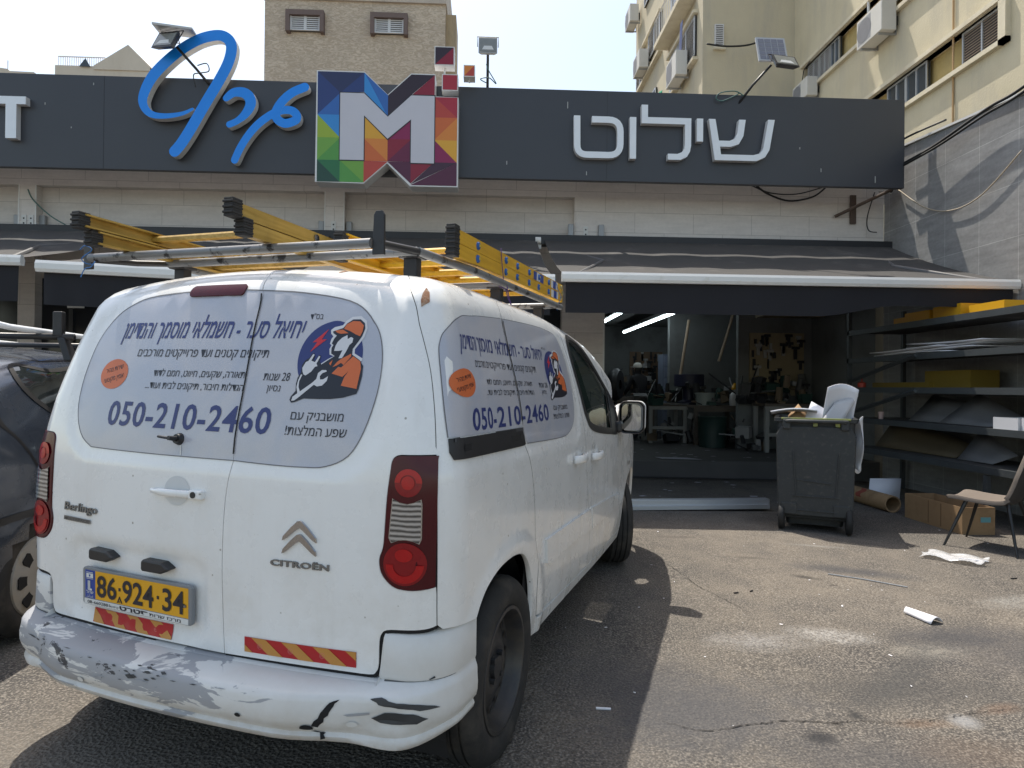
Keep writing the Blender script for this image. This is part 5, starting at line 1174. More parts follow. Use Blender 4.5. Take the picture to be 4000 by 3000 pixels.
for yy in (.62,):
    for x in (.075,):
        g = G(); g.cyl((x+.004, yy-.2, 1.862), (x+.010, yy-.2, 1.862), .014, n=16); obj('rung_cap', g, CHROME, lad1)
        g = G(); g.cyl((x+.004, yy+.07, 1.862), (x+.010, yy+.07, 1.862), .010, n=16); obj('rung_cap', g, CHROME, lad1)
lad2 = ladder('extension_ladder', 'bright yellow ladder with blue rung caps and stickers along the right of the rack', (0, .74, 0), ((0, 1.797), (0, 1.850)), .125, .605, 1.62, .051, NEWY, None, .028)
BLUEC = mat('cap_blue', (.015, .10, .36), .35, var=.05)
for y in (.235, .575, .74, .93, 1.10, 1.30):
    for z in (1.822, 1.875):
        g = G(); zz = z+.028*y; g.lathe([(.017, 0), (.015, .006), (.008, .010), (.008, .008), (0, .008)], 'Z', 18, Matrix.Translation((.609, y, zz)) @ Matrix.Rotation(R(90), 4, 'Y')); cp = obj('rung_cap', g, BLUEC, lad2, True, auto=40)
        g = G(); g.cyl((.612, y, zz), (.6195, y, zz), .0065, n=12); obj('cap_centre', g, mat('cap_yellow', (.6, .5, .05), .4), cp)
for y0, y1, z0, z1, m in ((1.01, 1.06, 1.853, 1.896, PLATEB), (1.062, 1.125, 1.853, 1.896, WPL), (1.127, 1.19, 1.853, 1.896, PLATEB), (1.36, 1.41, 1.803, 1.845, WPL), (1.41, 1.475, 1.803, 1.845, PLATEB), (1.475, 1.51, 1.803, 1.845, WPL), (1.35, 1.39, 1.855, 1.897, WPL), (1.39, 1.45, 1.855, 1.897, PLATEB), (1.45, 1.49, 1.855, 1.897, WPL)):
    g = G(); g.box(.6092, .6105, y0, y1, z0+.028*y0, z1+.028*y0); obj('safety_label', g, m, lad2)
for y, z in ((1.57, 1.88), (1.60, 1.85), (1.57, 1.82)):
    g = G(); g.cyl((.607, y, z+.045), (.617, y, z+.045), .012, n=8); obj('end_bolt', g, mat('bolt_brass', (.42, .40, .22), .4, .6), lad2)
def rope(name, label, pts, m, r=.0035):
    P = [VANM @ Vector(p) for p in spline(pts, 5)]; g = G(); g.tube(P, r, 6); return tag(obj(name, g, m, None, True), label, 'rope')
ROPB = mat('rope_blue', (.03, .14, .38), .7); ROPV = mat('rope_violet', (.09, .04, .16), .7)
rope('rope', 'loose blue cord knotted round the left end of the rack bar', [(-.80, .37, 1.80), (-.775, .37, 1.815), (-.75, .38, 1.80), (-.775, .36, 1.765), (-.755, .36, 1.745), (-.73, .37, 1.742), (-.72, .37, 1.752), (-.725, .36, 1.73), (-.745, .35, 1.72), (-.765, .35, 1.69)], ROPB, .0018)
rope('rope', 'violet cord tying the bright ladder to the rack rail and sliding door', [(.612, 1.24, 1.93), (.618, 1.24, 1.86), (.622, 1.25, 1.79), (.60, 1.26, 1.765), (.63, 1.26, 1.75), (.645, 1.255, 1.71), (.672, 1.25, 1.66), (.655, 1.25, 1.70), (.64, 1.25, 1.765)], ROPV, .0022)
rope('rope', 'thin blue cord looped over the far end of the bright ladder', [(.61, 2.17, 1.955), (.62, 2.2, 1.90), (.63, 2.24, 1.86), (.625, 2.2, 1.81), (.63, 2.16, 1.77)], ROPB, .0018)

# ---------------------------------------------------------------- grey hatchback behind the van on the left
CHW = cr([.15, .3, .5, .7, .85, 1.0, 1.15, 1.3, 1.45, 1.6], [.66, .71, .745, .755, .745, .715, .665, .600, .525, .43])
CPR = cr([.2, .4, .6, .75, .95, 1.1, 1.25, 1.4, 1.5], [.10, .03, .0, .02, .10, .17, .27, .40, .55])
CZT = cr([0, .3, .6, .9, 1.4, 1.9, 2.75, 3.0, 3.5], [1.22, 1.33, 1.405, 1.45, 1.48, 1.43, .98, .92, .74])
def Fcar(p):
    x = np.abs(p[:, 0]); y = p[:, 1]; z = p[:, 2]
    hw = CHW(z)-.10*np.clip((.7-y)/.7, 0, None)**2-.14*np.clip((y-2.6)/.9, 0, None)**2
    hw = hw+.012*sst(.09, .0, np.abs(np.hypot(y-.60, z-.30)-.33))*(z < .8)
    ds = (x-hw)*.95; dr = (CPR(z)+.13*x*x-y)*.95; dt = (z-(CZT(y)-.05*(x/.5)**2))*np.where((y > 1.8) & (y < 2.8), .85, 1); df = y-(3.48-.35*x*x)
    return np.maximum(rmax(rmax(rmax(ds, dt, .09), dr, .10), df, .12), .17-z)
CY = .95; CA = .4+.4*math.pi/2; CZP = cr([.9, 1.6, 2.0, 2.8, 3.2], [1.05, 1.05, .98, .55, .45])
def car_frame(ab):
    a = ab[:, 0]; b = ab[:, 1]; s = np.sign(a); s[s == 0] = 1; u = np.abs(a); th = np.clip((u-.4)/.4, 0, math.pi/2); y = np.where(u > CA, CY+u-CA, CY); zp = CZP(y); ph = np.clip((b-zp)/.3, 0, math.pi/2)
    return np.stack([s*np.minimum(u, .4), y, np.minimum(b, zp)], 1), np.stack([s*np.sin(th)*np.cos(ph), -np.cos(th)*np.cos(ph), np.sin(ph)], 1)
def M_car(ab, off=0.0, F=None):
    ab = np.asarray(ab, float); piv, d = car_frame(ab.copy()); d = d*1.4; P = march(piv, d, Fcar); N = grad(P, Fcar); return P+N*off, N
t = NT('car_grey'); du = t.ramp(t.noise(3, 6, .7), .4, .75); c = t.mix(t.math('MULTIPLY', du, .35), (.050, .064, .090), (.15, .155, .165)); t.col(c); t.set(Roughness=t.ramp(t.noise(5, 5), .3, .7, (.16, .16, .16), (.34, .34, .34)), Metallic=.45, Coat_Weight=.5, Coat_Roughness=.08); CARM = t.m
car = thing('parked_car', 'dark grey hatchback with roof bars parked beside the van at the left photo edge', 'car', (-2.91, 2.62, gz(-2.91, 2.62)), R(4))
V = []; N = []; Fc = []
aa = np.concatenate([np.linspace(-3.5, -CA, 60)[:-1], np.linspace(-CA, -.4, 16)[:-1], np.linspace(-.4, .4, 16)[:-1], np.linspace(.4, CA, 16)[:-1], np.linspace(CA, 3.5, 60)])
bb = np.concatenate([np.linspace(.19, 1.05, 22)[:-1], np.linspace(1.05, 1.52, 16)])
bbn = np.linspace(0, 1, 38)
rowsP = []
Q = []
for f in bbn:
    for a in aa:
        y = CY+max(0, abs(a)-CA); zp = float(CZP(np.array([y]))[0])
        k = f/.6; Q.append((a, .19+(zp-.19)*k if k < 1 else zp+.3*math.pi/2*(f-.6)/.4))
P, n_ = M_car(np.array(Q)); w_ = len(aa); o_ = []
arch = np.hypot(P[:, 1]-.60, P[:, 2]-.30) < .325; arch |= np.hypot(P[:, 1]-2.85, P[:, 2]-.30) < .325
fc = [(i*w_+j, i*w_+j+1, (i+1)*w_+j+1, (i+1)*w_+j) for i in range(len(bbn)-1) for j in range(w_-1)]
fc = [f for f in fc if not all(arch[i] and abs(P[i][0]) > .5 for i in f)]
skin('body', P, n_, flip(fc, P, n_), CARM, car)
xs = np.linspace(-.4, .4, 9); ys = np.linspace(CY, 3.1, 24); zz = CZT(ys)
P = np.array([(x, y, float(CZT(np.array([y]))[0])-.05*(x/.5)**2-.001) for y in ys for x in xs]); g = G(); g.grid(P.reshape(24, 9, 3)); obj('roof', g, CARM, car, True, recalc=False)
g = G(); g.box(-.6, .6, .35, 3.1, .22, .6)
for s in (1, -1):
    for cy in (.60, 2.85):
        A = [R(k) for k in range(-25, 206, 11)]; g.grid([[(s*x, cy+.325*math.cos(q), .30+.325*math.sin(q)) for q in A] for x in (.48, .70)])
obj('underbody', g, LINER, car, recalc=False)
HUB = mat('hubcap_dusty', (.34, .32, .29), .55, .2, var=.2, scale=8, dirt=(.30, .26, .20), dscale=6)
for s in (1, -1):
    for cy in (.60, 2.85): wheel(s*.625, cy, .295, s, 0, HUB, car, .295, .17, .190, True)
DKGL = mat('car_glass_dark', (.02, .024, .024), .04, var=.3, scale=5, Coat_Weight=.5)
def yz(y, z): return (y-CY+CA, z)
for s in (1, -1):
    rw = spline([yz(.495, 1.285), yz(.56, 1.310), yz(.73, 1.333), yz(.98, 1.352), yz(1.5, 1.36), yz(1.53, .97), yz(1.1, 1.0), yz(.815, 1.068), yz(.66, 1.12), yz(.56, 1.175), yz(.51, 1.24)], 4, True)
    v2, f2 = cdt(densify(rw, .03), .06); P, n_ = M_car(v2*np.array([s, 1]) if isinstance(v2, np.ndarray) else np.array(v2)*[s, 1], .003); wo = skin('window', P, n_, flip(f2, P, n_), DKGL, car)
    v2, f2 = strip2(rw+rw[:1], .022); P, n_ = M_car(np.array(v2)*[s, 1], .004); skin('window_seal', P, n_, flip(f2, P, n_), GASK, wo)
    fw = [yz(1.62, 1.345), yz(2.0, 1.30), yz(2.45, 1.05), yz(2.45, .98), yz(1.62, 1.0)]
    v2, f2 = cdt(densify(fw, .03), .06); P, n_ = M_car(np.array(v2)*[s, 1], .003); skin('window', P, n_, flip(f2, P, n_), DKGL, car)
    for pth in (spline([yz(.325, 1.33), yz(.33, 1.285), yz(.40, 1.20), yz(.46, 1.118), yz(.525, 1.02), yz(.576, .91), yz(.62, .786), yz(.66, .63)], 6), spline([yz(1.58, 1.38), yz(1.60, 1.0), yz(1.62, .6), yz(1.55, .28)], 6), spline([yz(.35, 1.38), yz(1.0, 1.415), yz(1.7, 1.40)], 6)):
        v2, f2 = strip2(pth, .008); P, n_ = M_car(np.array(v2)*[s, 1], .0015); skin('door_gap', P, n_, flip(f2, P, n_), GASK, car)
    v2, f2 = cdt(densify([(.34, .78), (.44, .80), (.43, 1.0), (.35, 1.02)], .03), .06); P, n_ = M_car(np.array(v2)*[s, 1], .004); skin('tail_light', P, n_, flip(f2, P, n_), REDM, car)
for s in (1, -1):
    for cy in (.60, 2.85):
        pth = [yz(cy+.333*math.cos(q), .30+.333*math.sin(q)) for q in np.linspace(R(-14), R(194), 40)]
        v2, f2 = strip2(pth, .034); P, n_ = M_car(np.array(v2)*[s, 1], .006); skin('wheel_arch', P, n_, flip(f2, P, n_), BLK, car)
v2, f2 = cdt(densify([(-.5, 1.02), (.5, 1.02), (.42, 1.30), (-.42, 1.30)], .04), .07); P, n_ = M_car(np.array(v2), .003); skin('rear_window', P, n_, flip(f2, P, n_), DKGL, car)
for y in (.95, 1.85):
    g = G(); g.tube([(-.68, y, 1.52), (.68, y, 1.52)], .018, 10); rb = obj('roof_bar', g, mat('roof_bar_black', (.02, .02, .022), .4), car, True)
    for s in (1, -1):
        g = G(); g.prism([(-.045, 0), (.045, 0), (.025, .13), (-.025, .13)], lambda u, v, w_, s=s, y=y: (s*(.62-.05*(1-v/.13)*-1.0)+w_*.0-.0+w_, y+u, 1.385+v), -.02, .02); obj('bar_foot', g, BLK, rb, bevel=.006)
for x, z, m in ((.50, 1.55, MATS['letter_silver']), (-.45, 1.55, MATS['letter_silver'])):
    g = G(); g.tube([(x, .55, z+.01), (x, .7, z), (x, 2.3, z)], .016, 10); obj('roof_rail', g, m, car, True)
for x in (.60, -.20):
    g = G(); g.box(x-.025, x+.025, .93, .97, 1.52, 1.66); obj('load_stop', g, BLK, car, bevel=.006)

# ---------------------------------------------------------------- yard objects
def gth(name, label, cat, x, y, rz=0, group=None): return thing(name, label, cat, (x, y, gz(x, y)), rz, group)
BINM = mat('bin_dark_grey', (.028, .031, .032), .6, var=.25, scale=7, dirt=(.075, .070, .062), dscale=26, dlo=.54, dhi=.78, bump=.08, bscale=40)
bn = gth('wheelie_bin', 'scuffed dark grey wheelie bin overflowing with white boards at the workshop door', 'bin', 3.17, 5.88, R(-27)); bn.scale = (1, 1, 1.03)
def loop(hx, y0, y1, z, r=.05, n=4):
    o = []; cx, cy, hy = 0, (y0+y1)/2, (y1-y0)/2
    for qx, qz, a0 in ((1, 1, 0), (-1, 1, 90), (-1, -1, 180), (1, -1, 270)):
        for k in range(n+1): a = R(a0+90*k/n); o.append((qx*(hx-r)+r*math.cos(a), cy+qz*(hy-r)+r*math.sin(a), z))
    return o
def loft(g, loops, cap=True):
    n = len(loops[0]); g.add([p for l_ in loops for p in l_], [(i*n+k, i*n+(k+1) % n, (i+1)*n+(k+1) % n, (i+1)*n+k) for i in range(len(loops)-1) for k in range(n)]+([tuple(range(n-1, -1, -1))] if cap else []))
g = G(); loft(g, [loop(.25, .10, .52, .05), loop(.262, .09, .55, .14), loop(.27, .02, .56, .17), loop(.335, -.01, .76, .92), loop(.34, -.01, .78, 1.02), loop(.365, -.03, .81, 1.025), loop(.365, -.03, .81, 1.06), loop(.33, .02, .77, 1.06), loop(.325, .03, .76, .95)])
obj('bin_body', g, BINM, bn, True, auto=35)
g = G(); g.prism([(-.325, .20), (-.29, .15), (.29, .15), (.325, .20), (.345, .90), (.30, .985), (-.30, .985), (-.345, .90)], lambda u, v, w_: (u, w_-.03-.0*v, v), -.012, .045); bp = obj('back_panel', g, BINM, bn, bevel=.014, seg=3)
for q in ([(-.20, .33), (.20, .33), (.20, .345), (-.20, .345)], [(-.16, .48), (.14, .455), (.14, .468), (-.16, .493)], [(-.17, .34), (-.155, .34), (-.185, .75), (-.198, .75)], [(.17, .34), (.183, .34), (.21, .75), (.197, .75)], [(-.22, .20), (.20, .195), (.20, .208), (-.22, .212)]):
    g = G(); g.prism(q, lambda u, v, w_: (u, w_, v), -.052, -.036); obj('panel_rib', g, BINM, bp, bevel=.004)
for x in (-.225, .225):
    g = G(); g.box(x-.07, x+.07, -.050, -.034, .16, .27); obj('axle_boss', g, BINM, bp, bevel=.02)
g = G(); g.tube([(-.25, -.02, 1.0), (-.25, -.075, 1.03), (-.22, -.085, 1.035), (.22, -.085, 1.035), (.25, -.075, 1.03), (.25, -.02, 1.0)], .017, 10); obj('handle', g, BINM, bn, True)
for x in (-.25, .25):
    g = G(); g.box(x-.035, x+.035, -.075, -.01, .955, 1.05); obj('handle_bracket', g, BINM, bn, bevel=.012)
g = G(); g.box(-.30, .30, -.055, -.035, 1.045, 1.064); g.box(-.02, .02, -.06, -.03, .985, 1.045); g.box(.17, .21, -.06, -.03, .985, 1.045); obj('lid_hinge', g, mat('lid_lime', (.24, .27, .06), .5, var=.3, scale=5, dirt=(.09, .09, .08), dscale=6), bn, bevel=.005)
g = G(); g.cyl((-.33, .03, .13), (.33, .03, .13), .014, n=8); obj('axle', g, BINM, bn)
for s in (-1, 1):
    g = G(); g.lathe([(0, -.03), (.10, -.03), (.125, -.024), (.132, -.015), (.132, .015), (.125, .024), (.10, .03), (0, .03)], 'Z', 28, Matrix.Translation((s*.292, .035, .132)) @ Matrix.Rotation(R(90), 4, 'Y')); obj('wheel', g, mat('bin_wheel', (.016, .016, .016), .7, var=.3), bn, True, auto=40)
PAPER = mat('board_white', (.74, .74, .78), .55, var=.03, scale=2); CARD = mat('cardboard', (.33, .215, .115), .8, var=.12, scale=5, dirt=(.22, .14, .07), dscale=3)
def sheet(name, label, cat, pts_fn, nu, nv, m, th=.004, group=None, origin=(0, 0, 0), rz=0):
    g = G(); A = [[Vector(pts_fn(i/nu, j/nv)) for j in range(nv+1)] for i in range(nu+1)]; g.grid(A); o = obj(name, g, m, None, True, recalc=False, auto=50)
    md = o.modifiers.new('t', 'SOLIDIFY'); md.thickness = th; md.offset = 0; o.location = origin; o.rotation_euler = (0, 0, rz); return tag(o, label, cat, group)
bl = (3.17, 5.88, gz(3.17, 5.88)+.03); br = R(-27)
TR_ = 'waste stuffed into the wheelie bin'
sheet('waste_board', 'large curved white board standing highest out of the bin', 'board', lambda u, v: (.05+.27*u+.06*v, .20+.12*math.sin(u*2.2)-.10*v*v, .96+.40*v-.03*u+.05*math.sin(3*u)*v), 8, 8, PAPER, .005, TR_, bl, br)
sheet('waste_board', 'grey folded panel leaning right at the back of the bin', 'board', lambda u, v: (.02+.20*u+.16*v, .12+.05*u+.10*v, .98+.24*v+.06*u*v), 5, 5, mat('board_shade', (.52, .51, .52), .6), .005, TR_, bl, br)
sheet('waste_board', 'small square white board sticking up mid bin', 'board', lambda u, v: (-.10+.17*u+.07*v, .25, 1.02+.20*v-.10*u), 3, 3, PAPER, .005, TR_, bl, br)
sheet('waste_board', 'flat white slab poking out over the left rim of the bin', 'board', lambda u, v: (-.40+.42*u, .08+.2*v, 1.115+.035*math.sin(u*2.6)-.03*v), 6, 3, PAPER, .012, TR_, bl, br)
sheet('waste_card', 'crumpled brown cardboard flap under the left slab in the bin', 'cardboard', lambda u, v: (-.24+.18*u, .22+.1*v, 1.04+.15*(1-abs(u-.5)*1.6)*v), 4, 3, CARD, .006, TR_, bl, br)
sheet('plastic_bag', 'crumpled white plastic bag hanging down the right side of the bin', 'bag', lambda u, v: (.375+.035*math.sin(u*5+v*3), .06+.20*u+.03*math.sin(v*9), 1.06-.50*v+.03*math.sin(u*7)), 10, 14, mat('bag_white', (.66, .66, .67), .4), .003, TR_, bl, br)
# aluminium channel on the ground
ap = gth('aluminium_channel', 'long pale aluminium channel lying on the asphalt before the dark doorway', 'channel', 2.2, 6.87, R(3.2)); g = G()
g.box(-1.0, 1.02, 0, .10, .03, .115); g.box(-1.0, 1.0, -.045, 0, .012, .06); g.box(-1.0, 1.0, .10, .145, .012, .075); obj('channel_body', g, mat('aluminium_brushed', (.52, .54, .56), .4, .5, var=.12, scale=3), ap, bevel=.004)
# chair
ch = gth('dining_chair', 'taupe upholstered shell chair on thin black legs at the right photo edge', 'chair', 4.52, 5.41, math.atan2(-.776, .63)+math.pi)
ch.rotation_euler.z = math.atan2(.81, -.58)
SEATM = mat('chair_taupe', (.155, .128, .105), .75, var=.12, scale=40, bump=.1, bscale=200); UND = mat('chair_under', (.035, .032, .03), .7)
def seat_pt(u, v):
    # u along the side profile (front nose -> seat -> back), v across
    pr = spline([(.27, .395), (.275, .425), (.22, .440), (.05, .425), (-.10, .425), (-.18, .455), (-.225, .55), (-.265, .68), (-.30, .80), (-.315, .86)], 6); i = min(u, .9999)*(len(pr)-1); k = int(i); f = i-k
    x = pr[k][0]*(1-f)+pr[k+1][0]*f; z = pr[k][1]*(1-f)+pr[k+1][1]*f; hw_ = .235*(1-.12*max(0, .2-u)/.2)*(1-.25*max(0, u-.75)/.25); y = (v-.5)*2
    return (x+.03*y*y*(u > .55), y*hw_, z+.022*y*y)
g = G(); A = [[Vector(seat_pt(i/32, j/14)) for j in range(15)] for i in range(33)]; g.grid(A); so = obj('seat_shell', g, [SEATM, UND], ch, True, recalc=False); md = so.modifiers.new('t', 'SOLIDIFY'); md.thickness = .035; md.offset = -1; md.material_offset = 1; md = so.modifiers.new('b', 'BEVEL'); md.width = .008; md.segments = 2; md.limit_method = 'ANGLE'
for sx, sy in ((1, 1), (1, -1), (-1, 1), (-1, -1)):
    g = G(); g.cyl((sx*.15-.02, sy*.17, .42), (sx*.265, sy*.30, 0), .017, .009, 12); obj('leg', g, mat('leg_black', (.012, .012, .012), .35), ch, True, auto=40)
# cardboard box and roll, sheet
bx = gth('cardboard_box', 'long open topped cardboard box on the asphalt under the rack', 'box', 4.80, 6.30); g = G()
for b in ((-.165, .165, -.415, -.409, 0, .265), (-.165, .165, .409, .415, 0, .265), (-.165, -.159, -.409, .409, 0, .265), (.159, .165, -.409, .409, 0, .265), (-.159, .159, -.409, .409, 0, .006)): g.box(*b)
cb_ = obj('carton', g, CARD, bx)
for y in (-.13, .05):
    g = G(); g.box(-.1665, -.165, y-.004, y+.004, .02, .25); obj('crease', g, mat('card_dark', (.16, .095, .045), .8), cb_)
g = G(); g.box(.02, .12, -.4165, -.415, .12, .17); obj('label', g, mat('label_teal', (.12, .32, .36), .5), cb_)
tb = gth('cardboard_tube', 'thick brown cardboard tube lying beside the box', 'tube', 4.66, 6.95); g = G(); g.lathe([(.095, 0), (.095, 1.5), (.082, 1.5), (.082, 0), (.095, 0)], 'Z', 30, Matrix.Translation((0, 0, .095)) @ Matrix.Rotation(R(-90), 4, 'X') @ Matrix.Rotation(0, 4, 'Z')); obj('tube_wall', g, CARD, tb, True, auto=40)
for yy in (.45, .9):
    g = G(); A = [R(k) for k in range(100, 190, 10)]; g.grid([[(.0965*math.cos(a), yy+d_+.03*math.sin(a*5), .095+.0965*math.sin(a)) for a in A] for d_ in (0, .10)]); obj('red_print', g, mat('print_red', (.26, .06, .04), .8), tb, recalc=False)
o = sheet('leaning_sheet', 'white sheet leaning low under the rack behind the cardboard tube', 'panel', lambda u, v: (4.74+.40*u+.09*v, 7.55+.10*v, gz(4.8, 7.5)+.03+.26*v), 2, 2, PAPER, .006)
# rack with shelves along the yard wall
RK = mat('rack_steel', (.085, .095, .10), .5, .4, var=.2, scale=5, dirt=(.20, .20, .19), dscale=6, dlo=.6, dhi=.85); PLY = mat('shelf_board', (.10, .095, .09), .75, var=.25, scale=4, dirt=(.24, .23, .22), dscale=3, dlo=.55, dhi=.8)
rk = gth('shelf_rack', 'five tier grey steel rack along the tiled wall under the awning', 'rack', 5.6, 7.2); bz = rk.location.z
def rb(name, m, parent, *bs, **kw):
    g = G()
    for b in bs: g.box(b[0]-5.6, b[1]-5.6, b[2]-7.2, b[3]-7.2, b[4]-bz, b[5]-bz)
    return obj(name, g, m, parent, **kw)
for x in (5.2, 6.0):
    for y in (8.78, 6.30, 5.0): rb('post', RK, rk, (x, x+.05, y-.025, y+.025, bz if x > 5.9 else (-.12 if y != 6.30 else -.1), .44 if (y == 6.30 and x < 5.9) else 2.45))
for z in (.52, .925, 1.345, 1.755, 2.15):
    rb('shelf', PLY, rk, (5.235, 6.05, 4.8, 8.80, z-.03, z)); rb('shelf_edge', RK, rk, (5.20, 5.233, 4.8, 8.80, z-.065, z+.006))
for (y0, z0, y1, z1) in ((8.7, 1.43, 7.33, 1.74), (8.55, 1.02, 7.33, 1.31)):
    g = G(); g.cyl((5.18-5.6, y0-7.2, z0-bz), (5.18-5.6, y1-7.2, z1-bz), .028, n=4); obj('brace', g, RK, rk)
def ybox(name, label, cat, x0, x1, y0, y1, z0, z1, m, group, open_=True, t_=.006):
    g = G(); o_ = ((x0+x1)/2, (y0+y1)/2, z0); hx, hy, h = (x1-x0)/2, (y1-y0)/2, z1-z0
    for b in ((-hx, hx, -hy, -hy+t_, 0, h), (-hx, hx, hy-t_, hy, 0, h), (-hx, -hx+t_, -hy+t_, hy-t_, 0, h), (hx-t_, hx, -hy+t_, hy-t_, 0, h), (-hx+t_, hx-t_, -hy+t_, hy-t_, 0, t_)): g.box(*b)
    o = obj(name, g, m); o.location = o_; return tag(o, label, cat, group)
YB = mat('box_yellow', (.70, .36, .01), .5, var=.05); WB = mat('box_white', (.66, .66, .68), .5, var=.04); GY = 'yellow letter boxes on the rack'
ybox('yellow_box', 'nearest yellow tray on the top shelf, right end of the row', 'box', 5.40, 5.75, 6.30, 6.78, 2.155, 2.27, YB, GY)
ybox('yellow_box', 'tall bright yellow tray in the middle of the top shelf', 'box', 5.40, 5.75, 6.90, 7.34, 2.155, 2.315, YB, GY)
ybox('yellow_box', 'yellow tray between two taller trays on the top shelf', 'box', 5.50, 5.75, 6.785, 6.895, 2.155, 2.27, YB, GY)
ybox('yellow_box', 'shaded yellow tray left of the brightest one on the top shelf', 'box', 5.40, 5.75, 7.40, 7.85, 2.155, 2.30, YB, GY)
ybox('yellow_box', 'last small yellow tray at the far left of the top shelf', 'box', 5.42, 5.75, 7.87, 8.10, 2.155, 2.26, YB, GY)
ybox('yellow_box', 'long low yellow tray on the middle shelf in shadow', 'box', 5.55, 5.8, 7.6, 8.75, 1.35, 1.42, mat('box_yellow_shaded', (.22, .15, .02), .6), GY)  # the trays' yellow with the shelf's shade put into the colour
ybox('yellow_box', 'dim yellow carton standing on the middle shelf', 'box', 5.6, 5.95, 7.0, 7.75, 1.35, 1.56, MATS['box_yellow_shaded'], GY)
ybox('white_box', 'white open carton on the lower shelf edge', 'box', 5.22, 5.50, 5.92, 6.22, .932, 1.05, WB, 'white cartons on the lower shelf'); ybox('white_box', 'white carton at the photo edge beside another carton', 'box', 5.24, 5.52, 5.5, 5.90, .932, 1.055, WB, 'white cartons on the lower shelf')
for k, (x0, y0, y1, lb) in enumerate(((5.25, 6.9, 8.25, 'bottom white foam sheet of the loose pile on the rack'), (5.30, 6.6, 8.1, 'second white foam sheet from the bottom of the pile'), (5.22, 7.0, 8.3, 'white foam sheet third up in the pile, shifted left'), (5.35, 6.5, 7.75, 'white foam sheet fourth up in the pile, shifted right'), (5.28, 6.45, 7.65, 'top white foam sheet of the loose pile on the rack'))):
    sheet('foam_sheet', lb, 'sheet', lambda u, v, k=k, x0=x0, y0=y0, y1=y1: (x0+.55*u, y0+(y1-y0)*v, 1.772+.028*k+.014*math.sin(v*3+k)), 3, 8, PAPER, .012, 'white foam sheets piled on the rack')
GRB = mat('board_grey', (.20, .20, .21), .6); BRB = mat('board_brown', (.13, .10, .06), .7)
sheet('grey_board', 'big grey offcut leaning on the second shelf', 'board', lambda u, v: (5.5+.25*v, 7.9-1.2*u-.1*v, .93+.33*v*(1-.5*u)), 4, 3, GRB, .006, 'offcuts leaning in the rack'); sheet('grey_board', 'tilted grey offcut with a cut corner beside the big one', 'board', lambda u, v: (5.45+.25*v, 7.3-.75*u-.3*v, .93+.36*v*(1-.85*u)), 4, 3, GRB, .006, 'offcuts leaning in the rack')
sheet('grey_board', 'grey triangular offcut on the lowest shelf', 'board', lambda u, v: (5.45+.2*v, 7.0-.5*u-.1*v, .53+.34*v*(1-.7*u)), 3, 3, GRB, .006, 'offcuts leaning in the rack'); sheet('brown_board', 'dark brown board leaning on the lowest shelf', 'board', lambda u, v: (5.5+.25*v, 8.6-1.5*u, .53+.34*v*(1-.6*u*u)), 5, 3, BRB, .006, 'offcuts leaning in the rack')
g = G(); g.lathe([(.0, 0), (.028, 0), (.036, .095), (.034, .095), (.027, .004)], 'Z', 18); o = tag(obj('paper_cup', g, mat('cup_pink', (.50, .36, .33), .6, var=.3, scale=60), None, True, auto=40), 'patterned pink paper cup on the second shelf', 'cup'); o.location = (5.27, 8.12, .932)
g = G(); g.lathe([(0, 0), (.05, 0), (.055, .06), (.03, .075), (.012, .08), (.010, .16), (0, .165)], 'Z', 14); o = tag(obj('glue_bottle', g, [mat('bottle_red', (.42, .05, .03), .4)], None, True, auto=40), 'red glue bottle with pale nozzle at the far end of the middle shelf', 'bottle'); o.location = (5.27, 8.55, 1.352)
# litter
g = G(); A = [[Vector((.19*u-.095, .055*math.sin(1.9*(v-.5)*1.0)*(.5+.6*u), .045*(math.cos(2.6*(v-.5))-.27))) for v in np.linspace(0, 1, 9)] for u in np.linspace(0, 1, 7)]; g.grid(A); o = obj('curled_paper', g, PAPER, None, True, recalc=False); o.modifiers.new('t', 'SOLIDIFY').thickness = .002; o.location = (2.61, 3.63, gz(2.61, 3.63)+.006); o.rotation_euler = (0, 0, R(-72)); tag(o, 'curled white paper offcut alone on the sunny asphalt', 'paper')
g = G(); g.tube([(2.53, 4.50, gz(2.53, 4.5)+.006), (2.74, 4.37, gz(2.74, 4.37)+.006), (2.93, 4.21, gz(2.93, 4.21)+.006)], .0045, 6); tag(obj('thin_rod', g, mat('rod_grey', (.40, .40, .40), .4, .5)), 'thin bent metal rod on the asphalt left of the plastic film', 'rod')
t = NT('film_clear'); t.col((.75, .76, .78)); t.set(Roughness=.12, Alpha=.42); FILM = t.m
rd_ = random.Random(3); gz0 = gz(3.8, 5.0)
o = sheet('plastic_film', 'crumpled clear plastic film on the asphalt in front of the chair', 'film', lambda u, v: (3.57+.33*u+.19*v+.02*math.sin(9*v), 5.0-.26*u+.16*v+.02*math.sin(7*u), gz0+.012+.028*abs(math.sin(6.5*u+4*v))), 14, 10, FILM, .0008)
g = G(); g.tube([(3.80, 4.86, gz0+.04), (4.0, 4.80, gz0+.03)], .004, 5); tag(obj('white_strip', g, PAPER), 'narrow white strip lying on the clear plastic film', 'strip')
g = G(); rd_ = random.Random(11)
for k in range(70):
    y = rd_.uniform(2.1, 6.6); x = rd_.uniform(.5, 4.2)*(.5+y/9)
    if -.6 < x-.2*y < .3 and y < 4: pass
    a = rd_.uniform(0, 6.3); s_ = rd_.choice((.003, .004, .004, .006, .010)); z = gz(x, y)+.004
    g.quad(*[(x+s_*q*math.cos(a)-s_*p*.5*math.sin(a), y+s_*q*math.sin(a)+s_*p*.5*math.cos(a), z+rd_.uniform(0, .004)) for q, p in ((-1, -1), (1, -1), (.8, 1), (-1, .7))])
tag(obj('litter_bits', g, PAPER, recalc=False), kind='stuff', label='tiny white paper bits scattered over the asphalt')
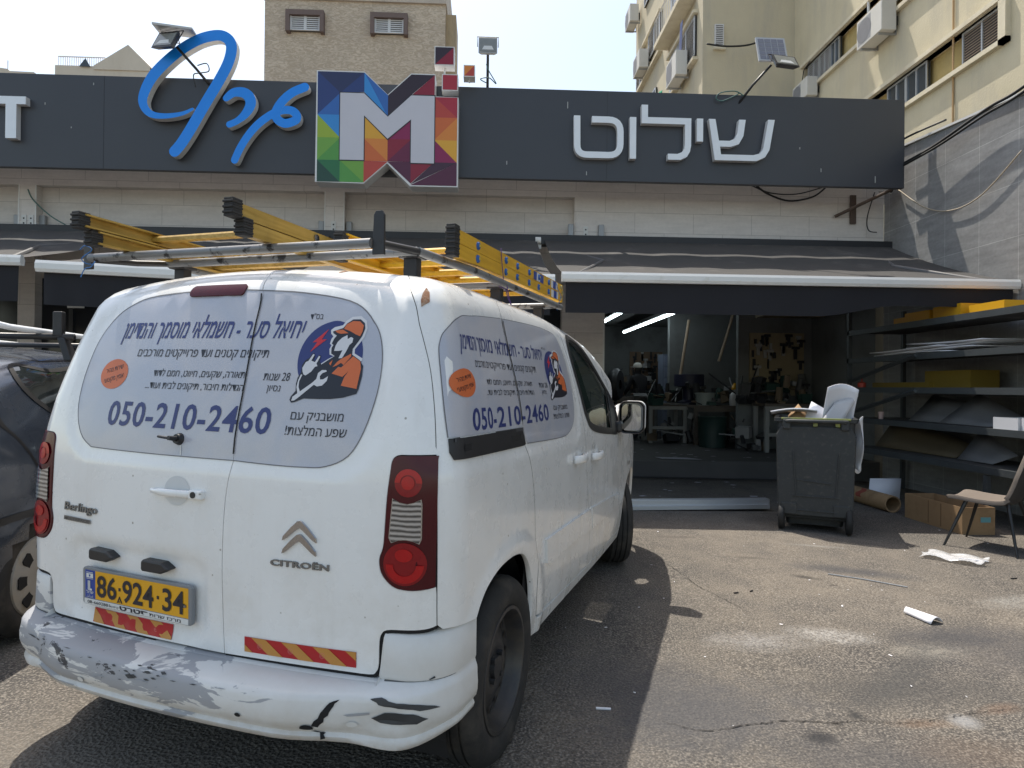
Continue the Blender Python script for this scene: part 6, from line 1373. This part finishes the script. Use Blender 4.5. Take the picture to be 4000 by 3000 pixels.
for x, y, a, L, lb, m in ((1.66, 4.05, 20, .035, 'small black screw on the asphalt near the van shadow', BLK), (1.78, 4.09, 40, .03, 'black plug lying by the small black screw', BLK), (2.86, 3.0, -20, .05, 'pale wooden stick on the asphalt at the right', mat('stick_pale', (.60, .48, .32), .7)), (3.9, 4.45, 10, .05, 'black plastic strip on the asphalt right of the film', BLK), (.50, 2.56, -8, .06, 'white cigarette end on the dark asphalt beside the rear wheel', PAPER)):
    g = G(); g.cyl((-L/2, 0, .005), (L/2, 0, .005), .005, n=7); o = tag(obj('litter_piece', g, m), lb, 'litter'); o.location = (x, y, gz(x, y)); o.rotation_euler = (0, 0, R(a))

# ---------------------------------------------------------------- lamps on the sign, cables, small fittings
LAMPG = mat('lamp_housing_grey', (.30, .31, .30), .45, var=.1); LENS = mat('lamp_lens_pale', (.22, .23, .22), .12, var=.2, scale=8); PV = mat('solar_cells', (.20, .20, .235), .15, var=.1, scale=20)
def flood(label, head, size, yaw, pitch, m, arm, panel_=None, roll=0):
    base = Vector(arm[0]); ro = thing('floodlight', label, 'lamp', (base.x*1.036, base.y*1.036, 4.2+(base.z-4.1)*1.036), 0, 'floodlights on the sign band'); ro.scale = (1.036, 1.036, 1.036)
    def rel(v): return Vector(v)-base
    g = G(); g.tube([rel(p) for p in arm], .018, 8); obj('arm', g, m if m is BLK else BLK, ro, True)
    Mx = Matrix.Translation(rel(head)) @ Matrix.Rotation(R(yaw), 4, 'Z') @ Matrix.Rotation(R(pitch), 4, 'X') @ Matrix.Rotation(R(roll), 4, 'Y'); w_, h_ = size
    g = G(); g.prism([(-w_/2, -h_/2), (w_/2, -h_/2), (w_/2, h_/2), (-w_/2, h_/2)], lambda u, v, d: Mx @ Vector((u*(1 if d < .03 else .72), d, v*(1 if d < .03 else .72))), 0, .07); hd = obj('lamp_head', g, m, ro, bevel=.008)
    g = G(); g.prism([(-w_*.42, -h_*.38), (w_*.42, -h_*.38), (w_*.42, h_*.38), (-w_*.42, h_*.38)], lambda u, v, d: Mx @ Vector((u, d, v)), -.004, -.001); obj('lens', g, LENS, hd)
    g = G(); g.prism([(-w_*.20, -h_*.05), (w_*.20, -h_*.05), (w_*.30, -h_*.28), (-w_*.30, -h_*.28)], lambda u, v, d: Mx @ Vector((u, d, v)), -.0065, -.005); obj('reflector', g, WPL, hd)
    g = G(); g.tube([Mx @ Vector(p) for p in ((-w_/2-.01, .03, 0), (-w_/2-.015, .03, h_*.62), (w_/2+.015, .03, h_*.62), (w_/2+.01, .03, 0))], .007, 6); obj('bracket', g, m, ro)
    if panel_:
        pc, pw, phh, pyaw, ppitch = panel_; Mp_ = Matrix.Translation(rel(pc)) @ Matrix.Rotation(R(pyaw), 4, 'Z') @ Matrix.Rotation(R(ppitch), 4, 'X')
        g = G(); g.box(-pw/2, pw/2, -.012, .012, -phh/2, phh/2, Mp_); pn = obj('solar_panel', g, mat('panel_frame', (.45, .46, .47), .4, .4), ro)
        for i in range(4):
            for j in range(5):
                x = -pw*.45+pw*.9*i/4; z = -phh*.44+phh*.88*j/5
                g = G(); g.box(x+.004, x+pw*.9/4-.004, -.0145, -.0125, z+.004, z+phh*.88/5-.004, Mp_); obj('solar_cell', g, PV, pn)
        g = G(); g.tube([rel(pc), rel(Vector(pc)+Vector((.03, .05, -.14))), rel(head)], .008, 6); obj('panel_bracket', g, WPL, ro)
    return ro
flood('grey square floodlight on an upright black pole beside the M emblem', (0, 8.30, 5.835), (.255, .255), 0, -14, LAMPG, ((0, 8.42, 5.30), (0, 8.42, 6.0)))
flood('black floodlight with a solar panel leaning left over the blue letters', (-4.08, 8.1, 5.665), (.40, .25), -24, -20, BLK, ((-3.64, 8.42, 5.23), (-3.78, 8.3, 5.40), (-3.96, 8.15, 5.60)), ((-4.0, 8.20, 5.835), .46, .34, 12, -80), 10)
flood('black floodlight on a slanted pole with an upright solar panel above the right letters', (3.93, 8.1, 5.66), (.36, .22), 10, -30, BLK, ((3.42, 8.42, 5.20), (3.58, 8.32, 5.42), (3.76, 8.15, 5.62)), ((3.83, 8.3, 5.90), .40, .40, 0, -18))
CB = mat('cable_black', (.015, .015, .015), .6); CG = mat('cable_green', (.05, .13, .12), .6); CT = mat('cable_tan', (.38, .32, .24), .6)
def cable(label, pts, r=.012, m=CB):
    g = G(); g.tube(spline(pts, 6), r, 6); return tag(obj('cable', g, m, None, True), label, 'cable')
cable('green cable looping beside the right slanted pole', [(3.60, 8.66, 5.44), (3.48, 8.66, 5.50), (3.27, 8.66, 5.47), (3.21, 8.66, 5.39), (3.31, 8.66, 5.36), (3.54, 8.66, 5.47)], .008, CG)
cable('green cable dangling from the upright grey floodlight pole', [(-.02, 8.66, 5.77), (.02, 8.66, 5.67), (.12, 8.66, 5.50), (.02, 8.66, 5.58), (-.10, 8.66, 5.56), (-.02, 8.66, 5.51)], .007, CG)
cable('black cable curled under the left solar floodlight', [(-3.88, 8.55, 5.57), (-3.76, 8.55, 5.60), (-3.73, 8.55, 5.50), (-3.85, 8.55, 5.47), (-3.93, 8.55, 5.44), (-3.90, 8.55, 5.28)], .007, CB)
cable('black cable sagging below the right part of the sign band', [(4.06, 9.3, 4.40), (4.25, 9.3, 4.27), (4.58, 9.3, 4.17), (4.95, 9.3, 4.24), (5.16, 9.3, 4.40)], .014)
cable('thinner black cable sagging just above the thick one', [(4.0, 9.32, 4.40), (4.3, 9.32, 4.29), (4.7, 9.32, 4.28), (5.10, 9.32, 4.39)], .009)
cable('upper of two thick black cables rising along the grey wall', [(5.95, 9.0, 4.56), (6.0, 8.2, 4.60), (6.02, 7.3, 4.72), (6.0, 6.75, 4.73), (6.0, 5.6, 4.95)], .018)
cable('lower of two thick black cables rising along the grey wall', [(5.95, 9.0, 4.53), (5.98, 8.1, 4.56), (6.0, 7.3, 4.65), (5.98, 6.75, 4.66), (5.98, 5.6, 4.86)], .016)
cable('short black cable from the sign band end to the wall top', [(5.97, 9.0, 4.92), (6.0, 8.6, 4.93), (6.2, 8.2, 4.98)], .014)
cable('thin tan cable hanging across the grey wall', [(6.08, 9.0, 4.28), (6.09, 8.45, 3.86), (6.09, 7.95, 3.68), (6.09, 7.45, 3.73), (6.09, 6.88, 4.06)], .009, CT)
cable('green cable running down the left pilaster to the awning', [(-6.62, 9.35, 4.10), (-6.55, 9.36, 3.95), (-6.3, 9.36, 3.72), (-6.0, 9.36, 3.55)], .009, CG)
cable('black cable sagging across the rear wing to the right solar lamp', [(6.24, 17.6, 11.15), (6.8, 17.6, 11.1), (7.4, 17.6, 11.15), (7.85, 17.6, 11.3)], .025)
cable('black cable hanging from the sign corner onto the wall', [(5.85, 9.2, 4.3), (5.80, 9.3, 3.95), (5.82, 9.3, 3.75), (5.95, 9.3, 3.72)], .008)
GALV = mat('galvanised', (.34, .35, .36), .5, .4, var=.12)
for i, (x, lb) in enumerate(((-6.86, 'metal bracket plate left of the leftmost pilaster'), (-6.50, 'grey metal box right of the leftmost pilaster'), (-2.46, 'metal box left of the pilaster under the emblem'), (-2.05, 'metal box right of the pilaster under the emblem'), (1.27, 'metal box left of the pilaster near the right awning gap'), (1.73, 'metal box right of the pilaster near the right awning gap'))):
    g = G(); g.box(-.04, .04, -.06, 0, 0, .2); o = tag(obj('bracket_box', g, GALV, None, bevel=.006), lb, 'bracket', 'metal boxes beside the pilasters'); o.location = (x, 9.395 if abs(x) < 2 and x > 0 else 9.52, 3.56)
for x, lb in ((-6.70, 'white plate with two holes on the leftmost pilaster'), (-6.60, 'white plate beside another on the leftmost pilaster'), (-2.26, 'white plate with two holes on the middle pilaster'), (1.50, 'white plate with two holes on the right pilaster')):
    ro = thing('fixing_plate', lb, 'plate', (x, 9.398, 3.57), 0, 'plates with holes on the pilasters'); g = G(); g.box(-.035, .035, -.012, 0, 0, .17); obj('plate', g, WPL, ro, bevel=.004)
    for z in (.05, .12): g = G(); g.cyl((0, -.0135, z), (0, -.012, z), .012, n=12); obj('hole', g, GASK, ro)
sc = thing('security_camera', 'white bullet camera under the right end of the sign band', 'camera', (5.95, 9.2, 4.33)); g = G(); g.cyl((0, 0, 0), (.05, -.16, -.05), .045, n=16); obj('camera_body', g, WPL, sc, True, auto=40); g = G(); g.cyl((.051, -.163, -.051), (.053, -.168, -.053), .034, n=16); obj('lens', g, GASK, sc); g = G(); g.box(-.03, .03, -.02, .05, .03, .10); obj('mount', g, WPL, sc)
ro = thing('bracket', 'rusty dark bracket at the right end under the sign band', 'bracket', (5.62, 9.39, 4.08)); g = G(); g.box(-.045, .045, -.03, 0, -.22, .22); obj('back_plate', g, mat('bracket_rusty', (.10, .07, .055), .7, var=.4), ro, bevel=.005); g = G(); g.cyl((-.30, -.04, -.12), (.28, -.5, .16), .025, n=8); obj('arm', g, MATS['bracket_rusty'], ro)
ns = thing('notice_sign', 'small white notice with a dark 3 on the shop front at left', 'sign', (-6.02, 9.50, 2.55)); g = G(); g.box(-.12, .12, -.01, 0, -.14, .14); obj('sign_plate', g, WPL, ns)
v, f = fit_text('3', -.05, .05, -.02, .10, .03, 0, .7); g = G(); g.add([(x, -.012, z) for x, z in v], f); obj('sign_number', g, NAVY, ns, recalc=False)
# air conditioners
def ac(label, x, y0, y1, z0, z1, d=.30):
    ro = thing('air_conditioner', label, 'air conditioner', (x, (y0+y1)/2, z0), 0, 'air conditioner units on the apartment block'); hy = (y1-y0)/2; h = z1-z0
    g = G(); g.box(-.08-d, -.08, -hy, hy, 0, h); cs = obj('casing', g, mat('ac_cream', (.60, .58, .53), .5, var=.08, scale=3), ro, bevel=.015)
    g = G(); g.box(-.083-d, -.081-d, -hy*.15, hy*.88, .06, h-.06); obj('grille', g, mat('ac_grille', (.30, .30, .31), .6), cs)
    g = G(); A = [2*math.pi*k/24 for k in range(24)]; g.add([(-.086-d, hy*.38+.40*h*math.cos(a), h/2+.40*h*math.sin(a)) for a in A], [tuple(range(24))]); obj('fan_ring', g, mat('ac_fan', (.20, .20, .21), .6), cs)
    g = G(); g.box(-.05-d, 0, -hy*.7-.02, -hy*.7+.02, -.04, 0); g.box(-.05-d, 0, hy*.7-.02, hy*.7+.02, -.04, 0); g.box(-.02, 0, -hy*.7-.02, -hy*.7+.02, 0, h*.7); g.box(-.02, 0, hy*.7-.02, hy*.7+.02, 0, h*.7); obj('bracket', g, GALV, ro)
    g = G(); g.box(-.07, -.02, -hy*.9, -hy*.5, h*.2, h*.5); obj('pipe_box', g, BLK, ro)
ac('large cream air conditioner high on the near facade', 9.0, 13.30, 14.22, 9.20, 9.86, .34); ac('small air conditioner just above the sign at the facade corner', 9.0, 16.55, 17.35, 9.28, 9.80); ac('air conditioner beside the balcony railing on the rear wing', 6.2, 18.95, 20.0, 10.95, 11.70, .36); ac('air conditioner between two windows on the rear wing', 6.2, 23.6, 24.6, 13.55, 14.25, .36); ac('topmost air conditioner at the far end of the rear wing', 6.2, 25.2, 26.1, 16.25, 16.95, .36)
for (y, z, w_, h_, c_, lb) in ((21.0, 10.75, .55, .55, (.03, .30, .17), 'green towel on the washing line above the sign'), (21.6, 10.5, .5, .55, (.48, .42, .04), 'yellow cloth on the washing line left of the green towel'), (20.6, 10.35, .7, .6, (.04, .045, .05), 'dark clothes on the washing line under the air conditioner'), (21.5, 10.1, .5, .45, (.10, .11, .13), 'grey clothes at the end of the washing line')):
    sheet('laundry', lb, 'laundry', lambda u, v, y=y, z=z, w_=w_, h_=h_: (5.85-.10*math.sin(u*6)-.05*v, y+w_*(u-.5), z+h_*(1-v)-.06*math.sin(u*4)), 6, 5, mat('cloth_%d' % int(z*100), c_, .9), .01, 'washing on the rear wing')
# flag on the balcony
sheet('flag', 'faded blue and white flag hanging from the rear wing window', 'flag', lambda u, v: (5.95-.05*u, 18.9+.10*u+.1*v, 12.6-.9*v-.1*u), 4, 8, mat('flag_blue', (.20, .22, .36), .8, var=.4, scale=3), .01)

# ---------------------------------------------------------------- inside the workshop
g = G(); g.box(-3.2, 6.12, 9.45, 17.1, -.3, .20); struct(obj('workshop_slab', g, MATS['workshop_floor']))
def em(name, c, s):
    t = NT(name); t.b.inputs['Emission Color'].default_value = lin(c); t.b.inputs['Emission Strength'].default_value = s; t.col((.8, .8, .8)); return t.m
TUBE = em('tube_light', (.80, .95, 1.0), 5.0)
for x, y0, y1, lb in ((3.66, 12.0, 16.4, 'long lit fluorescent tube running into the workshop'), (2.64, 12.1, 13.8, 'short lit fluorescent tube nearest the door pillar')):
    ro = thing('tube_lamp', lb, 'lamp', (x, (y0+y1)/2, 2.78), 0, 'lit tubes on the workshop ceiling'); L = (y1-y0)/2
    g = G(); g.box(-.06, .06, -L, L, .03, .10); obj('fitting', g, mat('fitting_dark', (.08, .08, .08), .6), ro); g = G(); g.cyl((0, -L, 0), (0, L, 0), .03, n=10); obj('tube', g, TUBE, ro)
FR = mat('bench_frame', (.30, .30, .29), .6); TOPM = mat('bench_top', (.12, .10, .085), .7, var=.3)
def bench(lb, x, y, hx, hy, h, m=FR):
    ro = thing('workbench', lb, 'workbench', (x, y, .20), 0, 'benches in the workshop'); g = G(); g.box(-hx, hx, -hy, hy, h-.05, h); obj('bench_top', g, TOPM, ro)
    for sx in (-1, 1):
        for sy in (-1, 1): g = G(); a, b = sx*(hx-.05), sy*(hy-.05); g.box(a-.035, a+.035, b-.035, b+.035, 0, h-.05); obj('leg', g, m, ro)
    g = G(); g.box(-hx+.05, hx-.05, -hy, -hy+.05, .28, .34); obj('stretcher', g, m, ro); g = G(); g.box(-hx, hx, -hy-.01, -hy+.03, h-.12, h-.05); obj('apron', g, m, ro)
    return ro
bench('pale framed workbench left of centre in the dark workshop', 3.72, 12.9, .40, .35, .80); bench('cluttered workbench in the middle of the workshop', 4.6, 12.5, .50, .40, .78, TOPM); bench('long low bench along the back wall of the workshop', 3.2, 15.2, .9, .3, .9, TOPM); bench('bench under the tool board behind the bin', 5.35, 11.1, .42, .28, .86)
OBJD = mat('tool_dark', (.025, .026, .03), .5); 
def lathe_thing(name, lb, cat, prof, x, y, z, m, group=None):
    g = G(); g.lathe(prof, 'Z', 20); o = tag(obj(name, g, m, None, True, auto=40), lb, cat, group); o.location = (x, y, z); return o
lathe_thing('paint_tub', 'pale round tub on the cluttered workbench', 'tub', [(0, 0), (.17, 0), (.19, .22), (.20, .22), (.20, .25), (0, .25)], 4.42, 12.4, .98, mat('tub_grey', (.30, .34, .33), .4)); lathe_thing('spray_bottle', 'white spray bottle with yellow head on the cluttered workbench', 'bottle', [(0, 0), (.09, 0), (.10, .12), (.09, .22), (.03, .28), (.03, .34), (0, .34)], 4.98, 12.3, .98, mat('bottle_grey', (.48, .47, .47), .4)); lathe_thing('waste_drum', 'dark green drum on the workshop floor before the benches', 'drum', [(0, 0), (.24, 0), (.26, .3), (.26, .55), (.28, .58), (0, .58)], 4.35, 11.8, .20, mat('drum_green', (.02, .045, .04), .5))
lathe_thing('funnel', 'yellow funnel on the spray bottle', 'funnel', [(0, .0), (.05, .0), (.06, .03), (.02, .12), (0, .13)], 4.98, 12.3, 1.30, YB)
fan = thing('floor_fan', 'large dark wheel shaped fan left of the man in the workshop', 'fan', (2.78, 13.2, .2)); g = G(); g.lathe([(.10, -.10), (.30, -.10), (.34, -.04), (.34, .04), (.30, .10), (.10, .10)], 'Z', 30, Matrix.Translation((0, 0, 1.18)) @ Matrix.Rotation(R(62), 4, 'Z') @ Matrix.Rotation(R(90), 4, 'X')); obj('fan_cage', g, OBJD, fan, True, auto=40); g = G(); g.cyl((0, 0, 0), (0, 0, .9), .04); g.cyl((0, 0, 0), (0, 0, .04), .25); obj('fan_stand', g, OBJD, fan)
for x0, x1, y, z0, z1, lb, m, sd in ((4.92, 5.95, 11.46, 1.20, 2.36, 'large beige tool board crowded with hanging tools behind the bin', mat('tool_board_beige', (.30, .25, .16), .8), 5), (3.95, 4.85, 16.95, 1.3, 2.3, 'brown tool board on the back wall of the workshop', mat('tool_board_brown', (.17, .115, .075), .8), 6)):
    ro = thing('tool_board', lb, 'tool board', ((x0+x1)/2, y, z0), 0); g = G(); g.box(x0-(x0+x1)/2, x1-(x0+x1)/2, 0, .03, 0, z1-z0); obj('board', g, m, ro); rd_ = random.Random(sd)
    for k in range(34):
        u, v = rd_.uniform(x0+.05, x1-.05)-(x0+x1)/2, rd_.uniform(.12, z1-z0-.08); h = rd_.uniform(.08, .22); w2 = rd_.uniform(.012, .03); g = G(); g.box(u-w2, u+w2, -.03, -.002, v-h/2, v+h/2)
        if rd_.random() < .6: g.box(u-w2*2.4, u+w2*2.4, -.045, -.004, v+h/2-.03, v+h/2+.02)
        obj('tool', g, OBJD if rd_.random() < .75 else mat('tool_pale', (.34, .34, .33), .5), ro)
g = G(); g.box(4.72, 6.12, 11.5, 11.6, .2, 3.0); part('inner_partition', g, MATS['inner_wall'], shop)
cab = thing('drawer_cabinet', 'pale blue grey drawer cabinet against the back of the workshop', 'cabinet', (4.55, 14.4, .2)); g = G(); g.box(-.42, .42, 0, .4, 0, 1.9); obj('cabinet_body', g, mat('cabinet_blue', (.16, .19, .26), .5), cab)
for k in range(7): g = G(); g.box(-.39, .39, -.02, -.001, .08+k*.26, .30+k*.26); dr_ = obj('drawer', g, mat('drawer_blue', (.19, .22, .30), .45), cab); g = G(); g.box(-.1, .1, -.035, -.02, .20+k*.26, .22+k*.26); obj('drawer_handle', g, GALV, dr_)
lathe_thing('crate_blue', 'dark navy machine on the cluttered workbench', 'machine', [(0, 0), (.22, 0), (.24, .05), (.12, .10), (.12, .35), (.30, .38), (.30, .62), (0, .64)], 4.22, 12.8, .98, mat('machine_navy', (.02, .022, .05), .5))
for p0, p1, lb in (((4.05, 12.95, 1.35), (4.28, 13.0, 2.75), 'tall wooden batten leaning behind the benches'), ((5.3, 12.0, .25), (5.32, 12.1, 1.35), 'pale upright batten beside the cluttered bench'), ((5.0, 13.2, 1.9), (5.3, 13.2, 2.9), 'dark pole leaning by the ceiling in the workshop')):
    g = G(); g.cyl(p0, p1, .03, n=6); tag(obj('batten', g, mat('batten_wood', (.36, .27, .19), .7)), lb, 'batten')
g = G(); g.box(4.95, 6.1, 11.0, 11.3, 2.62, 2.70); g.box(4.9, 6.1, 11.25, 11.31, 2.70, 2.82); tag(obj('wall_shelf', g, mat('shelf_wood', (.20, .16, .10), .7)), 'brown shelf board high above the tool board', 'shelf')
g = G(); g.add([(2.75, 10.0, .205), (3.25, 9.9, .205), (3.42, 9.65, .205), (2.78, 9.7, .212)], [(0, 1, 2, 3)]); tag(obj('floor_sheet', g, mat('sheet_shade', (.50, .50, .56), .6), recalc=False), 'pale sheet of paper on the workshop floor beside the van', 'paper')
g = G(); rd_ = random.Random(21)
for k in range(60):
    x, y = rd_.uniform(1.9, 5.0), rd_.uniform(7.2, 13); z = (.204 if y > 9.45 else gz(x, y)+.004); s_ = rd_.uniform(.02, .07); a = rd_.uniform(0, 6)
    g.quad(*[(x+s_*math.cos(a+q), y+s_*math.sin(a+q)*.6, z) for q in (0, 1.7, 3.1, 4.5)])
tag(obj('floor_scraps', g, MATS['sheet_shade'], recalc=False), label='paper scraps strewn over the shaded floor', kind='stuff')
# the heap of tools, scrap and machines that fills the back of the workshop
rd_ = random.Random(77); g = G()
CM = [OBJD, mat('clutter_grey', (.10, .10, .10), .7), mat('clutter_green', (.03, .07, .06), .6), mat('clutter_tan', (.16, .12, .08), .8), mat('clutter_pale', (.28, .28, .28), .6)]
for k in range(260):
    zone = rd_.choice(((3.2, 5.3, 12.1, 13.2, .98, .5), (2.0, 5.2, 15.0, 16.8, 1.1, .5), (3.0, 5.4, 12.2, 13.2, .22, .6), (4.6, 5.9, 10.95, 11.35, 1.06, .45), (2.2, 4.6, 16.5, 17.0, 1.2, 1.2), (4.5, 5.9, 10.9, 11.3, .2, .7), (2.2, 3.4, 13.6, 15.0, .2, 1.0)))
    x, y = rd_.uniform(zone[0], zone[1]), rd_.uniform(zone[2], zone[3]); z = zone[4]+rd_.uniform(0, zone[5])*rd_.random(); s_ = rd_.uniform(.03, .14); g.cur = rd_.choice((0, 0, 0, 1, 1, 2, 3, 4))
    q = rd_.random(); Mx = Matrix.Translation((x, y, z)) @ Matrix.Rotation(rd_.uniform(0, 3), 4, 'Z') @ Matrix.Rotation(rd_.uniform(-.5, .5), 4, 'X')
    if q < .4: g.box(-s_, s_, -s_*.6, s_*.6, -.01, s_*rd_.uniform(.4, 1.8), Mx)
    elif q < .7: g.cyl(Mx @ Vector((0, 0, 0)), Mx @ Vector((0, 0, s_*2.2)), s_*.6, s_*.5, 9)
    else: g.cyl(Mx @ Vector((-s_*3, 0, 0)), Mx @ Vector((s_*3, rd_.uniform(-.1, .3), s_*rd_.uniform(-1, 6))), .014, n=5)
tag(obj('workshop_clutter', g, CM), label='dark jumble of tools, tubs and scrap filling the back of the workshop', kind='stuff')
# the man at the bench, seen from behind
def person(x, y, rz):
    ro = thing('person', 'man in dark shirt and pale cap working at the back of the workshop', 'person', (x, y, .20), rz)
    J = {'pel': (0, 0, .88, .135), 'sp': (0, .02, 1.05, .13), 'ch': (0, .05, 1.24, .15), 'nk': (0, .07, 1.40, .055), 'hd': (0, .10, 1.50, .075), 'ht': (0, .10, 1.60, .07), 'shl': (-.17, .06, 1.33, .062), 'ell': (-.24, .14, 1.08, .045), 'wrl': (-.16, .34, .98, .032), 'shr': (.17, .06, 1.33, .062), 'elr': (.25, .14, 1.08, .045), 'wrr': (.14, .34, .99, .032), 'hpl': (-.09, 0, .82, .09), 'knl': (-.10, .03, .45, .06), 'anl': (-.11, 0, .07, .042), 'tol': (-.12, .15, .03, .035), 'hpr': (.09, 0, .82, .09), 'knr': (.10, .03, .45, .06), 'anr': (.11, 0, .07, .042), 'tor': (.12, .15, .03, .035)}
    E = [('pel', 'sp'), ('sp', 'ch'), ('ch', 'nk'), ('nk', 'hd'), ('hd', 'ht'), ('ch', 'shl'), ('shl', 'ell'), ('ell', 'wrl'), ('ch', 'shr'), ('shr', 'elr'), ('elr', 'wrr'), ('pel', 'hpl'), ('hpl', 'knl'), ('knl', 'anl'), ('anl', 'tol'), ('pel', 'hpr'), ('hpr', 'knr'), ('knr', 'anr'), ('anr', 'tor')]
    for s, w_ in (('l', 'wrl'), ('r', 'wrr')):
        sx = -1 if s == 'l' else 1; bx_, by_, bz_ = J[w_][:3]; J['pm'+s] = (bx_-sx*.01, by_+.06, bz_-.01, .026); E.append((w_, 'pm'+s))
        for k in range(4):
            o_ = (k-1.5)*.017; J['fa%d%s' % (k, s)] = (bx_-sx*.01+o_, by_+.10, bz_-.015, .0085); J['fb%d%s' % (k, s)] = (bx_-sx*.01+o_*1.1, by_+.125+.008*(k in (1, 2)), bz_-.035, .0075); E += [('pm'+s, 'fa%d%s' % (k, s)), ('fa%d%s' % (k, s), 'fb%d%s' % (k, s))]
        J['th'+s] = (bx_-sx*.045, by_+.07, bz_-.012, .009); E.append(('pm'+s, 'th'+s))
    ks = list(J); me = bpy.data.meshes.new('body'); me.from_pydata([J[k][:3] for k in ks], [(ks.index(a), ks.index(b)) for a, b in E], []); o = bpy.data.objects.new('body', me); C.objects.link(o); o.parent = ro
    sk = o.modifiers.new('skin', 'SKIN'); 
    for i, k in enumerate(ks): me.skin_vertices[0].data[i].radius = (J[k][3], J[k][3]*(.75 if k in ('ch', 'sp', 'pel') else 1))
    me.skin_vertices[0].data[0].use_root = True; o.modifiers.new('s', 'SUBSURF').render_levels = 2
    t = NT('person_clothes'); X = t.xyz(); c = t.mix(t.ramp(X[2], 1.385, 1.39), (.014, .014, .018), (.30, .19, .14)); c = t.mix(t.ramp(X[2], .86, .865, (1, 1, 1), (0, 0, 0)), c, (.03, .035, .05)); yk = t.ramp(X[1], .30, .31); c = t.mix(yk, c, (.30, .19, .14)); t.col(c); t.set(Roughness=.8); me.materials.append(t.m)
    g = G(); g.lathe([(.098, 0), (.10, .03), (.088, .075), (.05, .105), (0, .112)], 'Z', 20, Matrix.Translation((0, .10, 1.555))); g.prism([(-.07, 0), (.07, 0), (.055, .10), (-.055, .10)], lambda u, v, w_: (u, .18+v, 1.565+w_), 0, .012); obj('cap', g, mat('cap_pale', (.52, .50, .46), .8), ro, True, auto=50)
    g = G(); g.lathe([(.083, 0), (.086, .05), (.08, .08)], 'Z', 16, Matrix.Translation((0, .088, 1.49))); obj('hair', g, mat('hair_dark', (.02, .016, .013), .7), ro, True)
    for s in (-1, 1): g = G(); g.lathe([(0, -.01), (.018, -.006), (.02, .004), (0, .008)], 'Z', 10, Matrix.Translation((s*.082, .10, 1.525)) @ Matrix.Rotation(R(90), 4, 'Y')); obj('ear', g, mat('skin', (.30, .19, .14), .6), ro, True)
    g = G(); g.prism([(-.012, -.02), (.012, -.02), (0, .03)], lambda u, v, w_: (u, .172+w_, 1.52+v), 0, .022); obj('nose', g, mat('skin', (.30, .19, .14), .6), ro, bevel=.004)
    for s in (-1, 1): g = G(); g.box(s*.032-.012, s*.032+.012, .170, .176, 1.535, 1.545); obj('eye', g, GASK, ro)
    g = G(); g.box(-.025, .025, .166, .172, 1.474, 1.480); obj('mouth', g, mat('lip', (.22, .10, .08), .6), ro)
person(3.36, 13.4, R(25))
